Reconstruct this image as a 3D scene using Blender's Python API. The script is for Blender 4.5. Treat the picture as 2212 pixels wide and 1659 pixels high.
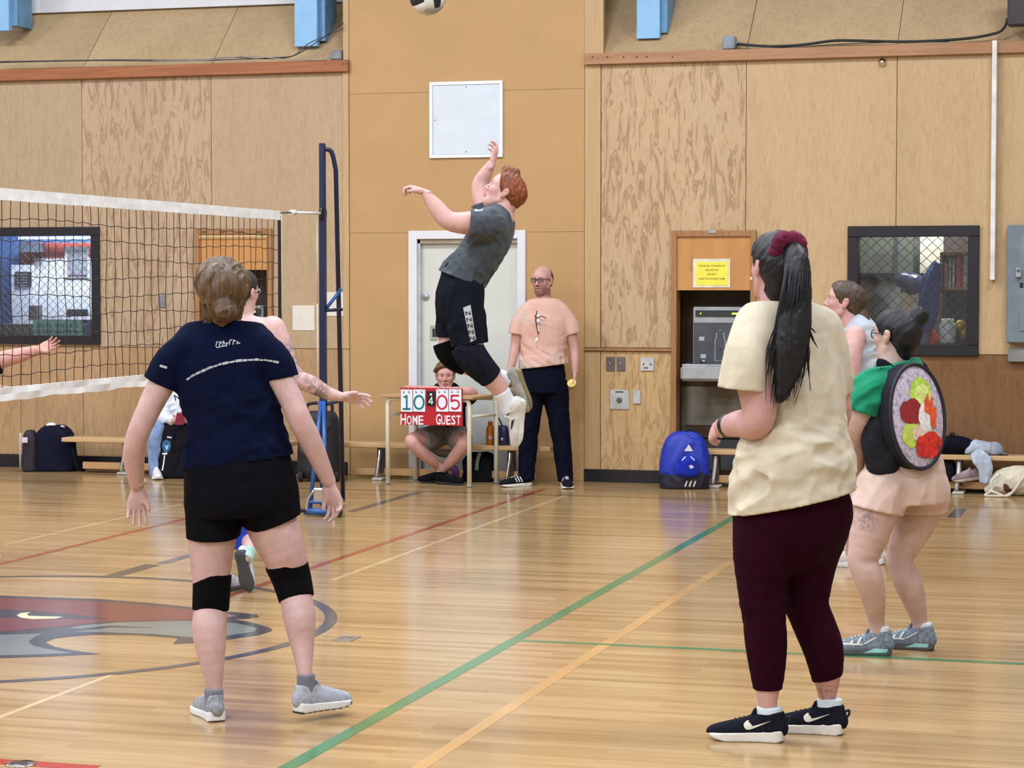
import bpy, math, random
import numpy as np
from math import sin, cos, tan, atan, radians, pi, sqrt
from mathutils import Vector, Matrix
from mathutils.bvhtree import BVHTree

random.seed(7)
for _o in list(bpy.data.objects):
    bpy.data.objects.remove(_o, do_unlink=True)
SC = bpy.context.scene
COL = SC.collection

# ------------------------------------------------------------------ camera
FPX, EYE, PCX, PCY = 4800.0, 1.65, 1106.0, 829.5
PITCH = atan((PCY - 610.0) / FPX)
YAW = atan((2490.0 - PCX) / FPX * cos(PITCH))
FW = np.array([-sin(YAW) * cos(PITCH), cos(YAW) * cos(PITCH), -sin(PITCH)])
RT = np.array([cos(YAW), sin(YAW), 0.0])
UP = np.cross(RT, FW)
CAMP = np.array([0.0, 0.0, EYE])
_cd = bpy.data.cameras.new('camera')
_cd.sensor_fit = 'HORIZONTAL'
_cd.sensor_width = 36.0
_cd.lens = FPX / 2212.0 * 36.0
_cd.clip_end = 200
cam = bpy.data.objects.new('camera', _cd)
COL.objects.link(cam)
cam.matrix_world = Matrix(((RT[0], UP[0], -FW[0], 0), (RT[1], UP[1], -FW[1], 0),
                           (RT[2], UP[2], -FW[2], EYE), (0, 0, 0, 1)))
SC.camera = cam

# ------------------------------------------------------------------ world, lamps, exposure
w = bpy.data.worlds.new('world')
SC.world = w
w.use_nodes = True
w.node_tree.nodes['Background'].inputs[0].default_value = (0.85, 0.92, 1.0, 1)
w.node_tree.nodes['Background'].inputs[1].default_value = 0.25
SC.view_settings.view_transform = 'Standard'
SC.view_settings.look = 'None'
SC.view_settings.exposure = 0.0
SC.view_settings.gamma = 1.0
SC.view_settings.use_curve_mapping = False
CEIL_Z = 7.0
SC.cycles.max_bounces = 4
SC.cycles.diffuse_bounces = 2
SC.cycles.glossy_bounces = 2
SC.cycles.use_adaptive_sampling = True
SC.cycles.adaptive_threshold = 0.03
SC.cycles.use_denoising = True
SC.cycles.transmission_bounces = 4
SC.cycles.transparent_max_bounces = 8
SC.cycles.caustics_reflective = False
SC.cycles.caustics_refractive = False
LAMP_W = 200.0
for _x in (-13.0, -8.5, -4.0, 0.5):
    for _y in (-2.0, 3.2, 8.4, 13.6):
        _l = bpy.data.lights.new('gym_lamp', 'AREA')
        _l.shape = 'RECTANGLE'
        _l.size, _l.size_y = 1.3, 1.3
        _l.energy = LAMP_W
        _l.color = (0.875, 0.97, 1.11)
        _lo = bpy.data.objects.new('gym_lamp', _l)
        _lo.location = (_x, _y, CEIL_Z - 0.25)
        COL.objects.link(_lo)


# ------------------------------------------------------------------ pixel -> place helpers (2212 x 1659 frame)
def ray(x, y):
    return FW + RT * (x - PCX) / FPX - UP * (y - PCY) / FPX


def F(x, y, z=0.0):                      # on the floor (or a level at height z)
    r = ray(x, y)
    return CAMP + r * ((z - EYE) / r[2])


YW = 17.838                              # the back wall's plane


def W(x, y, dy=0.0):                     # on the back wall, dy in front of it
    r = ray(x, y)
    return CAMP + r * ((YW - dy) / r[1])


def PX(x, y, X):                         # on a plane X = const (the net)
    r = ray(x, y)
    return CAMP + r * (X / r[0])


def D(x, y, d):                          # at distance d along the view axis
    return CAMP + ray(x, y) * d


def depth_floor(y):
    return F(1106, y) @ FW - CAMP @ FW if False else float((F(1106, y) - CAMP) @ FW)


# ------------------------------------------------------------------ materials
def lin(c):
    c = c / 255.0
    return c / 12.92 if c <= 0.04045 else ((c + 0.055) / 1.055) ** 2.4


def rgb(c):
    return (lin(c[0]), lin(c[1]), lin(c[2]), 1.0)


MATS = {}


class NT:
    def __init__(self, name):
        self.m = bpy.data.materials.new(name)
        self.m.use_nodes = True
        self.t = self.m.node_tree
        self.b = self.t.nodes['Principled BSDF']

    def n(self, typ, **kw):
        nd = self.t.nodes.new(typ)
        for k, v in kw.items():
            if k.startswith('_'):
                nd.inputs[k[1:].replace('_', ' ')].default_value = v
            else:
                setattr(nd, k, v)
        return nd

    def l(self, a, b):
        self.t.links.new(a, b)

    def coord(self, scale=(1, 1, 1), out='Object', rot=(0, 0, 0)):
        tc = self.n('ShaderNodeTexCoord')
        mp = self.n('ShaderNodeMapping')
        mp.inputs['Scale'].default_value = scale
        mp.inputs['Rotation'].default_value = rot
        self.l(tc.outputs[out], mp.inputs[0])
        return mp.outputs[0]

    def noise(self, vec, scale, detail=3, rough=0.5, dist=0.0):
        nd = self.n('ShaderNodeTexNoise')
        nd.inputs['Scale'].default_value = scale
        nd.inputs['Detail'].default_value = detail
        nd.inputs['Roughness'].default_value = rough
        nd.inputs['Distortion'].default_value = dist
        if vec is not None:
            self.l(vec, nd.inputs['Vector'])
        return nd.outputs['Fac']

    def ramp(self, fac, stops):
        r = self.n('ShaderNodeValToRGB')
        el = r.color_ramp.elements
        while len(el) < len(stops):
            el.new(0.5)
        for e, (p, c) in zip(el, stops):
            e.position = p
            e.color = c if len(c) == 4 else rgb(c)
        self.l(fac, r.inputs[0])
        return r.outputs[0]

    def mix(self, a, b, fac, mode='MIX'):
        m = self.n('ShaderNodeMix', data_type='RGBA', blend_type=mode)
        for sock, val in ((m.inputs[6], a), (m.inputs[7], b), (m.inputs[0], fac)):
            if hasattr(val, 'node'):
                self.l(val, sock)
            elif isinstance(val, (int, float)):
                sock.default_value = val
            else:
                sock.default_value = val if len(val) == 4 else rgb(val)
        return m.outputs[2]

    def bump(self, h, strength=0.3, dist=0.01):
        b = self.n('ShaderNodeBump')
        b.inputs['Strength'].default_value = strength
        b.inputs['Distance'].default_value = dist
        self.l(h, b.inputs['Height'])
        self.l(b.outputs[0], self.b.inputs['Normal'])

    def base(self, v):
        if hasattr(v, 'node'):
            self.l(v, self.b.inputs['Base Color'])
        else:
            self.b.inputs['Base Color'].default_value = rgb(v)


def plain(name, c, rough=0.5, metal=0.0, var=0.06, scale=8.0, bump=0.0, bscale=120.0, spec=None, emit=0.0):
    if name in MATS:
        return MATS[name]
    n = NT(name)
    v = n.coord()
    f = n.noise(v, scale, 4)
    lo = tuple(max(0, x * (1 - var * 1.6)) for x in c)
    hi = tuple(min(255, x * (1 + var)) for x in c)
    n.base(n.ramp(f, [(0.3, lo), (0.7, hi)]))
    n.b.inputs['Roughness'].default_value = rough
    n.b.inputs['Metallic'].default_value = metal
    if spec is not None:
        n.b.inputs['Specular IOR Level'].default_value = spec
    if bump:
        n.bump(n.noise(v, bscale, 3), bump, 0.004)
    if emit:
        n.b.inputs['Emission Color'].default_value = rgb(c)
        n.b.inputs['Emission Strength'].default_value = emit
    MATS[name] = n.m
    return n.m


def cloth(name, c, var=0.10, weave=500.0, rough=0.85, scale=14.0, sheen=0.1):
    if name in MATS:
        return MATS[name]
    n = NT(name)
    v = n.coord()
    f = n.noise(v, scale, 5, 0.6)
    lo = tuple(max(0, x * (1 - var)) for x in c)
    hi = tuple(min(255, x * (1 + var)) for x in c)
    n.base(n.ramp(f, [(0.3, lo), (0.7, hi)]))
    n.b.inputs['Roughness'].default_value = rough
    dk = max(c) < 70
    n.b.inputs['Specular IOR Level'].default_value = 0.08 if dk else 0.2
    n.b.inputs['Sheen Weight'].default_value = 0.0 if dk else sheen
    n.bump(n.noise(v, weave, 2), 0.15, 0.002)
    MATS[name] = n.m
    return n.m


def skin(name):
    if name in MATS:
        return MATS[name]
    n = NT(name)
    at = n.n('ShaderNodeVertexColor', layer_name='Col')
    v = n.coord()
    f = n.noise(v, 22.0, 4, 0.6)
    n.base(n.mix(at.outputs[0], n.ramp(f, [(0.3, (222, 210, 208)), (0.7, (255, 254, 253))]), 0.55, 'MULTIPLY'))
    n.b.inputs['Roughness'].default_value = 0.55
    n.b.inputs['Specular IOR Level'].default_value = 0.35
    n.b.inputs['Subsurface Weight'].default_value = 0.0
    n.b.inputs['Subsurface Radius'].default_value = (0.01, 0.004, 0.002)
    n.b.inputs['Subsurface Scale'].default_value = 0.5
    n.bump(n.noise(v, 160.0, 3), 0.06, 0.002)
    MATS[name] = n.m
    return n.m


def hairmat(name, dark, light, rough=0.42, sx=70.0, sz=5.0):
    if name in MATS:
        return MATS[name]
    n = NT(name)
    v = n.coord((sx, sx, sz))
    f = n.noise(v, 1.0, 4, 0.65, 1.2)
    v2 = n.coord((3, 3, 3))
    g = n.noise(v2, 3.0, 2)
    c = n.ramp(f, [(0.32, dark), (0.68, light)])
    n.base(n.mix(c, n.ramp(g, [(0.3, (170, 165, 160)), (0.7, (255, 255, 255))]), 0.5, 'MULTIPLY'))
    n.b.inputs['Roughness'].default_value = rough
    n.b.inputs['Specular IOR Level'].default_value = 0.4
    n.bump(f, 0.6, 0.004)
    MATS[name] = n.m
    return n.m


# ------------------------------------------------------------------ mesh helpers
def tag(o, label=None, cat=None, group=None, kind=None):
    if label:
        o['label'] = label
    if cat:
        o['category'] = cat
    if group:
        o['group'] = group
    if kind:
        o['kind'] = kind
    return o


def empty(name, loc, label=None, cat=None, group=None, kind=None):
    o = bpy.data.objects.new(name, None)
    o.empty_display_size = 0.1
    o.location = [float(t) for t in loc]
    COL.objects.link(o)
    o['_base'] = [float(t) for t in loc]
    return tag(o, label, cat, group, kind)


def link_mesh(name, me, mat, parent=None, smooth=False):
    o = bpy.data.objects.new(name, me)
    COL.objects.link(o)
    if mat is not None:
        me.materials.clear()
        me.materials.append(mat)
    if smooth:
        me.polygons.foreach_set('use_smooth', [True] * len(me.polygons))
    if parent is not None:
        o.parent = parent
        base = [0, 0, 0]
        p = parent
        while p is not None:
            base = [base[i] + p.location[i] for i in range(3)]
            p = p.parent
        o.location = [-t for t in base]     # geometry is given in world coordinates
    return o


def recentre(o):
    """move the mesh's origin to its own base (geometry stays where it is)"""
    me = o.data
    n = len(me.vertices)
    a = np.empty(n * 3)
    me.vertices.foreach_get('co', a)
    a = a.reshape(-1, 3)
    c = np.array([(a[:, 0].min() + a[:, 0].max()) / 2, (a[:, 1].min() + a[:, 1].max()) / 2, a[:, 2].min()])
    me.vertices.foreach_set('co', (a - c).ravel())
    o.location = [o.location[i] + c[i] for i in range(3)]
    me.update()
    return o


def fast_mesh(name, verts, quads):
    me = bpy.data.meshes.new(name)
    verts = np.asarray(verts, dtype=np.float32)
    quads = np.asarray(quads, dtype=np.int32)
    me.vertices.add(len(verts))
    me.vertices.foreach_set('co', verts.ravel())
    me.loops.add(quads.size)
    me.loops.foreach_set('vertex_index', quads.ravel())
    me.polygons.add(len(quads))
    k = quads.shape[1]
    me.polygons.foreach_set('loop_start', np.arange(0, quads.size, k, dtype=np.int32))
    me.polygons.foreach_set('loop_total', np.full(len(quads), k, dtype=np.int32))
    me.update(calc_edges=True)
    return me


class MB:
    """collects simple solids in world coordinates, builds ONE mesh object"""

    def __init__(self):
        self.v, self.f, self.sm = [], [], []

    def add(self, vs, fs, smooth=False):
        b = len(self.v)
        self.v += [tuple(float(t) for t in p) for p in vs]
        self.f += [tuple(b + i for i in q) for q in fs]
        self.sm += [smooth] * len(fs)
        return self

    def box(self, x0, x1, y0, y1, z0, z1, bev=0.0):
        x0, x1 = min(x0, x1), max(x0, x1)
        y0, y1 = min(y0, y1), max(y0, y1)
        z0, z1 = min(z0, z1), max(z0, z1)
        c = ((x0 + x1) / 2, (y0 + y1) / 2, (z0 + z1) / 2)
        return self.obox(c, (1, 0, 0), (0, 1, 0), (0, 0, 1), (x1 - x0) / 2, (y1 - y0) / 2, (z1 - z0) / 2, bev)

    def obox(self, c, u, v, w, a, b, d, bev=0.0):
        c, u, v, w = (np.array(t, float) for t in (c, u, v, w))
        if bev <= 0 or bev * 2 >= min(a, b, d) * 2:
            vs = [c + u * a * i + v * b * j + w * d * k for i in (-1, 1) for j in (-1, 1) for k in (-1, 1)]
            return self.add(vs, [(0, 1, 3, 2), (4, 6, 7, 5), (0, 4, 5, 1), (2, 3, 7, 6), (0, 2, 6, 4), (1, 5, 7, 3)])
        # chamfered box: 24 vertices
        vs, idx = [], {}
        e = bev
        for i in (-1, 1):
            for j in (-1, 1):
                for k in (-1, 1):
                    for ax in range(3):
                        s = [a - e, b - e, d - e]
                        s[ax] += e
                        idx[(i, j, k, ax)] = len(vs)
                        vs.append(c + u * s[0] * i + v * s[1] * j + w * s[2] * k)
        fs = []
        for ax in range(3):
            o1, o2 = [t for t in range(3) if t != ax]
            for s in (-1, 1):
                q = []
                for (p, r) in ((-1, -1), (1, -1), (1, 1), (-1, 1)):
                    t = [0, 0, 0]
                    t[ax], t[o1], t[o2] = s, p, r
                    q.append(idx[(t[0], t[1], t[2], ax)])
                fs.append(tuple(q))
        for ax in range(3):       # edges along ax
            o1, o2 = [t for t in range(3) if t != ax]
            for p in (-1, 1):
                for r in (-1, 1):
                    t0, t1 = [0, 0, 0], [0, 0, 0]
                    t0[ax], t1[ax] = -1, 1
                    t0[o1] = t1[o1] = p
                    t0[o2] = t1[o2] = r
                    fs.append((idx[(*t0, o1)], idx[(*t1, o1)], idx[(*t1, o2)], idx[(*t0, o2)]))
        for i in (-1, 1):
            for j in (-1, 1):
                for k in (-1, 1):
                    fs.append((idx[(i, j, k, 0)], idx[(i, j, k, 1)], idx[(i, j, k, 2)]))
        return self.add(vs, fs)

    def tube(self, pts, r, n=8, caps=True, smooth=True, flat=None):
        """round tube along points; r number or list; flat=(axis, ratio) squashes it"""
        pts = [np.array(p, float) for p in pts]
        m = len(pts)
        rs = [r] * m if np.isscalar(r) else list(r)
        vs = []
        prev = None
        for i in range(m):
            t = pts[min(i + 1, m - 1)] - pts[max(i - 1, 0)]
            t = t / (np.linalg.norm(t) + 1e-12)
            if prev is None:
                a = np.array((0, 0, 1.0)) if abs(t[2]) < 0.9 else np.array((1.0, 0, 0))
                u = np.cross(t, a)
            else:
                u = prev - t * (prev @ t)
            u = u / np.linalg.norm(u)
            prev = u
            v = np.cross(t, u)
            for k in range(n):
                an = 2 * pi * k / n
                off = u * cos(an) * rs[i] + v * sin(an) * rs[i]
                if flat is not None:
                    ax = np.array(flat[0], float)
                    off = off + ax * (off @ ax) * (flat[1] - 1)
                vs.append(pts[i] + off)
        fs = []
        for i in range(m - 1):
            for k in range(n):
                k2 = (k + 1) % n
                fs.append((i * n + k, i * n + k2, (i + 1) * n + k2, (i + 1) * n + k))
        self.add(vs, fs, smooth)
        if caps:
            b = len(self.v) - len(vs)
            self.f.append(tuple(b + k for k in range(n))[::-1])
            self.f.append(tuple(b + (m - 1) * n + k for k in range(n)))
            self.sm += [False, False]
        return self

    def lathe(self, c, axis, prof, n=20):
        """prof: list of (distance along axis, radius)"""
        c = np.array(c, float)
        ax = np.array(axis, float)
        ax /= np.linalg.norm(ax)
        a = np.array((0, 0, 1.0)) if abs(ax[2]) < 0.9 else np.array((1.0, 0, 0))
        u = np.cross(ax, a)
        u /= np.linalg.norm(u)
        v = np.cross(ax, u)
        vs, fs = [], []
        for (h, r) in prof:
            for k in range(n):
                an = 2 * pi * k / n
                vs.append(c + ax * h + (u * cos(an) + v * sin(an)) * r)
        for i in range(len(prof) - 1):
            for k in range(n):
                k2 = (k + 1) % n
                fs.append((i * n + k, i * n + k2, (i + 1) * n + k2, (i + 1) * n + k))
        fs.append(tuple(range(n))[::-1])
        fs.append(tuple((len(prof) - 1) * n + k for k in range(n)))
        return self.add(vs, fs, True)

    def prism(self, poly, off):
        """poly: 3D points in a plane; off: thickness vector"""
        poly = [np.array(p, float) for p in poly]
        off = np.array(off, float)
        n = len(poly)
        vs = poly + [p + off for p in poly]
        fs = [tuple(range(n))[::-1], tuple(range(n, 2 * n))]
        fs += [(i, (i + 1) % n, n + (i + 1) % n, n + i) for i in range(n)]
        return self.add(vs, fs)

    def ellipsoid(self, c, u, v, w, nu=16, nv=10):
        c, u, v, w = (np.array(t, float) for t in (c, u, v, w))
        vs, fs = [c + w], []
        for i in range(1, nv):
            th = pi * i / nv
            for k in range(nu):
                an = 2 * pi * k / nu
                vs.append(c + w * cos(th) + (u * cos(an) + v * sin(an)) * sin(th))
        vs.append(c - w)
        for k in range(nu):
            fs.append((0, 1 + k, 1 + (k + 1) % nu))
        for i in range(nv - 2):
            for k in range(nu):
                k2 = (k + 1) % nu
                fs.append((1 + i * nu + k, 1 + (i + 1) * nu + k, 1 + (i + 1) * nu + k2, 1 + i * nu + k2))
        e = len(vs) - 1
        for k in range(nu):
            fs.append((e, 1 + (nv - 2) * nu + (k + 1) % nu, 1 + (nv - 2) * nu + k))
        return self.add(vs, fs, True)

    def build(self, name, mat, parent=None, kind=None, label=None, cat=None, group=None, fix=True):
        me = bpy.data.meshes.new(name)
        me.from_pydata(self.v, [], self.f)
        me.polygons.foreach_set('use_smooth', self.sm)
        me.update()
        if fix:
            import bmesh
            bm = bmesh.new()
            bm.from_mesh(me)
            bmesh.ops.recalc_face_normals(bm, faces=bm.faces)
            bm.to_mesh(me)
            bm.free()
        o = link_mesh(name, me, mat, parent)
        if parent is None:
            recentre(o)
        return tag(o, label, cat, group, kind)


def catmull(pts, n=6):
    pts = [np.array(p, float) for p in pts]
    out = []
    m = len(pts)
    for i in range(m - 1):
        p0, p1, p2, p3 = pts[max(i - 1, 0)], pts[i], pts[i + 1], pts[min(i + 2, m - 1)]
        for k in range(n):
            t = k / n
            out.append(0.5 * ((2 * p1) + (-p0 + p2) * t + (2 * p0 - 5 * p1 + 4 * p2 - p3) * t * t
                              + (-p0 + 3 * p1 - 3 * p2 + p3) * t ** 3))
    out.append(pts[-1])
    return out


def text_polys(txt, size=1.0, bold=0.0, xs=1.0, spacing=1.0):
    """-> (verts2d, faces) of a line of lettering, baseline at 0, centred in x"""
    cu = bpy.data.curves.new('lettering', 'FONT')
    cu.body = txt
    cu.size = size
    cu.align_x = 'CENTER'
    cu.offset = bold
    cu.space_character = spacing
    cu.resolution_u = 2
    ob = bpy.data.objects.new('lettering', cu)
    COL.objects.link(ob)
    dg = bpy.context.evaluated_depsgraph_get()
    me = ob.evaluated_get(dg).to_mesh()
    vs = [(v.co.x * xs, v.co.y) for v in me.vertices]
    fs = [tuple(p.vertices) for p in me.polygons]
    ob.evaluated_get(dg).to_mesh_clear()
    bpy.data.objects.remove(ob, do_unlink=True)
    bpy.data.curves.remove(cu)
    return vs, fs


def flat_print(mb, vs, fs, o, u, v):
    o, u, v = (np.array(t, float) for t in (o, u, v))
    return mb.add([o + u * x + v * y for (x, y) in vs], fs)


def stroke2d(path, wd):
    """flat ribbon polygon pieces of a 2D polyline (mitred)"""
    pts = [np.array(p, float) for p in path]
    n = len(pts)
    vs, fs = [], []
    for i, p in enumerate(pts):
        t = pts[min(i + 1, n - 1)] - pts[max(i - 1, 0)]
        t /= (np.linalg.norm(t) + 1e-9)
        nn = np.array((-t[1], t[0])) * wd / 2
        vs += [p + nn, p - nn]
    for i in range(n - 1):
        fs.append((2 * i, 2 * i + 1, 2 * i + 3, 2 * i + 2))
    return [tuple(p) for p in vs], fs


# ------------------------------------------------------------------ soft-body kit: implicit solids -> one continuous mesh
def _hash3(i, j, k):
    h = (i.astype(np.uint32) * np.uint32(374761393)) ^ (j.astype(np.uint32) * np.uint32(668265263)) ^ (k.astype(np.uint32) * np.uint32(2246822519))
    h = (h ^ (h >> np.uint32(13))) * np.uint32(1274126177)
    h = h ^ (h >> np.uint32(16))
    return (h & np.uint32(0xffff)).astype(np.float32) / 65535.0


def vnoise(P):
    """value noise in [-1, 1], P (n, 3)"""
    P = np.asarray(P, dtype=np.float32)
    fl = np.floor(P)
    I = fl.astype(np.int64)
    f = P - fl
    f = f * f * (3 - 2 * f)
    out = 0
    for a in (0, 1):
        for b in (0, 1):
            for c in (0, 1):
                wgt = (f[:, 0] if a else 1 - f[:, 0]) * (f[:, 1] if b else 1 - f[:, 1]) * (f[:, 2] if c else 1 - f[:, 2])
                out = out + wgt * _hash3(I[:, 0] + a, I[:, 1] + b, I[:, 2] + c)
    return out * 2 - 1


def unit(v):
    v = np.array(v, float)
    return v / (np.linalg.norm(v) + 1e-12)


def smin(a, b, k):
    if k <= 0:
        return np.minimum(a, b)
    h = np.maximum(k - np.abs(a - b), 0) / k
    return np.minimum(a, b) - h * h * k * 0.25


class Loft:
    """sections (x, y, z, a, b) along a path; a = half size along axis u, b = half size across"""

    def __init__(self, secs, u=None, k=0.012, sub=3, sign=1, straight=False, clips=()):
        secs = [list(map(float, s)) for s in secs]
        secs = [s if len(s) == 5 else s + [s[3]] for s in secs]
        if len(secs) == 1:
            secs = [secs[0], [secs[0][0], secs[0][1], secs[0][2] + 1e-4] + secs[0][3:]]
        if len(secs) > 2 and not straight:
            secs = catmull(secs, sub)
        self.s = np.array(secs, dtype=np.float32)
        self.s[:, 3:] = np.maximum(self.s[:, 3:], 0.002)
        self.u = None if u is None else unit(u).astype(np.float32)
        self.k, self.sign = k, sign
        self.clips = [(np.array(p, dtype=np.float32), unit(n_).astype(np.float32)) for (p, n_) in clips]

    def bbox(self):
        r = np.max(self.s[:, 3:], axis=1)[:, None]
        return (self.s[:, :3] - r).min(0), (self.s[:, :3] + r).max(0)

    def dist(self, P, fold=None, grow=0.0):
        out = None
        s = self.s
        for i in range(len(s) - 1):
            A, B = s[i, :3], s[i + 1, :3]
            ab = B - A
            L2 = float(ab @ ab) + 1e-12
            q0 = P - A
            t = np.clip((q0 @ ab) / L2, 0, 1)
            q = q0 - t[:, None] * ab
            a = s[i, 3] + t * (s[i + 1, 3] - s[i, 3])
            if self.u is None:
                d = np.sqrt((q * q).sum(1)) - a
            else:
                b = s[i, 4] + t * (s[i + 1, 4] - s[i, 4])
                w_ = ab / sqrt(L2)
                u = self.u - w_ * (self.u @ w_)
                u = u / (np.linalg.norm(u) + 1e-9)
                v = np.cross(w_, u)
                m = np.minimum(a, b)
                qu, qv, qw = q @ u, q @ v, q @ w_
                r2 = (qu / a) ** 2 + (qv / b) ** 2 + (qw / m) ** 2
                r = np.sqrt(r2)
                g = np.sqrt((qu / (a * a)) ** 2 + (qv / (b * b)) ** 2 + (qw / (m * m)) ** 2) + 1e-9
                d = np.where(r > 0.3, r * (r - 1) / g, (r - 1) * m)
            out = d if out is None else np.minimum(out, d)
        out = out - grow
        if fold is not None:
            m = np.abs(out) < .045
            if m.any():
                out[m] -= fold(P[m])
        for (p, n_) in self.clips:
            out = np.maximum(out, (P - p) @ n_)
        return out


class Fn:
    """any distance function with its own box"""

    def __init__(self, fn, lo, hi, k=0.006, sign=1):
        self.fn, self.lo, self.hi, self.k, self.sign = fn, np.array(lo), np.array(hi), k, sign

    def bbox(self):
        return self.lo, self.hi

    def dist(self, P, fold=None, grow=0.0):
        return self.fn(P) - grow


def surface_nets(Dg, org, h):
    ins = Dg < 0
    c = np.zeros(tuple(t - 1 for t in Dg.shape), dtype=np.int8)
    for a in (0, 1):
        for b in (0, 1):
            for d in (0, 1):
                c += ins[a:a + c.shape[0], b:b + c.shape[1], d:d + c.shape[2]]
    act = (c > 0) & (c < 8)
    ii, jj, kk = np.nonzero(act)
    idx = np.full(c.shape, -1, dtype=np.int32)
    idx[ii, jj, kk] = np.arange(len(ii), dtype=np.int32)
    pos = np.zeros((len(ii), 3), dtype=np.float32)
    cnt = np.zeros(len(ii), dtype=np.float32)
    cor = [(a, b, d) for a in (0, 1) for b in (0, 1) for d in (0, 1)]
    for p in cor:
        for ax in range(3):
            if p[ax] == 0:
                q = list(p)
                q[ax] = 1
                va = Dg[ii + p[0], jj + p[1], kk + p[2]]
                vb = Dg[ii + q[0], jj + q[1], kk + q[2]]
                cr = (va < 0) != (vb < 0)
                t = np.where(cr, va / np.where(np.abs(va - vb) < 1e-12, 1e-12, va - vb), 0)
                e = np.array(p, dtype=np.float32)[None, :].repeat(len(ii), 0)
                e[:, ax] = t
                pos += e * cr[:, None]
                cnt += cr
    V = np.asarray(org, dtype=np.float32) + h * (np.stack([ii, jj, kk], 1) + pos / cnt[:, None])
    Q = []
    n0, n1, n2 = Dg.shape
    for ax in range(3):
        o1, o2 = [(1, 2), (2, 0), (0, 1)][ax]
        sl0 = [slice(None)] * 3
        sl1 = [slice(None)] * 3
        sl0[ax], sl1[ax] = slice(0, -1), slice(1, None)
        a, b = ins[tuple(sl0)], ins[tuple(sl1)]
        X = np.stack(np.nonzero(a != b), 1)
        lim = np.array(c.shape)
        ok = (X[:, o1] >= 1) & (X[:, o2] >= 1) & (X[:, o1] < lim[o1]) & (X[:, o2] < lim[o2])
        X = X[ok]
        fl = a[tuple(X.T)]

        def cell(d1, d2):
            Y = X.copy()
            Y[:, o1] += d1
            Y[:, o2] += d2
            return idx[tuple(Y.T)]
        q = np.stack([cell(-1, -1), cell(0, -1), cell(0, 0), cell(-1, 0)], 1)
        q[~fl] = q[~fl][:, ::-1]
        Q.append(q)
    return V, np.concatenate(Q, 0)


def relax(V, Q, it=2, lam=0.5):
    e = np.concatenate([Q[:, [0, 1]], Q[:, [1, 2]], Q[:, [2, 3]], Q[:, [3, 0]]], 0)
    n = len(V)
    for _ in range(it):
        s = np.zeros((n, 3))
        cnt = np.bincount(e[:, 0], minlength=n) + np.bincount(e[:, 1], minlength=n)
        for ax in range(3):
            s[:, ax] = np.bincount(e[:, 0], weights=V[e[:, 1], ax], minlength=n) + np.bincount(e[:, 1], weights=V[e[:, 0], ax], minlength=n)
        V = V + lam * (s / np.maximum(cnt, 1)[:, None] - V)
    return V.astype(np.float32)


def soft(prims, h=0.008, clips=(), fold=None, it=1, grow=0.0, hems=()):
    """prims -> (verts, quads). clips: (point, normal) keeps the side the normal points away from."""
    bb = [p.bbox() for p in prims if p.sign > 0]
    lo = np.min([b[0] for b in bb], 0) - 3 * h - max(grow, 0)
    hi = np.max([b[1] for b in bb], 0) + 3 * h + max(grow, 0)
    n = np.ceil((hi - lo) / h).astype(int) + 1
    G = np.full(tuple(n), 0.2, dtype=np.float32)
    ax = [(lo[i] + h * np.arange(n[i])).astype(np.float32) for i in range(3)]
    for p in prims:
        b0, b1 = p.bbox()
        m = max(0.03, 2.5 * h + p.k) + max(grow, 0)
        i0 = np.clip(np.floor((b0 - m - lo) / h).astype(int), 0, n - 1)
        i1 = np.clip(np.ceil((b1 + m - lo) / h).astype(int) + 1, 1, n)
        if np.any(i1 <= i0):
            continue
        sl = tuple(slice(i0[i], i1[i]) for i in range(3))
        X, Y, Z = np.meshgrid(ax[0][sl[0]], ax[1][sl[1]], ax[2][sl[2]], indexing='ij')
        d = p.dist(np.stack([X.ravel(), Y.ravel(), Z.ravel()], 1), fold, grow if p.sign > 0 else 0.0).reshape(X.shape).astype(np.float32)
        if p.sign > 0:
            G[sl] = smin(G[sl], d, p.k)
        else:
            G[sl] = -smin(-G[sl], d, p.k)
    if clips:
        X, Y, Z = np.meshgrid(*ax, indexing='ij')
        for (pt, nr) in clips:
            nr = unit(nr)
            G = np.maximum(G, ((X - pt[0]) * nr[0] + (Y - pt[1]) * nr[1] + (Z - pt[2]) * nr[2]).astype(np.float32))
    for (pt, nr, rad) in hems:            # cut after the folds, so hems stay straight; rad limits the cut to one limb
        nr = unit(nr)
        pt = np.array(pt, float)
        if rad is None:
            sl = (slice(None),) * 3
        else:
            i0 = np.clip(np.floor((pt - rad - lo) / h).astype(int), 0, n - 1)
            i1 = np.clip(np.ceil((pt + rad - lo) / h).astype(int) + 1, 1, n)
            sl = tuple(slice(i0[i], i1[i]) for i in range(3))
        X, Y, Z = np.meshgrid(ax[0][sl[0]], ax[1][sl[1]], ax[2][sl[2]], indexing='ij')
        pl_ = ((X - pt[0]) * nr[0] + (Y - pt[1]) * nr[1] + (Z - pt[2]) * nr[2]).astype(np.float32)
        new = np.maximum(G[sl], pl_)
        if rad is not None:
            d2 = (X - pt[0]) ** 2 + (Y - pt[1]) ** 2 + (Z - pt[2]) ** 2
            new = np.where(d2 < rad * rad, new, G[sl])
        G[sl] = new
    G[0], G[-1], G[:, 0], G[:, -1], G[:, :, 0], G[:, :, -1] = (0.2,) * 6
    V, Q = surface_nets(G, lo, h)
    if it:
        V = relax(V, Q, it)
    return V, Q


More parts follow.
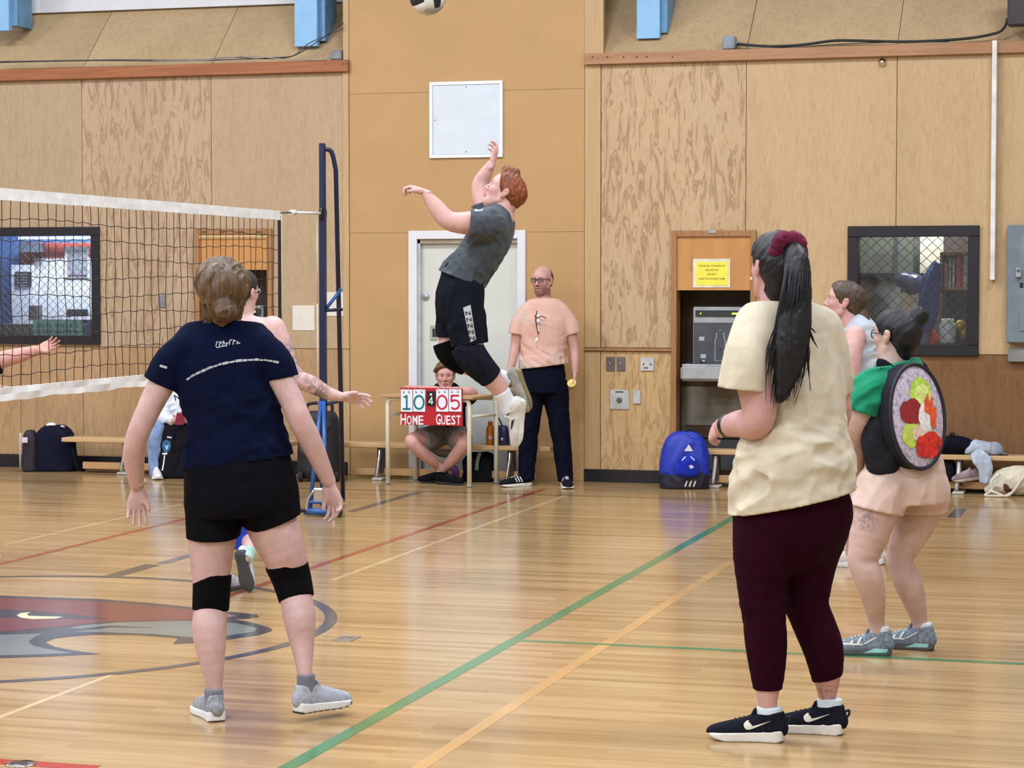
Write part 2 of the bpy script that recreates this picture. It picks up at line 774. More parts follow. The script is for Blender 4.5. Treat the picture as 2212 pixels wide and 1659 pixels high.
def folds(specs, seed=0.0):
    """specs: (direction along the fold, across freq, along freq, amplitude)"""
    def fn(P):
        out = 0
        for i, (d, fa, fl, am) in enumerate(specs):
            d = unit(d)
            al = P @ d
            warp = vnoise(P * 6.0 + seed + 17.3 * i)[:, None] * 0.05
            ac = P - al[:, None] * d + warp
            q = ac * fa + (al * fl)[:, None] * d + seed + 31.7 * i
            nz = vnoise(q)
            out = out + am * (1 - 2 * np.abs(nz)) * 0.8 + am * 0.2 * vnoise(q * 2.1)
        return out
    return fn


def join(parts):
    V, Q, b = [], [], 0
    for (v, q) in parts:
        V.append(v)
        Q.append(q + b)
        b += len(v)
    return np.concatenate(V), np.concatenate(Q)


def soft_obj(name, vq, mat, parent=None, col=None):
    V, Q = vq
    me = fast_mesh(name, V, Q)
    me.polygons.foreach_set('use_smooth', np.ones(len(Q), dtype=bool))
    if col is not None:
        at = me.color_attributes.new('Col', 'FLOAT_COLOR', 'POINT')
        c = np.ones((len(V), 4), dtype=np.float32)
        c[:, :3] = col(V)
        at.data.foreach_set('color', c.ravel())
    o = link_mesh(name, me, mat, parent)
    if parent is None:
        recentre(o)
    return o


def project_print(name, pieces, target_vq, o, u, v, nrm, mat, parent, lift=0.0025, depth=0.36, sub=0.02, keep_missing=False):
    """lay flat 2D pieces [(verts2d, faces)] on a soft surface by casting along -nrm from the plane o,u,v"""
    V, Q = target_vq
    bvh = BVHTree.FromPolygons([tuple(map(float, p)) for p in V], [tuple(map(int, q)) for q in Q])
    o, u, v, nrm = np.array(o, float), unit(u), unit(v), unit(nrm)
    mb = MB()
    import bmesh
    for (vs, fs) in pieces:
        bm = bmesh.new()
        bv = [bm.verts.new((p[0], p[1], 0)) for p in vs]
        for f in fs:
            try:
                bm.faces.new([bv[i] for i in f])
            except ValueError:
                pass
        bmesh.ops.triangulate(bm, faces=bm.faces)
        for _ in range(4):
            lg = [e for e in bm.edges if e.calc_length() > sub]
            if not lg:
                break
            bmesh.ops.subdivide_edges(bm, edges=lg, cuts=1)
            bmesh.ops.triangulate(bm, faces=[f for f in bm.faces if len(f.verts) > 4])
        bm.verts.ensure_lookup_table()
        bm.verts.index_update()
        out, okv = [], []
        for p in bm.verts:
            w0 = o + u * p.co.x + v * p.co.y + nrm * depth
            hit = bvh.ray_cast(Vector(w0), Vector(-nrm), depth * 2)
            if hit[0] is None:
                out.append(w0 - nrm * depth)
                okv.append(keep_missing)
            else:
                out.append(np.array(hit[0]) + nrm * lift)
                okv.append(True)
        fs2 = [tuple(q.index for q in f.verts) for f in bm.faces]
        fs2 = [f for f in fs2 if all(okv[i] for i in f)]
        bm.free()
        mb.add(out, fs2, True)
    return mb.build(name, mat, parent, fix=False)


# ------------------------------------------------------------------ people kit
SKINS = {'fair': (222, 172, 158), 'pink': (226, 176, 166), 'tan': (206, 158, 138), 'pale': (236, 190, 178)}


def linc(c):
    return np.array([lin(t) for t in c], dtype=np.float32)


class Person:
    """joints are given as (px, py, dd): frame position at distance d + dd, so the figure has real depth"""

    def __init__(self, d, base, label):
        self.d = d
        self.s = FPX / d
        self.root = empty('person', (base[0], base[1], 0.0), label, 'person')

    def J(self, px, py, dd=0.0):
        return D(px, py, self.d + dd)

    def secs(self, rows, ratio=1.0):
        """(px, py, dd, half width in px[, ratio]) -> loft sections"""
        out = []
        for r in rows:
            p = self.J(*r[:3])
            a = r[3] / self.s
            out.append([*p, a, a * (r[4] if len(r) > 4 else ratio)])
        return out

    def L(self, rows, u=None, ratio=1.0, k=0.015, sub=3, **kw):
        return Loft(self.secs(rows, ratio), u, k, sub, **kw)


def cv(r, u, f):
    """direction in the viewer's frame: right, up, away -> world"""
    return unit(RT * r + np.array((0, 0, 1.0)) * u + unit(np.array((FW[0], FW[1], 0))) * f)


class Head:
    """c: centre (world); fwd/up: directions; size: 1 = 24 cm tall"""

    def __init__(self, c, fwd, up, size=1.0, jaw=1.0, nose=1.0, mouth_open=0.0):
        self.c = np.array(c, float)
        self.y = unit(fwd)
        up = np.array(up, float)
        self.z = unit(up - self.y * (up @ self.y))
        self.x = np.cross(self.y, self.z)
        self.k = size
        self.jaw, self.nose, self.mo = jaw, nose, mouth_open

    def p(self, x, y, z):
        return self.c + self.k * (self.x * x + self.y * y + self.z * z)

    def sec(self, x, y, z, a, b=None):
        return [*self.p(x, y, z), a * self.k, (b if b else a) * self.k]

    def prims(self):
        S, X = self.sec, self.x
        j, n, mo = self.jaw, self.nose, self.mo
        P = []
        P.append(Loft([S(0, -.055, .02, .066, .066), S(0, -.012, .036, .076, .084), S(0, .028, .028, .068, .076)], X, .01, straight=True))
        P.append(Loft([S(0, .032, .03, .064, .05), S(0, .036, -.02, .062 * j, .05), S(0, .04, -.055, .054 * j, .046), S(0, .048, -.088, .037 * j, .036), S(0, .058, -.105, .022 * j, .024)], X, .02))
        for s in (-1, 1):
            P.append(Loft([S(s * .056, -.002, -.03, .016), S(s * .052 * j, .005, -.062, .016), S(s * .02 * j, .058, -.1, .016)], None, .025))
            P.append(Loft([S(s * .038, .064, -.022, .022)], None, .02))
        P.append(Loft([S(-.05, .06, .026, .012), S(-.02, .08, .024, .012), S(0, .083, .022, .011), S(.02, .08, .024, .012), S(.05, .06, .026, .012)], None, .016))
        for s in (-1, 1):      # eye sockets
            P.append(Loft([S(s * .031, .1, .006, .0185)], None, .012, sign=-1))
        P.append(Loft([S(0, .083, .018, .008), S(0, .096, -.008, .009 * n), S(0, .109, -.028, .0115 * n)], None, .008))
        for s in (-1, 1):
            P.append(Loft([S(s * .012, .096, -.034, .0085)], None, .006))
        P.append(Loft([S(-.022, .083, -.061, .005), S(0, .0945, -.058, .0075), S(.022, .083, -.061, .005)], None, .005))
        P.append(Loft([S(-.019, .083, -.07 - mo, .005), S(0, .0925, -.072 - mo, .008), S(.019, .083, -.07 - mo, .005)], None, .005))
        if mo > 0:
            P.append(Loft([S(-.014, .092, -.066 - mo / 2, .004 + mo / 3), S(.014, .092, -.066 - mo / 2, .004 + mo / 3)], None, .004, sign=-1))
        for s in (-1, 1):      # ears
            P.append(Loft([S(s * .076, -.006, -.03, .009, .012), S(s * .082, -.012, -.004, .009, .02), S(s * .083, -.016, .018, .008, .016)], X, .006))
            P.append(Loft([S(s * .095, -.006, .0, .011)], None, .006, sign=-1))
        return P

    def eyes(self, parent, iris=(70, 60, 50)):
        mw, mi = plain('eye_white', (205, 192, 186), 0.3), plain('iris_%d' % iris[0], iris, 0.2)
        for s in (-1, 1):
            mb = MB()
            k = self.k
            mb.ellipsoid(self.p(s * .031, .0735, .005), self.x * .0135 * k, self.y * .0140 * k, self.z * .0070 * k)
            o = mb.build('eye', mw, parent)
            mb = MB()
            mb.ellipsoid(self.p(s * .031, .0845, .005), self.x * .0066 * k, self.y * .0045 * k, self.z * .0066 * k, 12, 8)
            mb.build('iris', mi, o)

    def brows(self, parent, mat):
        for s in (-1, 1):
            mb = MB()
            pts = catmull([self.p(s * .014, .0905, .026), self.p(s * .03, .088, .032), self.p(s * .05, .073, .028)], 4)
            mb.tube(pts, [.0045 * self.k] * 8 + [.0025 * self.k], 6, flat=(self.y, .6))
            mb.build('eyebrow', mat, parent)

    def colour(self, V, base, lips=(0.80, 0.55, 0.55), stubble=0.0):
        """multiplies the skin colour near lips, ears, cheeks, nose"""
        q = (V - self.c.astype(np.float32)) / self.k
        x, y, z = q @ self.x, q @ self.y, q @ self.z
        m = np.ones((len(V), 3), dtype=np.float32)
        lip = np.clip(1.25 - np.sqrt((x / .024) ** 2 + ((z + .066 + self.mo / 2) / (.013 + self.mo / 2)) ** 2), 0, 1) * (y > .07)
        lip = np.clip(lip * 3, 0, 1)[:, None]
        m = m * (1 - lip) + lip * np.array(lips)
        ch = np.exp(-(((np.abs(x) - .042) / .022) ** 2 + ((z + .028) / .022) ** 2)) * (y > .02) * 0.5
        ns = np.exp(-((x / .014) ** 2 + ((z + .03) / .014) ** 2)) * (y > .09) * 0.5
        er = np.exp(-(((np.abs(x) - .085) / .012) ** 2 + ((z) / .03) ** 2)) * 0.6
        g = np.clip(ch + ns + er, 0, 1)[:, None]
        m = m * (1 - g) + g * m * np.array((1.02, 0.80, 0.78))
        ey = np.exp(-(((np.abs(x) - .031) / .016) ** 2 + ((z - .006) / .011) ** 2)) * (y > .05) * 0.5
        m *= 1 - ey[:, None] * np.array((.35, .5, .5))
        if stubble:
            st = np.clip((-.045 - z) / .02, 0, 1) * (y > -.01) * np.clip((z + .14) / .02, 0, 1)
            mu = np.exp(-((x / .03) ** 2 + ((z + .047) / .008) ** 2)) * (y > .07)
            st = np.clip(st + mu, 0, 1)[:, None] * (1 - lip) * stubble
            m = m * (1 - st) + st * m * np.array((.45, .40, .38))
        return m


def hand(wrist, d, n, thumb_side, size=1.0, curl=(0.35, 0.4, 0.45, 0.5), thumb=(0.75, 0.6, 0.25), spread=0.10, k=0.004, thumb_curl=0.3):
    """d: towards the fingers, n: out of the palm, thumb_side: +1/-1 along cross(d, n)"""
    d = unit(d)
    n = np.array(n, float)
    n = unit(n - d * (n @ d))
    t = np.cross(d, n) * thumb_side
    w = np.array(wrist, float)
    z = size
    P = []

    def S(pt, a, b=None):
        return [*pt, a * z, (b if b else a) * z]
    P.append(Loft([S(w - d * .03 * z, .026, .019), S(w + d * .005 * z, .027, .018), S(w + d * .035 * z + t * .003 * z, .036, .017), S(w + d * .07 * z, .041, .014), S(w + d * .088 * z, .040, .011)], t, .006))
    P.append(Loft([S(w + d * .02 * z + t * .018 * z + n * .008 * z, .017), S(w + d * .055 * z + t * .028 * z + n * .008 * z, .014)], None, .012))
    offs = (.030, .0105, -.0095, -.028)
    base = (.086, .092, .088, .078)
    lens = (.072, .080, .074, .058)
    for i in range(4):
        sp = spread * (1.5 - i)
        dd = unit(d + t * sp)
        p = w + d * base[i] * z + t * offs[i] * z
        pts = [S(p - dd * .015 * z, .0095)]
        ang = 0.0
        q = p
        for j, (fr, rr) in enumerate(((.45, .0088), (.30, .0080), (.25, .0066))):
            pts.append(S(q, (.0094, .0088, .0080)[j]))
            ang += curl[i] * (0.8, 1.1, 0.9)[j]
            q = q + (dd * cos(ang) + n * sin(ang)) * lens[i] * fr * z
        pts.append(S(q, .0064))
        P.append(Loft(pts, None, k, straight=True))
    td = unit(d * thumb[0] + t * thumb[1] + n * thumb[2])
    tp = w + d * .03 * z + t * .024 * z + n * .006 * z
    t1 = tp + td * .038 * z
    td2 = unit(td * cos(thumb_curl) + (d * .6 + n * .5 - t * .5) * sin(thumb_curl))
    t2 = t1 + td2 * .032 * z
    P.append(Loft([S(tp, .014), S(t1, .0115), S(t2, .0085)], None, .008, straight=True))
    return P


def shoe(parent, heel, toe_dir, up, length, mats, style, h=0.004, lift=0.0, width=1.0, collar=0.078, cy=0.050):
    """heel: point under the back of the heel; builds shoe > upper, sole, laces, extras; returns frame + upper mesh"""
    y = unit(toe_dir)
    up = np.array(up, float)
    z = unit(up - y * (up @ y))
    x = np.cross(y, z)
    o = np.array(heel, float)
    L = length

    def pt(a, b, c):
        return o + x * a + y * b + z * c
    wk = width * L / 0.28
    ys = np.array([-.01, 0, .03, .10, .30, .50, .68, .82, .92, .985, 1.0, 1.01]) * L
    ws = np.array([.002, .020, .030, .034, .031, .036, .046, .045, .038, .022, .008, .001]) * wk
    st = style.get('sole', 0.028)

    def frame(P):
        q = P - o.astype(np.float32)
        return q @ x, q @ y, q @ z

    def sole_fn(P):
        a, b, c = frame(P)
        wd = np.interp(b, ys, ws) + 0.004
        dw = np.maximum(np.abs(a) - wd, 0) + np.minimum(np.abs(a) - wd, 0)
        de = np.maximum(-b - .004, b - L - .004)
        top = st * (1.0 - 0.35 * np.clip(b / L, 0, 1)) + style.get('heelup', 0.004) * np.clip(1 - b / (.2 * L), 0, 1)
        bot = style.get('spring', 0.012) * np.clip((b / L - .7) / .3, 0, 1) ** 2 + 0.006 * np.clip(1 - b / (.08 * L), 0, 1)
        dv = np.maximum(c - top, bot - c)
        return np.maximum(np.maximum(dw, de), dv)
    cor = np.array([pt(a, b, c) for a in (-.06, .06) for b in (-.02, L + .02) for c in (-.01, .16)])
    sole_p = Fn(sole_fn, cor.min(0), cor.max(0), .002)
    root = parent
    so = soft([sole_p], h, it=1)
    # upper
    hh = style.get('h', 1.0)
    secs = [(.045, .050, .026, .032), (.11, .046, .033, .046), (.25, .046, .033, .049), (.42, .042, .036, .048), (.60, .035, .041, .042), (.78, .030, .042, .034), (.92, .026, .033, .026), (.975, .024, .018, .016)]
    U = Loft([[*pt(0, b * L, c * hh), a * wk, e * hh] for (b, c, a, e) in secs], x, .012)
    C = Loft([[*pt(0, .15 * L, .045), .034 * wk, cy * .95], [*pt(0, .19 * L, collar), .034 * wk, cy]], x, .012)
    T = Loft([[*pt(0, .44 * L, .070), .018, .010], [*pt(0, .375 * L, collar + .022), .019, .007]], x, .006)
    upp = soft([U, C, T, Loft([[*pt(0, .19 * L, collar + .03), .027 * wk, cy - .009], [*pt(0, .19 * L, collar - .008), .027 * wk, cy - .009]], x, .006, sign=-1)],
               h, clips=[(pt(0, 0, st * .55), -z)], it=1)
    s = soft_obj('shoe', upp, mats[0], root)
    soft_obj('sole', so, mats[1], s)
    if style.get('tread') is not None:
        mb = MB()
        for i in range(9):
            b = (.06 + .88 * i / 8) * L
            wd = float(np.interp(b, ys, ws))
            c = style.get('spring', 0.012) * max(0, (b / L - .7) / .3) ** 2
            mb.obox(pt(0, b, c + .003), x, y, z, wd, L * .035, .006)
        mb.build('tread', style['tread'], s)
    if len(mats) > 2:
        mb = MB()
        for i in range(5):
            b = (.40 + .06 * i) * L
            cc = float(np.interp(b / L, [t[0] for t in secs], [(t[1] + t[3]) for t in secs])) * hh
            pts = [pt(-.020, b - .004, cc - .010), pt(-.010, b, cc - .001), pt(0, b + .003, cc + .002), pt(.010, b, cc - .001), pt(.020, b - .004, cc - .010)]
            mb.tube(catmull(pts, 3), .0028, 5)
        mb.build('laces', mats[2], s)
    return dict(o=o, x=x, y=y, z=z, pt=pt, L=L, vq=upp, obj=s, sole=so)


def head_hair(hd, shell, h, clips, name, mat, parent, extra=(), fold=None):
    """hair cap: list of local (x,y,z,a,b) sections grown over the skull, with clip planes given locally"""
    P = [Loft([hd.sec(*s) for s in sh], hd.x, .02) for sh in shell]
    P += list(extra)
    cl = [(hd.p(*p), hd.x * n[0] + hd.y * n[1] + hd.z * n[2]) for (p, n) in clips]
    vq = soft(P, h, clips=cl, fold=fold, it=1)
    return soft_obj(name, vq, mat, parent), vq


def body(P, groups, skin_c, heads=(), paint=None, name='body', mat='skin'):
    """groups: list of (prims, voxel) meshed and joined into one body"""
    vq = join([soft(pr, h, it=2 if h > .0045 else 1) for pr, h in groups])
    base = linc((skin_c[0] * .945, skin_c[1] * .985, skin_c[2] * 1.025))

    def col(V):
        c = np.tile(base, (len(V), 1))
        for hd, kw in heads:
            c = c * hd.colour(V, c, **kw)
        if paint is not None:
            c = paint(V, c)
        return np.clip(c, 0, 1)
    return soft_obj(name, vq, skin(mat), P.root, col), vq


def foot(P, ax, ay, dd, dr, L, mats, style, sockmat, sock_top, a=.043, b=.033, lift=0.0, h=.004, **kw):
    """a shoe under the ankle with its sock; ankle frame position (ax, ay) at depth offset dd"""
    A = P.J(ax, ay, dd)
    dr = unit((dr[0], dr[1], 0))
    heel = np.array((A[0], A[1], lift)) - dr * .19 * L
    s = shoe(P.root, heel, dr, np.array((0, 0, 1.0)), L, mats, style, h, **kw)
    top = P.J(ax, sock_top, dd)
    low = s['pt'](0, .19 * L, .05)
    ux = unit(top - low)
    if sockmat is not None:
        vq = soft([Loft([[*top, a, b], [*(top * .5 + low * .5), a, b], [*low, a, b]], dr, .01, clips=[(top, top - low)])], .005)
        soft_obj('sock', vq, sockmat, P.root)
    return s


# ================================================================== the room
def plywood(name, c1, c2, dark, seed=0.0, amount=0.5, rough=0.5):
    """rotary-cut plywood: pale sheet with tall wandering darker figure"""
    if name in MATS:
        return MATS[name]
    n = NT(name)
    tc = n.n('ShaderNodeTexCoord')
    mp = n.n('ShaderNodeMapping')
    mp.inputs['Location'].default_value = (seed, seed * 1.7, seed * 0.6)
    mp.inputs['Scale'].default_value = (1, 1, 0.20)
    n.l(tc.outputs['Object'], mp.inputs[0])
    big = n.noise(mp.outputs[0], 1.6, 3, 0.5, 0.4)
    fig = n.noise(mp.outputs[0], 17.0, 4, 0.55, 1.3)
    fine = n.noise(mp.outputs[0], 60.0, 3, 0.6, 0.3)
    col = n.ramp(big, [(0.3, c1), (0.7, c2)])
    streak = n.ramp(fig, [(0.50, (255, 255, 255)), (0.60, dark), (0.66, (255, 255, 255))])
    col = n.mix(col, streak, amount, 'MULTIPLY')
    spots = n.ramp(fig, [(0.30, (225, 205, 185)), (0.38, (255, 255, 255))])
    col = n.mix(col, spots, amount * 0.7, 'MULTIPLY')
    col = n.mix(col, n.ramp(fine, [(0.35, (232, 226, 220)), (0.6, (255, 255, 255))]), 0.35, 'MULTIPLY')
    n.base(col)
    n.b.inputs['Roughness'].default_value = rough
    n.b.inputs['Specular IOR Level'].default_value = 0.3
    n.bump(fine, 0.05, 0.002)
    MATS[name] = n.m
    return n.m


def trimwood(name, c1, c2, rough=0.45, scale=(2, 40, 40)):
    if name in MATS:
        return MATS[name]
    n = NT(name)
    v = n.coord(scale)
    f = n.noise(v, 1.0, 4, 0.6, 0.6)
    n.base(n.ramp(f, [(0.3, c1), (0.7, c2)]))
    n.b.inputs['Roughness'].default_value = rough
    n.bump(f, 0.08, 0.002)
    MATS[name] = n.m
    return n.m


def floor_mat():
    n = NT('floor_boards')
    tc = n.n('ShaderNodeTexCoord')
    mp = n.n('ShaderNodeMapping')
    n.l(tc.outputs['Object'], mp.inputs[0])
    br = n.n('ShaderNodeTexBrick')
    br.offset = 0.37
    br.offset_frequency = 3
    br.inputs['Scale'].default_value = 1.0
    br.inputs['Brick Width'].default_value = 1.15
    br.inputs['Row Height'].default_value = 0.057
    br.inputs['Mortar Size'].default_value = 0.0007
    br.inputs['Mortar Smooth'].default_value = 0.6
    br.inputs['Bias'].default_value = 0.0
    br.inputs['Color1'].default_value = rgb((184, 153, 109))
    br.inputs['Color2'].default_value = rgb((203, 173, 128))
    br.inputs['Mortar'].default_value = rgb((158, 125, 84))
    n.l(mp.outputs[0], br.inputs['Vector'])
    m2 = n.n('ShaderNodeMapping')
    m2.inputs['Scale'].default_value = (0.55, 9.0, 1)
    n.l(tc.outputs['Object'], m2.inputs[0])
    band = n.noise(m2.outputs[0], 1.0, 3, 0.55, 0.2)
    m3 = n.n('ShaderNodeMapping')
    m3.inputs['Scale'].default_value = (3.0, 55.0, 1)
    n.l(tc.outputs['Object'], m3.inputs[0])
    grain = n.noise(m3.outputs[0], 1.0, 4, 0.6, 0.3)
    big = n.noise(tc.outputs['Object'], 0.6, 2, 0.5)
    c = n.mix(br.outputs[0], n.ramp(band, [(0.28, (205, 188, 165)), (0.5, (245, 240, 232)), (0.72, (255, 255, 255))]), 0.85, 'MULTIPLY')
    c = n.mix(c, n.ramp(grain, [(0.3, (225, 215, 200)), (0.65, (255, 255, 255))]), 0.6, 'MULTIPLY')
    c = n.mix(c, n.ramp(big, [(0.35, (228, 218, 205)), (0.65, (255, 255, 255))]), 0.5, 'MULTIPLY')
    n.base(c)
    rr = n.n('ShaderNodeMapRange')
    rr.inputs['To Min'].default_value = 0.13
    rr.inputs['To Max'].default_value = 0.21
    n.l(band, rr.inputs['Value'])
    n.l(rr.outputs[0], n.b.inputs['Roughness'])
    n.b.inputs['Specular IOR Level'].default_value = 0.5
    bmp = n.noise(m2.outputs[0], 0.7, 2)
    n.bump(bmp, 0.05, 0.01)
    return n.m


M_FLOOR = floor_mat()
M_UP = [plywood('plywood_upper_%d' % i, a, b, d, 3.1 * i + 0.7, am) for i, (a, b, d, am) in enumerate((
    ((179, 154, 123), (188, 162, 131), (215, 208, 198), 0.30),
    ((184, 157, 126), (194, 167, 137), (200, 188, 172), 0.75),
    ((184, 158, 125), (192, 165, 132), (215, 208, 198), 0.25),
    ((196, 166, 128), (206, 176, 138), (196, 182, 162), 0.80),
    ((198, 168, 126), (205, 174, 132), (218, 210, 200), 0.30),
    ((196, 166, 124), (204, 173, 130), (218, 210, 200), 0.28)))]
M_LOWL = plywood('plywood_lower_left', (180, 144, 104), (192, 156, 116), (212, 204, 194), 5.0, 0.5)
M_LOWM = plywood('plywood_lower_mid', (200, 164, 114), (210, 175, 126), (200, 186, 168), 8.0, 0.7)
M_LOWR = plywood('plywood_lower_right', (122, 86, 53), (134, 97, 62), (212, 204, 194), 11.0, 0.5)
M_SILL = [plywood('plywood_sill_%d' % i, (182, 154, 116), (196, 168, 129), (212, 204, 192), 13.0 + i, 0.35) for i in range(3)]
M_PIL = plain('pilaster_paint', (190, 150, 98), 0.55, var=0.014, scale=3.0)
M_TRIML = trimwood('trim_red_wood', (142, 82, 46), (172, 106, 64))
M_TRIMR = trimwood('trim_pale_wood', (158, 112, 74), (182, 136, 96))
M_STRIP = trimwood('corner_strip_wood', (186, 152, 106), (200, 166, 120), scale=(40, 40, 2))
M_STRIPV = trimwood('casing_wood', (150, 104, 62), (176, 128, 82), scale=(40, 40, 2))
M_BASE = plain('black_baseboard', (26, 23, 32), 0.35)
M_WHITE = plain('white_paint', (226, 226, 230), 0.45, var=0.01)
M_WALLP = plain('plain_wall', (196, 190, 182), 0.6, var=0.03)
M_CEIL = plain('ceiling_paint', (225, 222, 214), 0.7, var=0.02)
M_BLACKF = plain('black_frame', (24, 22, 30), 0.4)
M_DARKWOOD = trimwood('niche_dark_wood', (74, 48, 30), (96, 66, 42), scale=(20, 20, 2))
M_STEEL = plain('steel', (176, 178, 180), 0.34, 0.35, var=0.05)
M_CHROME = plain('chrome', (215, 216, 220), 0.12, 1.0, var=0.01)
M_GREYP = plain('grey_plastic', (128, 128, 130), 0.5)
M_DARKG = plain('dark_grey_panel', (70, 72, 76), 0.35)
M_BLUEBEAM = plain('sky_blue_paint', (143, 192, 232), 0.45, var=0.02)
M_BLACKC = plain('black_cable', (22, 22, 26), 0.5)

XL, XR, YN = -17.0, 5.0, -5.0          # room limits
ZSPLIT, ZTRIM = 1.082, 3.49

# floor
fl = MB().box(XL - .3, XR + .3, YN - .3, YW + .8, -0.1, 0.0).build('floor', M_FLOOR, kind='structure')
# far shell (behind and beside the camera) and the ceiling
MB().box(XL - .2, XL, YN, YW + 2.2, 0, CEIL_Z).build('wall_left', M_WALLP, kind='structure')
MB().box(XR, XR + .2, YN, YW + 2.2, 0, CEIL_Z).build('wall_right', M_WALLP, kind='structure')
MB().box(XL, XR, YN - .2, YN, 0, CEIL_Z).build('wall_front', M_WALLP, kind='structure')
MB().box(XL - .2, XR + .2, YN - .2, YW + 2.4, CEIL_Z, CEIL_Z + .15).build('ceiling', M_CEIL, kind='structure')


def wrect(x0, y0, x1, y1):
    """frame box -> X0, X1, Z0, Z1 on the wall plane"""
    a, b = W(x0, y1), W(x1, y0)
    c, d = W(x0, y0), W(x1, y1)
    return (a[0] + c[0]) / 2, (b[0] + d[0]) / 2, (a[2] + d[2]) / 2, (b[2] + c[2]) / 2


WIN_L = wrect(-48, 491, 217, 743)
WIN_R = wrect(1831, 488, 2115, 768)
NIC_L = wrect(424, 494, 590, 1012)
NIC_R = wrect(1451, 498, 1633, 1030)
NIC_L = (NIC_L[0], NIC_L[1], 0.0, NIC_L[3])
NIC_R = (NIC_R[0], NIC_R[1], 0.0, NIC_R[3])
DOOR = wrect(884, 498, 1136, 1030)
DOOR = (DOOR[0], DOOR[1], 0.0, DOOR[3])
SEAM = [W(178, 400)[0] - 1.225 * k for k in (4, 3, 2, 1)] + [W(178, 400)[0], W(457, 400)[0], W(741, 400)[0]]
SEAMR = [W(1298, 400)[0], W(1611, 400)[0], W(1936, 400)[0], W(1936, 400)[0] + 1.21, W(1936, 400)[0] + 2.42, W(1936, 400)[0] + 3.63, W(1936, 400)[0] + 4.84]
PIL0, PIL1 = W(755, 400)[0], W(1263, 400)[0]


def holed(mb, x0, x1, z0, z1, y0, y1, holes):
    xs = sorted({x0, x1, *[min(max(t, x0), x1) for h in holes for t in h[:2]]})
    zs = sorted({z0, z1, *[min(max(t, z0), z1) for h in holes for t in h[2:]]})
    for i in range(len(xs) - 1):
        for j in range(len(zs) - 1):
            cx, cz = (xs[i] + xs[i + 1]) / 2, (zs[j] + zs[j + 1]) / 2
            if xs[i + 1] - xs[i] < 1e-4 or zs[j + 1] - zs[j] < 1e-4:
                continue
            if any(h[0] < cx < h[1] and h[2] < cz < h[3] for h in holes):
                continue
            mb.box(xs[i], xs[i + 1], y0, y1, zs[j], zs[j + 1])
    return mb


HOLES = [WIN_L, WIN_R, NIC_L, NIC_R, DOOR]
wall_b = holed(MB(), XL, XR, 0, ZTRIM, YW + .02, YW + .10, HOLES).build('wall_back', plain('wall_backing', (92, 66, 40), 0.7), kind='structure')
G = 0.0025


def panel(x0, x1, z0, z1, mat, dy=0.0, gap=G):
    mb = holed(MB(), x0 + gap, x1 - gap, z0 + gap, z1 - gap, YW + dy, YW + .021, HOLES)
    if mb.v:
        mb.build('panel', mat, wall_b)


# upper and lower sheets, left part
edges = [XL] + SEAM
for i in range(len(edges) - 1):
    panel(edges[i], edges[i + 1], ZSPLIT, ZTRIM - .05, M_UP[(i + 2) % 3])
loe = [XL, SEAM[1] + .6, SEAM[3] + .6, W(180, 870)[0], W(180, 870)[0] + 1.22, SEAM[6]]
for i in range(len(loe) - 1):
    panel(loe[i], loe[i + 1], 0.10, ZSPLIT, M_LOWL)
# corner strips beside the painted pilaster
panel(SEAM[6], PIL0, 0.0, ZSPLIT, M_STRIP, -.012)
panel(SEAM[6], PIL0, ZSPLIT, ZTRIM - .05, M_STRIP, -.012)
panel(PIL1, SEAMR[0], 0.10, ZSPLIT, M_STRIP, -.006)
panel(PIL1, SEAMR[0], ZSPLIT + .03, ZTRIM - .05, M_STRIP, -.006)
# the pilaster: three painted boards, its top runs on past the frame
ZA, ZB = W(1180, 501)[2], W(1180, 193)[2]
for (z0, z1) in ((0.0, ZA), (ZA, ZB), (ZB, CEIL_Z)):
    mb = holed(MB(), PIL0 + .002, PIL1 - .002, z0 + .0012, z1 - .0012, YW - .004, YW + .021, HOLES)
    mb.build('panel', M_PIL, wall_b)
MB().box(PIL0, PIL1, YW + .021, YW + .75, ZTRIM - .02, CEIL_Z).build('pilaster_core', plain('pilaster_side', (120, 84, 46), 0.7), wall_b)
# strips that edge the pilaster above the trim
MB().box(PIL0 - .05, PIL0 - .001, YW - .01, YW + .05, ZTRIM, CEIL_Z).build('edge_strip', M_STRIP, wall_b)
MB().box(PIL1 + .001, SEAMR[0] + .02, YW - .01, YW + .05, ZTRIM, CEIL_Z).build('edge_strip', M_STRIP, wall_b)
# right part
for i in range(len(SEAMR) - 1):
    panel(SEAMR[i], SEAMR[i + 1], ZSPLIT + .03 if i == 0 else ZSPLIT, ZTRIM - .05, M_UP[3 + i % 3])
panel(SEAMR[0], NIC_R[0], 0.10, ZSPLIT, M_LOWM)
panel(NIC_R[1], W(1830, 900)[0], 0.10, ZSPLIT, M_LOWR)
panel(W(1830, 900)[0], W(1830, 900)[0] + 2.44, 0.10, ZSPLIT, M_LOWR)
panel(W(1830, 900)[0] + 2.44, XR, 0.10, ZSPLIT, M_LOWR)
# ledge between upper and lower sheets
MB().box(PIL1 + .002, NIC_R[0] - .002, YW - .02, YW + .01, ZSPLIT + .004, ZSPLIT + .028).build('ledge', M_STRIPV, wall_b)
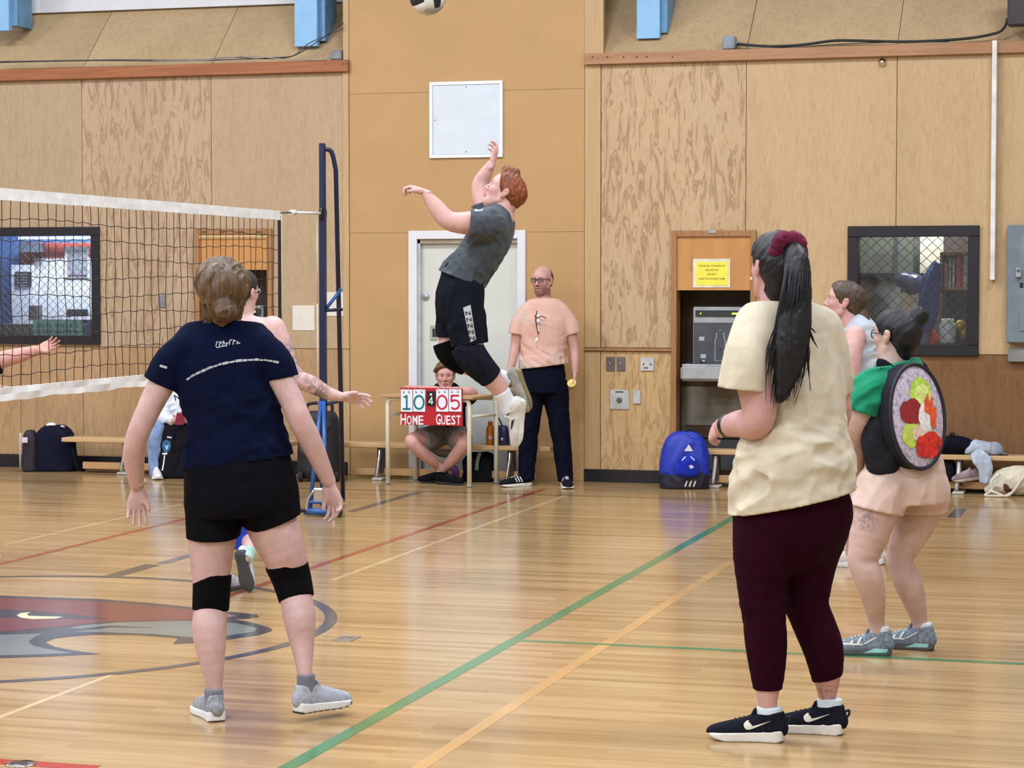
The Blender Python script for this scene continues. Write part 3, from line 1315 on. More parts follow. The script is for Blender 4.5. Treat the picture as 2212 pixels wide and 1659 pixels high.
# trims
t1 = MB().box(XL, PIL0 + .006, YW - .045, YW + .03, ZTRIM - .055, ZTRIM + .045, .004).build('trim_1', M_TRIML, kind='structure')
t2 = MB().box(PIL1 - .006 + .01, XR, YW - .045, YW + .03, ZTRIM - .055, ZTRIM + .035, .004).build('trim_2', M_TRIMR, kind='structure')
for px in (1283, 1315, 1350, 1378, 1400, 1455):
    q = W(px, 124)
    MB().ellipsoid((q[0], YW - .045, q[2]), (.007, 0, 0), (0, .002, 0), (0, 0, .007), 8, 6).build('bolt_hole', M_BLACKC, t2)
for px in (707, 745, 752):
    q = W(px, 139)
    MB().ellipsoid((q[0], YW - .045, q[2]), (.006, 0, 0), (0, .002, 0), (0, 0, .006), 8, 6).build('bolt_hole', M_BLACKC, t1)
# sloping sill above the trims, in sheets, and the white wall behind its top
ZS0, ZS1, YS = ZTRIM + .03, ZTRIM + .62, .62
wall_c = MB().box(XL, XR, YW + YS, YW + YS + .1, ZS1 - .02, CEIL_Z).build('wall_clerestory', plain('clerestory_paint', (222, 220, 222), 0.6, var=0.01), kind='structure')


def sill_sheet(x0, x1, mat):
    x0, x1 = x0 + .003, x1 - .003
    MB().prism([(x0, YW + .01, ZS0), (x1, YW + .01, ZS0), (x1, YW + YS, ZS1), (x0, YW + YS, ZS1)], (0, 0.02, -.02)).build('sill_panel', mat, wall_b)


es = [XL, SEAM[1], SEAM[2], SEAM[3], SEAM[4], SEAM[5], PIL0]
for i in range(len(es) - 1):
    sill_sheet(es[i], es[i + 1], M_SILL[i % 3])
es = [PIL1] + SEAMR[1:]
for i in range(len(es) - 1):
    sill_sheet(es[i], es[i + 1], M_SILL[(i + 1) % 3])
MB().box(XL, PIL0, YW + YS - .05, YW + YS + .02, ZS1 - .005, ZS1 + .12).build('trim_3', M_WHITE, kind='structure')
# baseboards
MB().box(XL, PIL0 - .02, YW - .018, YW + .02, 0, .115, .004).build('baseboard_left', M_BASE, kind='structure')
MB().box(PIL1, NIC_R[0], YW - .018, YW + .02, 0, .105, .004).build('baseboard_mid', M_BASE, kind='structure')
MB().box(NIC_R[1], XR, YW - .018, YW + .02, 0, .105, .004).build('baseboard_right', M_BASE, kind='structure')


# blue columns standing on the sill
def column(px0, px1, pyb, k, label):
    a, b = W(px0, pyb, -.10), W(px1, pyb, -.10)
    o = empty('roof_column', ((a[0] + b[0]) / 2, YW + .35, a[2]), label, 'column', 'sky-blue roof columns')
    y0 = YW + .10
    w2 = (b[0] - a[0]) / 2
    cx = (a[0] + b[0]) / 2
    MB().box(a[0], b[0], y0, y0 + .06, a[2], CEIL_Z, .004).build('front_plate', M_BLUEBEAM, o)
    MB().box(cx + w2 - .04, cx + w2 + .05, y0 + .06, y0 + .34, a[2] + .05, CEIL_Z).build('web', plain('beam_side_shaded', (110, 160, 200), 0.5), o)  # darker copy of the sky-blue paint: the side's shade is put into the colour


column(636, 685, 101, 0, 'sky-blue steel column on the sill left of the white wall panel')
column(1375, 1425, 84, 1, 'sky-blue steel column on the sill right of the tan pilaster')
column(-32, 19, 68, 2, 'sky-blue steel column cut by the upper left corner of the view')


# ------------------------------------------------------------------ door in the pilaster
dr = empty('door_1', (0, 0, 0), kind='structure')
fx = .075
x0, x1, z1 = DOOR[0], DOOR[1], DOOR[3]
mb = MB()
mb.box(x0, x0 + fx, YW - .02, YW + .10, 0, z1, .003)
mb.box(x1 - fx + .005, x1, YW - .02, YW + .10, 0, z1, .003)
mb.box(x0 + fx, x1 - fx + .005, YW - .02, YW + .10, z1 - fx + .005, z1, .003)
mb.build('door_frame', M_WHITE, dr)
M_DOOR = plain('door_leaf_paint', (214, 214, 204), 0.5, var=0.015, scale=2)
MB().box(x0 + fx - .01, x1 - fx + .02, YW + .045, YW + .085, 0.012, z1 - fx + .02).build('door_leaf', M_DOOR, dr)
MB().box(x0 + fx, x0 + fx + .022, YW + .005, YW + .05, 0, z1 - fx).build('door_stop', plain('door_stop_paint', (200, 202, 198), 0.5), dr)
MB().box(x0 + fx, x1 - fx, YW + .005, YW + .05, z1 - fx - .03, z1 - fx + .008).build('door_stop', plain('door_stop_top', (176, 166, 146), 0.5), dr)
q = W(920, 641, -.045)
MB().lathe((q[0], YW + .047, q[2]), (0, -1, 0), [(0, .03), (.012, .03), (.016, .026), (.016, .012), (.02, .011)], 20).build('deadbolt', M_STEEL, dr)
q = W(937, 719, -.045)
mb = MB()
mb.box(q[0] - .03, q[0] + .03, YW + .035, YW + .046, q[2] - .062, q[2] + .062, .004)
pl = mb.build('pull_plate', M_STEEL, dr)
MB().box(q[0] - .008, q[0] + .014, YW + .033, YW + .036, q[2] - .035, q[2] + .035).build('pull_recess', M_BLACKC, pl)

# white access panel high on the pilaster
xa, xb, za, zb = wrect(929, 176, 1087, 341)
ap = empty('access_panel', ((xa + xb) / 2, YW - .01, za), 'white square access panel high on the tan pilaster', 'access panel')
mb = MB()
fw_ = .028
mb.box(xa, xb, YW - .022, YW - .003, za, za + fw_, .002).box(xa, xb, YW - .022, YW - .003, zb - fw_, zb, .002)
mb.box(xa, xa + fw_, YW - .022, YW - .003, za + fw_, zb - fw_).box(xb - fw_, xb, YW - .022, YW - .003, za + fw_, zb - fw_)
mb.build('panel_frame', plain('white_enamel', (234, 237, 242), 0.4, var=0.005), ap)
MB().box(xa + fw_ + .002, xb - fw_ - .002, YW - .016, YW - .003, za + fw_ + .002, zb - fw_ - .002).build('panel_door', plain('panel_door_enamel', (214, 222, 230), 0.4, var=0.01), ap)
for (px, py) in ((941, 260), (1008, 188), (1008, 328)):
    q = W(px, py)
    MB().ellipsoid((q[0], YW - .016, q[2]), (.006, 0, 0), (0, .003, 0), (0, 0, .006), 8, 6).build('latch_screw', M_GREYP, ap)


# ------------------------------------------------------------------ windows with wire mesh, and the rooms behind
def glassmat():
    if 'pane_glass' in MATS:
        return MATS['pane_glass']
    m = bpy.data.materials.new('pane_glass')
    m.use_nodes = True
    t = m.node_tree
    for nd in list(t.nodes):
        t.nodes.remove(nd)
    out = t.nodes.new('ShaderNodeOutputMaterial')
    tr = t.nodes.new('ShaderNodeBsdfTransparent')
    tr.inputs[0].default_value = (0.93, 0.95, 0.96, 1)
    gl = t.nodes.new('ShaderNodeBsdfGlossy')
    gl.inputs['Roughness'].default_value = 0.03
    gl.inputs['Color'].default_value = (0.9, 0.93, 1, 1)
    mx = t.nodes.new('ShaderNodeMixShader')
    fr = t.nodes.new('ShaderNodeFresnel')
    fr.inputs[0].default_value = 1.5
    t.links.new(fr.outputs[0], mx.inputs[0])
    t.links.new(tr.outputs[0], mx.inputs[1])
    t.links.new(gl.outputs[0], mx.inputs[2])
    t.links.new(mx.outputs[0], out.inputs[0])
    MATS['pane_glass'] = m
    return m


def window(nm, R, fr, wire_mat, wsp=.062, wr=.0028):
    o = empty(nm, (0, 0, 0), kind='structure')
    x0, x1, z0, z1 = R
    mb = MB()
    for (a, b, c, d) in ((x0, x1, z0, z0 + fr), (x0, x1, z1 - fr, z1), (x0, x0 + fr, z0 + fr, z1 - fr), (x1 - fr, x1, z0 + fr, z1 - fr)):
        mb.box(a, b, YW - .03, YW + .10, c, d, .004)
    mb.build('window_frame', M_BLACKF, o)
    MB().box(x0 + fr, x1 - fr, YW + .06, YW + .066, z0 + fr, z1 - fr).build('window_pane', glassmat(), o)
    mb = MB()                      # diamond mesh just behind the pane
    xa, xb, za, zb = x0 + fr, x1 - fr, z0 + fr, z1 - fr
    for s in (1, -1):
        c = -4.0
        while c < 4.0:
            # line z = za + s*0.9*(x-xa) + c, clipped to the pane
            pts = []
            lo, hi = xa, xb
            k = s * 0.95
            f = lambda x: za + k * (x - xa) + c
            ends = sorted([(za - c - za) / k + xa, (zb - c - za) / k + xa])
            lo, hi = max(lo, ends[0]), min(hi, ends[1])
            if hi - lo > .01:
                mb.tube([(lo, YW + .085, f(lo)), (hi, YW + .085, f(hi))], wr, 4, caps=False, smooth=False)
            c += wsp * 1.35
    mb.build('wire_mesh', wire_mat, o, kind='stuff')
    return o


window('window_1', WIN_L, .075, plain('pale_wire', (112, 118, 128), 0.5), .055, .0022)
window('window_2', WIN_R, .085, plain('dark_wire', (70, 72, 76), 0.5), .062, .0025)


def back_room(R, depth, wallc, name, lampw, cl):
    x0, x1, z0, z1 = R[0] - .35, R[1] + .35, max(R[2] - .9, 0), R[3] + .45
    y0, y1 = YW + .11, YW + depth
    m = plain('%s_paint' % name, wallc, 0.7, var=0.03)
    mb = MB()
    mb.box(x0 - .05, x1 + .05, y1, y1 + .05, z0, z1).box(x0 - .05, x0, y0, y1, z0, z1).box(x1, x1 + .05, y0, y1, z0, z1)
    mb.box(x0 - .05, x1 + .05, y0, y1 + .05, z1, z1 + .05).box(x0 - .05, x1 + .05, y0, y1 + .05, z0 - .05, z0)
    mb.build('wall_' + name, m, kind='structure')
    l = bpy.data.lights.new(name + '_lamp', 'AREA')
    l.shape, l.size, l.size_y, l.energy, l.color = 'RECTANGLE', .9, .3, lampw, cl
    lo = bpy.data.objects.new(name + '_lamp', l)
    lo.location = ((x0 + x1) / 2, (y0 + y1) / 2, z1 - .03)
    COL.objects.link(lo)
    return x0, x1, y0, y1, z0, z1


RL = back_room(WIN_L, 1.0, (62, 104, 160), 'storeroom', 55, (.9, .95, 1))
RR = back_room(WIN_R, 1.3, (92, 96, 92), 'equipment_room', 26, (1, .98, .92))


# things seen through the left window
def WB(px, py, dy):
    return W(px, py, -dy)


def sheet(nm, px0, py0, px1, py1, dy, mat, label, cat, th=.012, group=None):
    a, b = WB(px0, py1, dy), WB(px1, py0, dy)
    o = MB().box(a[0], b[0], YW + dy - th, YW + dy, a[2], b[2]).build(nm, mat, label=label, cat=cat, group=group)
    return o, a, b


M_WB = plain('whiteboard_face', (226, 230, 240), 0.3, var=0.01)
sheet('red_board', 44, 524, 200, 575, .93, plain('brick_red_panel', (158, 66, 56), 0.6), 'brick-red panel on the storeroom wall above the white boards', 'panel')
sheet('steel_duct', 48, 526, 98, 545, .90, plain('duct_steel', (120, 134, 152), 0.35, 0.5), 'grey metal box before the red panel behind the left window', 'box', .08)
sheet('whiteboard', 76, 558, 200, 690, .92, M_WB, 'large white board seen through the left window', 'whiteboard', .02)
sheet('whiteboard', 28, 572, 74, 700, .88, M_WB, 'narrow white door panel at the left of the storeroom', 'panel', .02)
sheet('whiteboard', 140, 533, 192, 600, .905, M_WB, 'small white board carrying the grey sheet', 'whiteboard', .015)
sheet('grey_poster', 146, 541, 188, 594, .885, plain('grey_print', (140, 144, 158), 0.6, var=0.15, scale=30), 'grey printed sheet on the storeroom board', 'poster', .004)
o, a, b = sheet('black_sign', 33, 587, 68, 619, .855, plain('sign_black', (34, 36, 44), 0.5), 'small black printed sign on the white storeroom panel', 'sign', .006)
mb = MB()
for i in range(5):
    zz = b[2] - .022 - i * .026
    for k in range(4):
        xx = a[0] + .018 + k * .028 + .004 * (i % 2)
        mb.box(xx, xx + .018 + .005 * ((i * 3 + k) % 2), YW + .845, YW + .849, zz - .006, zz)
mb.build('print_lines', plain('pale_print', (170, 172, 178), 0.6), o, kind='stuff')
o, a, b = sheet('green_sign', 74, 692, 180, 724, .35, plain('mint_sign', (126, 190, 168), 0.5), 'mint green sign lying inside the left window sill', 'sign', .02)
mb = MB()
for i, (zz, c) in enumerate(((b[2] - .045, 0), (b[2] - .10, 1))):
    xx = a[0] + .03
    k = 0
    while xx < b[0] - .04:
        mb.box(xx, xx + .014 + .010 * ((k * 7 + i) % 3 == 0), YW + .326, YW + .331, zz - .02, zz + .014)
        xx += .034 + (.03 if k % 5 == 4 else 0)
        k += 1
mb.build('print_lines', plain('sign_blue_print', (60, 110, 130), 0.6), o, kind='stuff')
sheet('counter', 20, 700, 200, 740, .60, plain('counter_dark', (92, 88, 84), 0.6), 'dark counter below the white storeroom boards', 'counter', .2)
sheet('cardboard_box', 75, 660, 91, 692, .55, plain('taupe_card', (112, 100, 100), 0.7), 'taupe carton on the storeroom counter by the narrow panel', 'box', .1)
sheet('dark_crate', 158, 668, 190, 683, .55, plain('crate_dark', (58, 56, 66), 0.6), 'dark crate on the right of the storeroom counter', 'crate', .12)
mb = MB()
for (px, py) in ((30, 515), (0, 0)):
    pass
a, b = WB(46, 517, .86), WB(198, 511, .86)
MB().box(a[0], b[0], YW + .80, YW + .86, a[2], b[2]).build('strip_light', plain('strip_light_tube', (235, 242, 255), 0.3, emit=1.6), label='glowing strip light under the top of the left window', cat='light')

# things seen through the right window
o, a, b = sheet('shelf_board', 1853, 514, 1975, 604, 1.15, plain('murky_green', (88, 96, 84), 0.6), 'murky green cabinet at the back of the equipment room', 'cabinet', .10)
sheet('grey_carton', 1888, 548, 1932, 590, .95, plain('carton_grey', (122, 126, 118), 0.7), 'pale grey carton on the dark equipment shelf', 'box', .15)
sheet('dark_shelf', 1853, 590, 1940, 606, .9, plain('shelf_dark', (46, 44, 52), 0.6), 'dark shelf behind the upper left of the right window', 'shelf', .25)
sheet('steel_rail', 1930, 512, 1942, 600, .85, plain('rail_grey', (110, 112, 116), 0.4, 0.4), 'upright grey rail in the equipment room', 'rail', .05)
sheet('white_cabinet', 1988, 510, 2050, 590, 1.2, plain('cabinet_cream', (222, 218, 198), 0.5), 'cream cabinet side in the upper middle of the right window', 'cabinet', .04)
sheet('pale_board', 1853, 603, 1945, 742, .8, plain('board_grey_white', (190, 190, 182), 0.5), 'pale grey board behind the lower left of the right window', 'board', .04)
sheet('tan_board', 1944, 632, 2000, 742, .85, plain('board_tan', (176, 164, 142), 0.6), 'tan board in the middle of the right window', 'board', .04)
a, b = WB(2036, 745, .9), WB(2098, 546, .9)
sh = empty('wooden_shelf', ((a[0] + b[0]) / 2, YW + .8, a[2]), 'wooden shelf unit with upright folders behind the right window', 'shelf')
M_SHW = plain('shelf_pine', (178, 130, 88), 0.6)
mb = MB()
for py in (549, 623):
    z = WB(2060, py, .9)[2]
    mb.box(a[0], b[0], YW + .6, YW + .9, z - .012, z + .012)
mb.box(a[0], a[0] + .02, YW + .6, YW + .9, a[2], b[2])
mb.build('shelf_frame', M_SHW, sh)
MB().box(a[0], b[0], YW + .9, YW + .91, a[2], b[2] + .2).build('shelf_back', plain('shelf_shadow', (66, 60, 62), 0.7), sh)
zb_ = WB(2060, 621, .9)[2]
for i, (px, c, hh, w_) in enumerate(((2046, (210, 150, 130), .2, .03), (2056, (220, 214, 170), .24, .018), (2064, (240, 238, 232), .23, .014), (2072, (205, 90, 100), .25, .03), (2081, (190, 70, 84), .24, .028), (2088, (238, 240, 236), .26, .016))):
    xx = WB(px, 600, .9)[0]
    MB().box(xx, xx + w_, YW + .62, YW + .84, zb_, zb_ + hh).build('folder', plain('folder_%d' % i, c, 0.6), label='%s folder standing on the wooden shelf' % ['salmon', 'pale yellow', 'narrow white', 'bright red', 'dark red', 'tall white'][i], cat='folder', group='folders on the wooden shelf')
# hanging blue coat, ball net, red bits, white jug
V_ = soft([Loft([[*WB(2024, 572, .45), .03, .02], [*WB(2012, 605, .45), .065, .04], [*WB(2006, 660, .45), .075, .05], [*WB(1994, 715, .45), .06, .05]], (1, 0, 0), .02)], .008, fold=folds([((.2, 0, 1), 22, 3, .022)], 3.0))
tag(soft_obj('hanging_coat', V_, cloth('blue_coat', (44, 62, 120))), 'blue coat hanging in the middle of the right window', 'coat')
V_ = soft([Loft([[*WB(1952, 606, .65), .07, .07], [*WB(1972, 614, .65), .09, .09]], (1, 0, 0), .02)], .012, fold=folds([((1, 0, .5), 20, 5, .008)], 5.0))
tag(soft_obj('plastic_bag', V_, plain('bag_plastic_navy', (70, 76, 110), 0.15)), 'shiny dark plastic bag on the shelf behind the right window', 'bag')
V_ = soft([Loft([[*WB(2003, 712, .5), .05, .05], [*WB(2010, 738, .5), .08, .06]], (1, 0, 0), .02)], .012, fold=folds([((1, 0, .5), 20, 5, .01)], 6.0))
tag(soft_obj('red_cloth', V_, cloth('red_pinnies', (212, 72, 60))), 'red cloth bundle at the bottom of the right window', 'cloth')
sheet('grey_crate', 1982, 722, 2006, 742, .45, plain('crate_grey', (92, 98, 104), 0.6), 'small grey crate beside the red cloth bundle', 'crate', .1)
a, b = WB(2030, 741, .4), WB(2066, 690, .4)
MB().lathe(((a[0] + b[0]) / 2, YW + .35, a[2]), (0, 0, 1), [(0, .06), (.01, .068), (.15, .068), (.175, .05), (.2, .05)], 16).build('white_jug', plain('jug_white', (226, 228, 224), 0.4), label='white plastic jug at the lower right of the right window', cat='jug')
a = WB(2074, 705, .42)
MB().ellipsoid((a[0], YW + .42, a[2]), (.05, 0, 0), (0, .05, 0), (0, 0, .055)).ellipsoid((a[0] + .03, YW + .40, a[2] - .06), (.03, 0, 0), (0, .03, 0), (0, 0, .05)).build('gold_trophy', plain('gold_paint', (186, 148, 40), 0.35, 0.4), label='small golden figure beside the white jug', cat='trophy')


# ------------------------------------------------------------------ drinking-fountain niches
def niche(R, pz_top, pz_bot, label_side):
    o = empty('wall_niche_%s' % label_side, (0, 0, 0), kind='structure')
    x0, x1, z1 = R[0], R[1], R[3]
    cw = .045
    mb = MB()
    mb.box(x0, x0 + cw, YW - .03, YW + .12, 0, z1, .003).box(x1 - cw, x1, YW - .03, YW + .12, 0, z1, .003)
    mb.box(x0 + cw, x1 - cw, YW - .03, YW + .12, z1 - .05, z1, .003)
    mb.build('casing', M_STRIPV, o)
    MB().box(x0 + cw - .005, x1 - cw + .005, YW - .012, YW + .03, pz_bot, z1 - .05).build('hood_panel', trimwood('hood_wood', (190, 132, 72), (206, 148, 86), scale=(6, 6, 1.5)), o)
    mb = MB()
    dp = .42
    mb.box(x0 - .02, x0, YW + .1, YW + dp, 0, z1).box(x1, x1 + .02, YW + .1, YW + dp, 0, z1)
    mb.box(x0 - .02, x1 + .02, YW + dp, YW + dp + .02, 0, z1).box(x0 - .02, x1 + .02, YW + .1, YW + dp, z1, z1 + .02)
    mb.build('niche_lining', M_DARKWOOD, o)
    MB().box(x0, x1, YW + dp - .012, YW + dp, 0, .78).build('niche_back', plain('niche_back_paint', (166, 156, 138), 0.6), o)
    # lower shelf pieces at the back of the niche
    MB().box(x0 + .05, x1 - .05, YW + dp - .1, YW + dp - .015, .36, .46).build('lower_board', plain('board_brown', (84, 56, 26), 0.6), o)
    MB().box(x0 + .05, x1 - .05, YW + dp - .14, YW + dp - .015, .10, .35).build('vent_box', plain('vent_grey', (70, 70, 68), 0.6), o)
    return o


NR = niche(NIC_R, 0, W(1540, 627)[2], 'right')
NL = niche(NIC_L, 0, W(500, 583)[2], 'left')
q = W(1540, 501)
MB().box(q[0] - .035, q[0] + .035, YW - .036, YW - .028, q[2] - .012, q[2] + .012, .002).build('latch_plate', M_STEEL, NR)
# sloped ledge with slots on the left hood
a, b = W(425, 512), W(588, 494)
mb = MB()
mb.prism([(a[0], YW - .03, a[2]), (b[0], YW - .03, a[2]), (b[0] - .0, YW + .02, b[2]), (a[0], YW + .02, b[2])], (0, .01, -.02))
lg = mb.build('slotted_ledge', trimwood('ledge_pale', (205, 170, 116), (218, 184, 130)), NL)
for px in (441, 481, 521, 561):
    q = W(px, 501, .02)
    MB().box(q[0] - .026, q[0] + .026, YW - .032, YW - .014, q[2] - .006, q[2] + .004).build('slot', M_DARKWOOD, lg)


def filler(R, pxs, label):
    """bottle filler over a drinking basin"""
    (x0, x1, z0, z1), (bx0, bx1, bz0, bz1), yb = pxs
    o = empty('bottle_filler', ((x0 + x1) / 2, yb, z0), label, 'drinking fountain')
    bd = MB().box(x0, x1, yb - .03, yb + .06, z0, z1, .008).build('steel_back', M_STEEL, o)
    w_ = x1 - x0
    h_ = z1 - z0
    MB().box(x0 + .02 * w_, x1 - .04 * w_, yb - .034, yb - .028, z0, z1 - .27 * h_, .002).build('dark_recess', plain('recess_grey', (88, 92, 98), 0.25, 0.3), o)
    pn = MB().box(x0 + .05 * w_, x1 - .05 * w_, yb - .04, yb - .028, z1 - .17 * h_, z1 - .06 * h_, .003).build('display_bar', plain('display_dark', (52, 54, 60), 0.3), o)
    MB().box(x1 - .26 * w_, x1 - .15 * w_, yb - .0425, yb - .039, z1 - .13 * h_, z1 - .10 * h_).build('green_readout', plain('led_green', (190, 230, 60), 0.4, emit=1.2), pn)
    MB().box(x0 + .14 * w_, x0 + .16 * w_, yb - .0425, yb - .039, z1 - .13 * h_, z1 - .10 * h_).build('led', plain('led_green', (190, 230, 60), 0.4, emit=1.2), pn)
    # bottle outline
    cx = x0 + .52 * w_
    zt = z1 - .44 * h_
    pts = [(cx - .03, zt), (cx - .03, zt - .03), (cx - .042, zt - .07), (cx - .042, z0 + .08 * h_), (cx + .042, z0 + .08 * h_), (cx + .042, zt - .07), (cx + .03, zt - .03), (cx + .03, zt)]
    mb = MB()
    vs, fs = stroke2d(pts, .006)
    flat_print(mb, vs, fs, (0, yb - .0365, 0), (1, 0, 0), (0, 0, 1))
    for (u, v) in ((.17, .42), (.2, .12)):
        mb.box(x0 + (u - .05) * w_, x0 + (u + .05) * w_, yb - .0368, yb - .0355, z0 + v * h_, z0 + (v + .07) * h_)
    mb.lathe((cx, yb - .0365, zt + .018), (0, 0, 1), [(-.008, .006), (.004, .003), (.012, .001)], 8)
    mb.build('print', plain('pale_grey_print', (176, 180, 186), 0.5), bd)
    MB().lathe((cx, yb - .034, (zt + z0) / 2), (0, -1, 0), [(0, .008), (.006, .006)], 10).build('sensor', M_BLACKC, bd)
    # basin
    cxb = (bx0 + bx1) / 2
    hw = (bx1 - bx0) / 2
    bs = MB().box(bx0, bx1, yb - .27, yb + .0, bz0, bz1 - .01, .022).build('basin', M_STEEL, o)
    MB().box(bx0 + .012, bx1 - .012, yb - .255, yb - .0, bz1 - .012, bz1, .004).build('basin_rim', plain('steel_bright', (206, 208, 210), .3, .3), bs)
    MB().box(bx0 + .05, bx1 - .05, yb - .22, yb - .05, bz1 - .004, bz1 + .002).build('drain_recess', plain('recess_grey', (88, 92, 98), 0.25, 0.3), bs)
    MB().tube(catmull([(bx0 + .14, yb - .08, bz1 - .01), (bx0 + .14, yb - .10, bz1 + .02), (bx0 + .18, yb - .12, bz1 + .022)], 4), .010, 8).build('spout', M_CHROME, bs)
    return o


a = wrect(1493, 663, 1608, 790)
b = wrect(1478, 786, 1600, 822)
filler(NIC_R, (a, b, YW + .10), 'steel bottle filler and basin in the right wall niche')
dx = NIC_L[0] - NIC_R[0]
filler(NIC_L, ((a[0] + dx, a[1] + dx, a[2], a[3]), (b[0] + dx, b[1] + dx, b[2], b[3]), YW + .10), 'steel bottle filler in the left wall niche behind the net')

# yellow notice
xa, xb, za, zb = wrect(1498, 559, 1578, 621)
sg = empty('paper_sign', ((xa + xb) / 2, YW - .02, za), 'yellow paper notice in a clear sleeve on the right niche hood', 'sign')
MB().box(xa, xb, YW - .016, YW - .0122, za, zb).build('plastic_sleeve', plain('sleeve_plastic', (232, 226, 200), 0.25), sg)
ya = MB().box(xa + .022, xb - .018, YW - .018, YW - .0155, za + .018, zb - .026).build('yellow_sheet', plain('yellow_paper', (250, 232, 78), 0.6, var=0.02), sg)
mb = MB()
cx = (xa + xb) / 2
for (tx, py, wd) in (('PLEASE BE CONSIDERATE', 576, .215), ('AND RETURN', 585, .11), ('THE KEY!', 594, .075), ('HOPE YOU FOUND THEM', 604, .212)):
    z = W(1538, py)[2]
    vs, fs = text_polys(tx, 1.0, 0.012)
    ww = max(p[0] for p in vs) - min(p[0] for p in vs)
    k = wd / ww
    flat_print(MB(), [(x * k, y * .019) for (x, y) in vs], fs, (cx + .002, YW - .0186, z), (1, 0, 0), (0, 0, 1)).build('lettering', plain('brown_ink', (70, 58, 12), 0.7), ya, fix=False)
MB().box(xa - .03, xa - .006, YW - .0135, YW - .012, zb - .10, zb + .03).build('tape_strip', plain('old_tape', (172, 134, 80), 0.5), sg)


# ------------------------------------------------------------------ wall fittings
def plate(nm, box, mat, label, cat, extra=None, th=.008, group=None):
    xa, xb, za, zb = wrect(*box)
    e = empty(nm, ((xa + xb) / 2, YW - .005, za), label, cat, group)
    p = MB().box(xa, xb, YW - th - .002, YW + .001, za, zb, .002).build('cover', mat, e)
    if extra:
        extra(e, xa, xb, za, zb, YW - th - .002)
    return e


def toggle(e, xa, xb, za, zb, y):
    cx, cz = (xa + xb) / 2, (za + zb) / 2
    MB().box(cx - .006, cx + .006, y - .014, y, cz - .006, cz + .016, .002).build('toggle', M_CHROME, e)


def jack(e, xa, xb, za, zb, y):
    cx, cz = (xa + xb) / 2, (za + zb) / 2
    for (u, v) in ((-.03, .0), (.03, .0), (0, -.03), (-.02, -.03)):
        MB().lathe((cx + u, y, cz + v), (0, -1, 0), [(0, .008), (.004, .007)], 10).build('jack', M_DARKG, e)


def speakerjack(e, xa, xb, za, zb, y):
    cx, cz = (xa + xb) / 2, (za + zb) / 2
    MB().lathe((cx, y, cz - .005), (0, -1, 0), [(0, .024), (.006, .022), (.008, .014)], 16).build('socket', plain('socket_green', (86, 108, 96), 0.5), e)
    MB().box(cx - .035, cx + .035, y - .002, y, zb - .022, zb - .012).build('print', M_DARKG, e)


M_PLATE = plain('brushed_plate', (122, 118, 118), 0.35, 0.6)
M_PLATEL = plain('bright_plate', (206, 208, 206), 0.35, 0.35)
plate('light_switch', (1310, 771, 1328, 801), M_PLATE, 'steel light switch, left of the pair beside the right niche', 'light switch', toggle)
plate('light_switch', (1333, 771, 1351, 801), M_PLATE, 'steel light switch, right of the pair beside the right niche', 'light switch', toggle)
plate('jack_plate', (1384, 772, 1413, 801), M_PLATEL, 'square steel jack plate right of the light switches', 'wall plate', jack)
plate('socket_plate', (1318, 842, 1359, 884), M_PLATEL, 'large white socket plate with a green centre below the switches', 'wall plate', speakerjack)
plate('blank_plate', (1368, 843, 1384, 872), M_PLATEL, 'narrow white blank plate beside the large socket plate', 'wall plate', th=.012)
plate('wall_box', (342, 637, 359, 664), M_GREYP, 'small grey wall plate seen through the net', 'wall plate')
M_PAPER = plain('paper_off_white', (226, 218, 204), 0.7, var=0.015)
plate('paper_sheet', (632, 660, 680, 714), M_PAPER, 'white sheet pinned to the wall left of the net post', 'paper', th=.003)
plate('paper_sheet', (703, 631, 747, 683), M_PAPER, 'white sheet on the wall behind the net post', 'paper', th=.003)
# electrical panel at the right edge
xa, xb, za, zb = wrect(2176, 486, 2330, 740)
ep = empty('electrical_panel', ((xa + xb) / 2, YW - .05, za), 'grey electrical cabinet with a padlock at the right edge', 'electrical panel')
M_EP = plain('panel_grey_blue', (116, 130, 138), 0.45)
MB().box(xa, xb, YW - .10, YW, za, zb, .006).build('cabinet', M_EP, ep)
MB().box(xa + .10, xb - .10, YW - .106, YW - .099, za + .09, zb - .09, .003).build('cabinet_door', plain('panel_door_grey', (122, 136, 144), 0.45), ep)
q = W(2200, 592, .12)
lk = MB().box(q[0] - .022, q[0] + .022, YW - .135, YW - .112, q[2] - .025, q[2] + .012, .004).build('padlock', M_STEEL, ep)
MB().tube(catmull([(q[0] - .014, YW - .12, q[2] + .01), (q[0] - .014, YW - .12, q[2] + .034), (q[0], YW - .12, q[2] + .045), (q[0] + .014, YW - .12, q[2] + .034), (q[0] + .014, YW - .12, q[2] + .01)], 4), .005, 6).build('shackle', M_CHROME, lk)
q = W(2207, 616, .1)
MB().box(q[0] - .014, q[0] + .012, YW - .109, YW - .105, q[2] - .02, q[2] + .02).build('latch_slot', M_BLACKC, ep)
plate('junction_box', (2178, 752, 2240, 781), plain('box_grey', (140, 138, 134), 0.5), 'grey junction box below the electrical cabinet', 'junction box', th=.05)
# white cable conduit
a, b = W(2150, 92), W(2145, 605)
MB().box((a[0] + b[0]) / 2 - .019, (a[0] + b[0]) / 2 + .019, YW - .075, YW - .002, b[2], a[2] + .01, .004).build('cable_conduit', plain('conduit_white', (232, 226, 220), 0.4), label='long white vertical cable conduit beside the right window', cat='conduit')
# sensor under the trim
q = W(1906, 135)
se = empty('wall_sensor', (q[0], YW - .02, q[2]), 'small silver sensor under the right wooden trim', 'sensor')
MB().lathe((q[0], YW, q[2]), (0, -1, 0), [(0, .034), (.012, .032), (.02, .02), (.03, .018), (.034, .008)], 16).build('cap', M_CHROME, se)
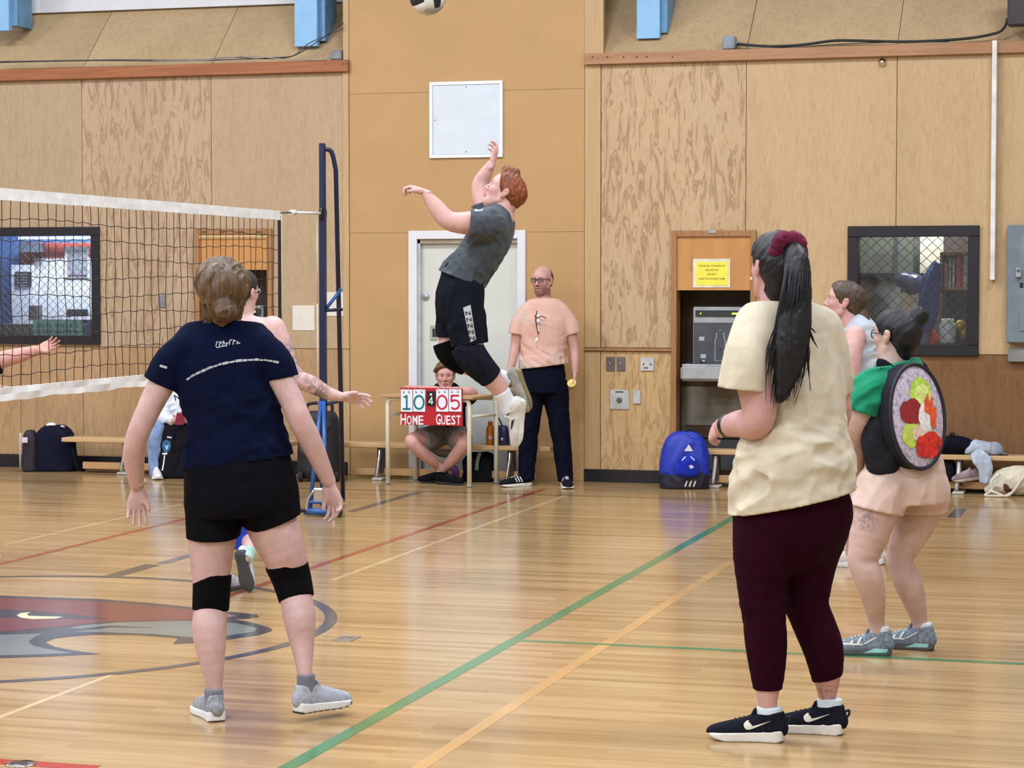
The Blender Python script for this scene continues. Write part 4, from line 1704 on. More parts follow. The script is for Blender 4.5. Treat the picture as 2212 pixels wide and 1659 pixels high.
# junction box and black cable along the sill
q = W(1575, 92, .03)
jb = empty('junction_box', (q[0], YW - .02, ZTRIM + .03), 'grey rounded junction box on the right wooden trim', 'junction box')
MB().box(q[0] - .055, q[0] + .05, YW - .04, YW + .06, ZTRIM + .036, q[2] + .055, .012).build('box', plain('box_blue_grey', (142, 150, 158), 0.5), jb)
MB().tube([(q[0] + .05, YW, q[2] - .005), (q[0] + .075, YW, q[2] - .008)], .016, 8).build('gland', M_STEEL, jb)
pts = [W(px, py, .02) for (px, py) in ((1592, 95), (1660, 100), (1730, 97), (1800, 88), (1860, 88), (1960, 90), (2080, 84), (2150, 72), (2170, 58), (2176, 40))]
MB().tube(catmull(pts, 5), .011, 8).build('black_cable', M_BLACKC, label='thick black cable sagging along the right sill', cat='cable')
pts = [W(px, py, .03) for (px, py) in ((1592, 98), (1700, 103), (1790, 97), (1900, 92), (2050, 90))]
MB().tube(catmull(pts, 5), .004, 6).build('thin_cable', M_BLACKC, label='thin black cable running under the thick one', cat='cable')
xa, xb, za, zb = wrect(2179, -60, 2290, 58)
MB().box(xa, xb, YW - .16, YW - .012, za, zb, .01).build('wall_speaker', plain('speaker_dark', (58, 54, 58), 0.6), label='dark box in the upper right corner above the trim', cat='box')
# wires on the left trim
mb = MB()
for k, rows in enumerate((((0, 133), (120, 131), (260, 129), (420, 130), (500, 124), (570, 127), (630, 122), (665, 95), (710, 75), (742, 62)),
                          ((0, 135), (200, 131), (380, 132), (520, 128), (600, 124), (640, 118), (700, 80), (742, 50)),
                          ((330, 131), (430, 131), (540, 121), (600, 127), (690, 130), (715, 124)))):
    pts = [W(px, py, .03 + .008 * k) for (px, py) in rows]
    mb = MB().tube(catmull(pts, 4), .0045, 6)
    mb.build('wire', plain('wire_grey_%d' % k, [(80, 78, 84), (50, 48, 54), (150, 148, 150)][k], 0.5), label=['upper grey wire lying along the left wooden trim', 'dark wire rising beside the left blue column', 'pale wire tangled at the right end of the left trim'][k], cat='wire')
q = W(725, 118, .02)
MB().box(q[0] - .05, q[0] + .05, YW - .02, YW + .1, ZTRIM + .046, q[2] + .04, .012).build('wire_box', plain('box_dull_grey', (130, 134, 136), 0.5), label='grey wire box at the right end of the left trim', cat='junction box')


# ------------------------------------------------------------------ painted floor markings
def paint(name, c, rough=0.16):
    return plain(name, c, rough, var=0.05, scale=2.0)


def floor_poly(nm, pts, mat, label, cat, z=.0012, parent=None):
    p3 = [F(*p) for p in pts]
    import bmesh
    mb = MB()
    mb.add([(p[0], p[1], z) for p in p3], [tuple(range(len(p3)))])
    me = bpy.data.meshes.new(nm)
    me.from_pydata(mb.v, [], mb.f)
    bm = bmesh.new()
    bm.from_mesh(me)
    bmesh.ops.triangulate(bm, faces=bm.faces)
    for f in bm.faces:
        if f.normal.z < 0:
            f.normal_flip()
    ext = bmesh.ops.extrude_face_region(bm, geom=list(bm.faces))
    bmesh.ops.translate(bm, verts=[g for g in ext['geom'] if isinstance(g, bmesh.types.BMVert)], vec=(0, 0, -.0008))
    bmesh.ops.recalc_face_normals(bm, faces=bm.faces)
    bm.to_mesh(me)
    bm.free()
    o = link_mesh(nm, me, mat, parent)
    if parent is None:
        recentre(o)
        o['kind'] = 'structure'
    return o


def line_y(nm, p0, p1, wd, mat, z=.0010):
    a, b = F(*p0), F(*p1)
    x = (a[0] + b[0]) / 2
    return MB().box(x - wd / 2, x + wd / 2, a[1], b[1], z - .0008, z).build(nm, mat, kind='structure')


def line_x(nm, p0, p1, wd, mat, z=.0010):
    a, b = F(*p0), F(*p1)
    y = (a[1] + b[1]) / 2
    return MB().box(a[0], b[0], y - wd / 2, y + wd / 2, z - .0008, z).build(nm, mat, kind='structure')


M_GRN = paint('line_green', (70, 128, 84))
M_RED = paint('line_red', (160, 74, 54))
M_DRK = paint('line_dark', (84, 80, 78))
M_ORG = paint('line_orange', (200, 156, 100))
M_THN = paint('line_thin_dark', (92, 72, 44))
M_PAL = paint('line_pale', (210, 182, 138))
line_y('floor_line_green', (600, 1690), (1600, 1100), .062, M_GRN)
line_x('floor_line_green_cross', (1118, 1382), (2330, 1441), .05, M_GRN, .0011)
line_y('floor_line_orange', (860, 1690), (1575, 1215), .055, M_ORG)
line_y('floor_line_red', (-60, 1228), (560, 1086), .05, M_RED)
line_y('floor_line_red', (500, 1290), (1168, 1056), .05, M_RED)
line_y('floor_line_dark', (235, 1245), (336, 1220), .10, M_DRK)
line_y('floor_line_dark', (338, 1217), (540, 1166), .07, M_DRK, .0011)
line_y('floor_line_dark', (752, 1105), (908, 1064), .075, M_DRK)
line_x('floor_line_thin', (-60, 1037), (2300, 1098), .03, M_THN)
line_x('floor_line_red_near', (-60, 1645), (215, 1656), .075, paint('line_bright_red', (176, 48, 42)))
line_y('floor_line_pale', (0, 1552), (235, 1458), .03, M_PAL, .0009)
line_y('floor_line_pale', (640, 1250), (1280, 1072), .035, M_PAL, .0009)
line_y('floor_line_pale', (-20, 1175), (420, 1090), .03, M_PAL, .0009)
xa, xb = F(2045, 1118), F(2086, 1098)
floor_poly('floor_mark', [(2046, 1118), (2072, 1119), (2090, 1099), (2064, 1098)], M_DRK, '', '')
# centre circle fitted on the floor
pc = [F(*p)[:2] for p in ((712, 1337), (230, 1247), (480, 1424), (610, 1280), (0, 1474), (415, 1254), (250, 1453))]
A = np.array([[2 * p[0], 2 * p[1], 1] for p in pc])
sol = np.linalg.lstsq(A, np.array([p[0] ** 2 + p[1] ** 2 for p in pc]), rcond=None)[0]
CC = sol[:2]
CR = sqrt(sol[2] + CC @ CC)
print('circle', CC, CR)
mb = MB()
N_ = 96
vs, fs = [], []
for k in range(N_):
    a = 2 * pi * k / N_
    for r in (CR - .03, CR + .03):
        vs.append((CC[0] + r * cos(a), CC[1] + r * sin(a), .0012))
for k in range(N_):
    k2 = (k + 1) % N_
    fs.append((2 * k, 2 * k + 1, 2 * k2 + 1, 2 * k2))
mb.add(vs, fs)
mb.build('floor_circle', M_DRK, kind='structure')
# emblem painted inside the circle
em = empty('floor_emblem', F(200, 1350), 'red and grey team emblem painted in the centre circle', 'floor emblem')
M_ERED = paint('emblem_red', (122, 62, 57))
M_EGRY = paint('emblem_grey', (124, 128, 120))
M_EDRK = paint('emblem_dark', (66, 64, 68))


def ep_(nm, pts, mat, z):
    return floor_poly(nm, pts, mat, '', '', z, em)


ep_('outline', [(-60, 1285), (0, 1287), (120, 1291), (210, 1294), (330, 1303), (430, 1314), (500, 1322), (555, 1328), (560, 1333), (530, 1337), (505, 1338), (545, 1345), (585, 1357), (588, 1363), (560, 1372), (500, 1381), (430, 1389), (375, 1391), (385, 1378), (300, 1372), (210, 1371), (150, 1375), (115, 1380), (98, 1388), (120, 1398), (160, 1406), (215, 1413), (110, 1418), (0, 1422), (-60, 1423)], M_EDRK, .0011)
ep_('red_field', [(-60, 1290), (0, 1292), (120, 1296), (210, 1300), (330, 1309), (420, 1318), (480, 1326), (415, 1340), (330, 1341), (240, 1343), (170, 1350), (80, 1358), (0, 1366), (-60, 1369)], M_ERED, .0015)
ep_('red_point', [(420, 1318), (480, 1324), (508, 1331), (480, 1336), (430, 1332)], paint('emblem_rose', (150, 112, 106)), .0017)
ep_('grey_beak', [(170, 1352), (260, 1345), (350, 1342), (430, 1342), (510, 1347), (555, 1357), (550, 1365), (490, 1374), (420, 1378), (330, 1370), (210, 1366), (150, 1366), (200, 1361), (150, 1358)], M_EGRY, .0016)
ep_('beak_line', [(180, 1358), (240, 1352), (340, 1357), (240, 1356), (200, 1361)], M_EDRK, .0019)
ep_('grey_throat', [(-60, 1374), (0, 1372), (90, 1369), (75, 1377), (62, 1386), (72, 1396), (110, 1404), (155, 1411), (60, 1415), (-60, 1418)], M_EGRY, .0016)
ep_('eye_outline', [(-60, 1315), (20, 1317), (70, 1320), (140, 1326), (190, 1332), (230, 1338), (160, 1337), (80, 1338), (30, 1336), (-60, 1332)], M_EDRK, .0018)
ep_('eye_white', [(36, 1330), (45, 1325), (66, 1323), (58, 1327), (62, 1331), (90, 1332), (136, 1333), (120, 1337), (70, 1338), (45, 1335)], paint('emblem_cream', (232, 222, 176)), .0021)
# floor cover plates
a = F(748, 1380)
cp = empty('floor_plate', (a[0], a[1], 0), 'small grey cover plate in the floor beside the centre circle', 'floor plate')
u0, u1 = F(722, 1380), F(776, 1380)
MB().box(u0[0] + .01, u1[0] - .01, a[1] - .075, a[1] + .075, -.001, .003, .001).build('plate', plain('plate_zinc', (150, 142, 130), 0.35, 0.5), cp)
MB().lathe((a[0], a[1], .003), (0, 0, 1), [(0, .03), (.001, .03)], 16).build('lock_disc', plain('plate_zinc_dark', (128, 122, 112), 0.35, 0.5), cp)
a = F(45, 1651)
cp = empty('floor_socket', (a[0], a[1], 0), 'round chrome post socket on the near red line', 'floor socket')
MB().lathe((a[0], a[1], 0.001), (0, 0, 1), [(0, .055), (.003, .053), (.003, .03), (.0032, .029)], 28).build('ring', M_CHROME, cp)
MB().lathe((a[0] + .005, a[1], .004), (0, 0, 1), [(0, .022), (.0006, .021)], 20).build('hole', M_BLACKC, cp)


# ================================================================== net and post
NX = -5.694
NY0, NY1 = 9.2, 14.08                  # net runs along Y, out of view at the near end
ZT, ZB = 2.135, 1.045
M_TAPE = cloth('net_tape_white', (232, 230, 226), .05)
M_STR = plain('net_string', (44, 32, 26), .8)
net = empty('volleyball_net', (NX, 12.0, ZB), 'black volleyball net with white tapes on the left', 'net')


def wob(y, k, a):
    return a * (sin(y * 7.3 + k) + .6 * sin(y * 15.1 + 2 * k) + .4 * sin(y * 31.0 + 3 * k))


def tape(nm, z0, z1, amp, k):
    ys = np.linspace(NY0, NY1, 120)
    vs, fs = [], []
    for y in ys:
        w1, w2 = wob(y, k, amp), wob(y, k + 2, amp * .8)
        th = .006
        for (dx, z) in ((-th, z0 + w1 * .6), (th, z0 + w1 * .6), (th + w2, (z0 + z1) / 2 + w2 * .4), (th, z1), (-th, z1), (-th + w2, (z0 + z1) / 2)):
            vs.append((NX + dx, y, z))
    n = len(ys)
    for i in range(n - 1):
        for q in range(6):
            q2 = (q + 1) % 6
            fs.append((i * 6 + q, i * 6 + q2, (i + 1) * 6 + q2, (i + 1) * 6 + q))
    fs.append(tuple(range(6)))
    fs.append(tuple((n - 1) * 6 + q for q in range(6)))
    mb = MB()
    mb.add(vs, fs, False)
    return mb.build(nm, M_TAPE, net)


tape('top_tape', 2.072, 2.135, .0012, 1.0)
tape('bottom_tape', 1.04, 1.108, .006, 4.0)
mb = MB()
rr = random.Random(2)
y = NY1 - .02
while y > NY0:
    k = rr.uniform(0, 6)
    pts = []
    for z in np.linspace(2.08, 1.10, 22):
        pts.append((NX + .004 * sin(z * 9 + k), y + .010 * sin(z * 10 + k) * sin((z - 1.1) * 3.2) + rr.uniform(-.003, .003), z))
    mb.tube(pts, .0024, 4, caps=False, smooth=False)
    y -= .1 + rr.uniform(-.004, .004)
for i in range(9):
    z = 2.075 - .1 * (i + 1) + (.0 if i else .0)
    k = rr.uniform(0, 6)
    pts = [(NX + .004 * sin(yy * 6 + k), yy, z + .010 * sin(yy * 3.1 + k) + .004 * sin(yy * 31 + k)) for yy in np.linspace(NY0, NY1 - .02, 110)]
    mb.tube(pts, .0022, 4, caps=False, smooth=False)
mb.build('netting', M_STR, net, kind='stuff', fix=False)
mb = MB()
mb.box(NX - .004, NX + .004, NY1 - .03, NY1 + .012, 1.05, 2.10)
mb.build('side_band', plain('side_band_black', (22, 20, 26), .7), net)
MB().tube([(NX, NY1 + .02, 1.05), (NX, NY1 + .02, 2.12)], .006, 6).build('side_rope', plain('rope_grey_white', (196, 198, 200), .7), net)
MB().tube(catmull([(NX, NY1, 2.12), (NX, NY1 + .1, 2.125), (NX, NY1 + .25, 2.13)], 3), .006, 6).build('tension_cord', plain('cord_dark', (70, 66, 62), .7), net)
MB().tube([(NX, NY1 + .22, 2.13), (NX, 14.86, 2.14)], .010, 8).build('tension_rope', M_TAPE, net)
MB().tube([(NX, NY1 + .20, 2.13), (NX, NY1 + .28, 2.132)], .018, 8).build('rope_knot', M_TAPE, net)

post = empty('net_post', (NX, 14.9, 0), 'dark blue portable net post with a sloping brace and wheeled base', 'net post')
M_POST = plain('post_navy', (22, 32, 66), .35)
M_POSTB = plain('post_blue', (38, 84, 148), .35)
PY = 14.89
MB().box(NX - .020, NX + .020, PY - .020, PY + .020, .78, 2.64, .004).build('mast_upper', M_POST, post)
MB().box(NX - .0225, NX + .0225, PY - .0225, PY + .0225, .05, 2.14, .004).build('mast_lower', M_POST, post)
b0 = F(741, 1090)
MB().tube(catmull([(NX + .0, PY + .02, 2.60), (NX + .05, PY + .05, 2.58), (NX + .075, PY + .07, 2.45)], 5) + [(b0[0], b0[1], .03)], .017, 10).build('brace', M_POST, post)
MB().tube([(NX - .01, PY, 2.14), (NX + .012, PY, 2.14)], .055, 14).build('pulley', plain('pulley_black', (20, 20, 24), .4), post)
q = np.array((NX, PY, 1.45))
MB().tube([(NX + .02, PY, 1.45), (NX + .10, PY + .12, 1.455)], .012, 8).build('link_bar', M_POST, post)
MB().tube([(NX + .03, PY, 1.47), (NX + .10, PY + .10, 1.60)], .013, 8).build('locking_lever', M_POSTB, post)
MB().tube([(NX + .02, PY, .78), (NX + .16, PY + .2, .82)], .014, 8).build('link_bar', M_POST, post)
MB().tube([(NX - .035, PY - .02, 1.5), (NX - .035, PY - .02, 2.1)], .004, 6).tube([(NX - .03, PY - .02, .6), (NX - .035, PY - .02, 1.5)], .004, 6).build('cable', plain('cable_pale', (206, 200, 184), .6), post)
fa, fb = F(663, 1115), F(703, 1116)
MB().tube([(NX - .01, PY - .02, .80), (fa[0] + .02, fa[1], .03)], .016, 8).build('base_leg', M_POSTB, post)
MB().tube([(NX + .01, PY - .02, .80), (fb[0], fb[1], .03)], .016, 8).build('base_leg', M_POSTB, post)
MB().tube([(fa[0] - .01, fa[1] - .02, .035), (fb[0] + .06, fb[1] - .02, .035)], .024, 10).build('base_bar', M_POSTB, post)
MB().tube([(fa[0], fa[1] + .0, .10), (fb[0], fb[1], .10)], .012, 8).build('base_bar', M_POSTB, post)
MB().tube([(fb[0], fb[1], .035), (b0[0], b0[1], .035)], .02, 8).build('base_bar', M_POSTB, post)
wq = np.array((fb[0] + .09, fb[1] - .02, .038))
MB().lathe(wq, (1, 0, 0), [(0, .030), (.006, .036), (.03, .036), (.036, .030)], 16).build('wheel', plain('wheel_black', (30, 24, 24), .5), post)
MB().lathe(wq + np.array((-.03, 0, 0)), (1, 0, 0), [(0, .024), (.02, .03), (.028, .018)], 16).build('axle_cap', M_CHROME, post)
wn = D(690, 1068, 15.4)
MB().obox(wn, (1, 0, 0), (0, 1, 0), (0, 0, 1), .036, .03, .045, .008).build('winch', M_CHROME, post)
MB().tube(catmull([wn + np.array((-.03, -.03, .03)), wn + np.array((-.07, -.04, -.03)), wn + np.array((-.085, -.04, -.11))], 4), .008, 8).build('winch_handle', M_CHROME, post)
MB().tube([wn + np.array((-.085, -.04, -.11)), wn + np.array((-.15, -.04, -.115))], .014, 8).build('handle_grip', plain('grip_black', (22, 22, 24), .6), post)

# ------------------------------------------------------------------ ball in the air
bc = D(924, -6, 12.7)
BR = .104
ball = empty('volleyball', bc - np.array((0, 0, BR)), 'black and white volleyball flying out of the top of the view', 'ball')
axs = np.stack([unit(cv(.8, .3, .5)), unit(np.cross(cv(.8, .3, .5), cv(.2, .2, 1))), np.zeros(3)])
axs[2] = np.cross(axs[0], axs[1])
cols = [plain('ball_white', (222, 222, 216), .5), plain('ball_black', (30, 28, 28), .5), plain('ball_grey', (168, 168, 160), .5)]
cnt = 0
for fidx in range(3):
    for sg in (-1, 1):
        for st in (-1, 0, 1):
            vs, fs = [], []
            nu, nv = 4, 10
            for i in range(nu + 1):
                for j in range(nv + 1):
                    u = (st - .5 + i / nu) * 2 / 3
                    v = -1 + 2 * j / nv
                    e = 1.0 if (0 < i < nu and 0 < j < nv) else .972
                    p = np.zeros(3)
                    p[fidx] = sg
                    p[(fidx + 1) % 3] = tan(u * pi / 4)
                    p[(fidx + 2) % 3] = tan(v * pi / 4)
                    p = p / np.linalg.norm(p) * BR * e
                    vs.append(bc + axs.T @ p)
            for i in range(nu):
                for j in range(nv):
                    a = i * (nv + 1) + j
                    fs.append((a, a + 1, a + nv + 2, a + nv + 1))
            mb = MB()
            mb.add(vs, fs, True)
            mb.build('panel', cols[(1 if (st == 0 and fidx != 1) else (2 if (cnt % 5 == 3) else 0))], ball)
            cnt += 1
MB().ellipsoid(bc, (BR * .965, 0, 0), (0, BR * .965, 0), (0, 0, BR * .965), 20, 14).build('core', plain('ball_seam', (60, 58, 56), .7), ball)


# ------------------------------------------------------------------ benches along the wall
M_BSEAT = trimwood('bench_pine', (196, 158, 110), (214, 178, 130), .4, (2, 30, 30))
M_BRAIL = trimwood('bench_rail_pine', (186, 142, 96), (204, 162, 114), .4, (2, 30, 30))


def bench(x0, x1, yc, legs, label, ztop=.31, dep=.24, legm=None):
    o = empty('gym_bench', ((x0 + x1) / 2, yc, 0), label, 'bench', 'low wooden benches along the wall')
    MB().box(x0, x1, yc - dep / 2, yc + dep / 2, ztop - .038, ztop, .006).build('seat', M_BSEAT, o)
    MB().box(x0 + .15, x1 - .15, yc - .02, yc + .02, .035, .095, .004).build('rail', M_BRAIL, o)
    for lx in legs:
        f = empty('leg', (lx - o.location.x, yc - o.location.y, 0))
        f.parent = o
        mb = MB()
        mb.box(lx - .025, lx + .025, yc - .05, yc + .05, .06, ztop - .038, .004)
        mb.build('leg_post', plain('leg_grey_steel', (92, 88, 86), .4, .5), f)
        for s in (-1, 1):
            MB().tube(catmull([(lx, yc + s * .05, ztop - .05), (lx, yc + s * .07, .18), (lx - .015, yc + s * .10, .03)], 4), .016, 8).build('leg_strut', legm or M_CHROME, f)
        MB().box(lx - .045, lx + .045, yc - .13, yc + .13, 0.0, .022, .006).build('foot_pad', plain('pad_off_white', (198, 192, 180), .5), f)
    return o


ZS = .305
LB0, LB1 = F(178, 1026)[0], F(650, 1036)[0]
bench(W(176, 946)[0] + .06, -6.95, 17.46, [F(262, 1026)[0], -7.3], 'low pine bench at the left below the net')
bench(-6.62, -4.70, 17.56, [F(822, 1036)[0], -5.06], 'low pine bench passing behind the scoring desk')
bench(W(1506, 968)[0] + .02, 0.6, 17.66, [F(1551, 1050)[0], F(2075, 1062)[0], .3], 'long pine bench at the right below the window', .305, .2, plain('leg_pale', (206, 204, 200), .3, .3))

# ------------------------------------------------------------------ scoring desk
dk = empty('school_desk', F(935, 1047), 'small school desk with cream tubular legs behind the scoreboard', 'desk')
p0, p1 = F(838, 1046), F(1014, 1053)
du = unit((p1 - p0) * np.array((1, 1, 0)))
dv = np.array((-du[1], du[0], 0))
ZD = .735
wd = float(np.linalg.norm((p1 - p0)[:2]))
M_CRM = plain('cream_enamel', (238, 232, 208), .4, var=.02)


def dp(a, b, z):
    return p0 + du * a + dv * b + np.array((0, 0, z))


MB().obox(dp(wd / 2, .19, ZD - .012), du, dv, (0, 0, 1), wd / 2 + .05, .235, .012, .005).build('desk_top', trimwood('desk_top_wood', (176, 140, 96), (196, 160, 116)), dk)
for b in (0.0, .40):
    off = .0 if b == 0 else .06
    MB().tube([dp(0 + off, b, 0.012)] + catmull([dp(0 + off, b, .6), dp(.01 + off, b, .69), dp(.07 + off, b, ZD - .032), dp(.16 + off, b, ZD - .032)], 5) + catmull([dp(wd - .16 + off, b, ZD - .032), dp(wd - .07 + off, b, ZD - .032), dp(wd - .01 + off, b, .69), dp(wd + off, b, .6)], 5) + [dp(wd + off, b, 0.012)], .019, 10).build('leg_frame', M_CRM, dk)
for a in (0, wd):
    MB().tube([dp(a, 0, .57), dp(a + .06, .40, .57)], .013, 8).build('cross_bar', M_CRM, dk)
for (a, b) in ((0, 0), (wd, 0), (.06, .4), (wd + .06, .4)):
    MB().lathe(dp(a, b, 0), (0, 0, 1), [(0, .022), (.02, .022), (.024, .019)], 12).build('foot_cap', plain('foot_cap_grey', (150, 146, 138), .6), dk)

# scoreboard hung on the desk's front edge
SD = float((dp(wd / 2, -.075, .66) - CAMP) @ FW)
su, sv = du, np.array((0, 0, 1.0))
so = D(931, 878.5, SD)
sn = np.cross(su, sv)                   # towards the viewer
if sn @ FW > 0:
    sn = -sn
KS = SD / FPX                           # metres per frame pixel there


def sp(x, y, d=0.0):
    """frame pixel on the board -> place, d in front of it"""
    return so + su * (x - 931) * KS / (su @ RT) + sv * (878.5 + (x - 931) * .028 - y) * KS + sn * d


sb = empty('flip_scoreboard', so - sv * .17, 'red flip scoreboard reading 10 to 05 on the desk front', 'scoreboard')


def splate(nm, x0, y0, x1, y1, d, th, mat, par, bev=.003):
    a, b = sp(x0, y1), sp(x1, y0)
    c = (sp(x0, y0) + sp(x1, y1) + sp(x1, y0) + sp(x0, y1)) / 4 + sn * (d - th / 2)
    w_ = np.linalg.norm(sp(x1, y1) - sp(x0, y1)) / 2
    h_ = abs(y1 - y0) * KS / 2
    return MB().obox(c, su, sn, sv, w_, th / 2, h_, bev).build(nm, mat, par)


M_SRED = plain('score_red', (186, 26, 40), .4, var=.03)
board = splate('board', 863, 838, 999, 919, .0, .02, M_SRED, sb)
M_CARD = plain('card_white', (236, 240, 246), .45, var=.01)
M_TEAL, M_CRIM = plain('digit_teal', (0, 116, 122), .5, var=.02), plain('digit_crimson', (206, 30, 60), .5, var=.02)


def digit(ch, cx, cy, h, par, mat, d, wd_=1.0):
    mb = MB()
    t = h * .135

    def add(path):
        vs, fs = stroke2d(path, t)
        mb.add([sp(cx + x * wd_, cy - y, d) for (x, y) in vs], fs)
    if ch == '0':
        add([(h * .36 * cos(a), h * .45 * sin(a)) for a in np.linspace(0, 2 * pi, 33)])
    elif ch == '1':
        add([(0.02 * h, -.46 * h), (0.02 * h, .5 * h)])
        add([(-.30 * h, -.45 * h), (.32 * h, -.45 * h)])
        add([(0.04 * h, .44 * h), (-.22 * h, .36 * h)])
    elif ch == '5':
        add([(.30 * h, .45 * h), (-.28 * h, .45 * h)])
        add([(-.25 * h, .5 * h), (-.28 * h, .04 * h)])
        add([(-.28 * h, .06 * h)] + [(-.02 * h + h * .33 * cos(a), -.16 * h + h * .30 * sin(a)) for a in np.linspace(2.3, -2.45, 24)])
    elif ch == '4':
        add([(.14 * h, -.5 * h), (.14 * h, .48 * h)])
        add([(.16 * h, .44 * h), (-.34 * h, -.22 * h)])
        add([(-.38 * h, -.22 * h), (.36 * h, -.22 * h)])
    return mb.build('digit', mat, par, fix=False)


for (x0, x1, ch, mt) in ((865, 891, '1', M_TEAL), (892.5, 919, '0', M_TEAL), (943, 969.5, '0', M_CRIM), (971, 998, '5', M_CRIM)):
    dyy = (x0 - 931) * .0
    cdd = splate('card', x0, 841, x1, 889.5, .008, .006, M_CARD, sb, .002)
    digit(ch, (x0 + x1) / 2, 869, 31.5, cdd, mt, .0095, .92)
    for xr in (x0 + 7, x1 - 7):
        pts = [sp(xr, 841, .012) + sv * .022 * sin(a) + sn * .012 * cos(a) for a in np.linspace(0, 2 * pi, 13)]
        MB().tube(pts, .002, 5, caps=False).build('ring', M_CHROME, sb)
        vs = [sp(xr - 1.2, 846, .0092), sp(xr + 1.2, 846, .0092), sp(xr + 1.2, 848.5, .0092), sp(xr - 1.2, 848.5, .0092)]
        MB().add(vs, [(0, 1, 2, 3)]).build('ring_hole', M_BLACKC, cdd, fix=False)
sc_ = splate('set_card', 922.5, 845, 941, 877, .008, .006, plain('card_black', (22, 22, 28), .4), sb, .002)
M_LW = plain('letter_white', (240, 238, 240), .5, var=.01)
digit('4', 932, 865, 17, sc_, M_LW, .0095, .85)
MB().lathe(sp(932, 852.5, .0085), sn, [(0, .011), (.002, .010)], 12).build('dot', M_LW, sc_)
for (tx, x0, x1) in (('HOME', 864, 917), ('GUEST', 942, 998)):
    cx_ = x0
    tot = len(tx)
    per = (x1 - x0) / (tot + .12)
    for i, ch in enumerate(tx):
        vs, fs = text_polys(ch, 1.0, .016)
        xs_ = [p[0] for p in vs]
        ys_ = [p[1] for p in vs]
        hh = 23.5 if i == 0 else 20.0
        ww = per * (1.0 if i == 0 else .92)
        mx, mn, my, mny = max(xs_), min(xs_), max(ys_), min(ys_)
        pts = [((p[0] - mn) / (mx - mn) * ww * .93, (p[1] - mny) / (my - mny) * hh) for p in vs]
        MB().add([sp(cx_ + p[0], 917.5 - p[1], .0015) for p in pts], fs).build('letter', M_LW, board, fix=False)
        cx_ += per * (1.06 if i == 0 else 1.0)


# ------------------------------------------------------------------ bags and bottles
def bag_body(c, w_, d_, h_, mat, nm, par, taper=.82, fold=.008, seed=1.0, u=(1, 0, 0), h=.01, lean=0.0, dome=.66):
    """soft upright pack: c = floor point under its middle"""
    c = np.array(c, float)
    u = unit(u)
    v = np.array((-u[1], u[0], 0))

    def fn(P_):
        q = P_ - c.astype(np.float32)
        z = np.clip(q[:, 2] / h_, 0, 1)
        a, b = q @ u, q @ v - lean * z
        tp = 1 - (1 - taper) * z
        top = np.sqrt(np.clip(1 - np.clip((z - dome) / (1.02 - dome), 0, 1) ** 2, 0.02, 1))
        ra, rb = w_ / 2 * tp * (.3 + .7 * top), d_ / 2 * tp * (.35 + .65 * top)
        k = 3.2
        r = (np.abs(a / ra) ** k + np.abs(b / rb) ** k) ** (1 / k)
        dd = (r - 1) * np.minimum(ra, rb)
        dd = np.maximum(dd, np.maximum(-q[:, 2], q[:, 2] - h_))
        return dd - fold * folds([((.3, 0, 1), 14, 5, 1.0)], seed)(P_) * np.clip(q[:, 2] / .05, 0, 1)
    lo = c - np.array((max(w_, d_), max(w_, d_), .02))
    hi = c + np.array((max(w_, d_), max(w_, d_), h_ + .05))
    vq = soft([Fn(fn, lo, hi, .004)], h, it=2)
    return soft_obj(nm, vq, mat, par), vq, u, v


def strap(nm, pts, r, mat, par, flat=None):
    return MB().tube(catmull(pts, 5), r, 8, flat=flat).build(nm, mat, par)


FV = -unit(np.array((FW[0], FW[1], 0)))           # towards the viewer, level
# navy backpack at the far left
q = F(107, 1019)
b1 = empty('backpack', q, 'dark navy backpack leaning on the wall at the far left', 'backpack')
NV = cloth('bag_dark_navy', (24, 26, 42), .15)
o_, vq, u_, v_ = bag_body(q + np.array((0, .1, 0)), .40, .24, .40, NV, 'pack_body', b1, .80, .006, 1.0, RT)
MB().ellipsoid(q + np.array((-.02, .08, .40)), RT * .045, FV * .03, UP * .025).build('white_lid', plain('lid_white', (228, 228, 226), .5), b1)
MB().ellipsoid(q + np.array((.08, .08, .385)), RT * .03, FV * .02, UP * .018).build('pale_knob', plain('knob_cream', (222, 206, 186), .5), b1)
bb, vq2, _, _ = bag_body(q + RT * -.19 + np.array((0, .05, 0)), .13, .16, .36, plain('pocket_black_plum', (34, 28, 38), .7), 'side_pocket', b1, .95, .004, 2.0, RT)
MB().obox(q + RT * -.185 + np.array((0, -.06, .28)), RT, FV, UP, .026, .004, .024, .003).build('pink_tag', plain('tag_pink_white', (236, 208, 222), .5), b1)
MB().tube([q + RT * -.255 + np.array((0, .0, .02)), q + RT * -.25 + np.array((0, 0, .34))], .010, 8).build('pale_edge', plain('edge_pale', (190, 186, 180), .6), b1)
strap('strap', [q + RT * .19 + np.array((0, .0, .33)), q + RT * .235 + np.array((0, -.05, .18)), q + RT * .27 + np.array((0, -.06, .05)), q + RT * .30 + np.array((0, 0, .02))], .018, NV, b1)
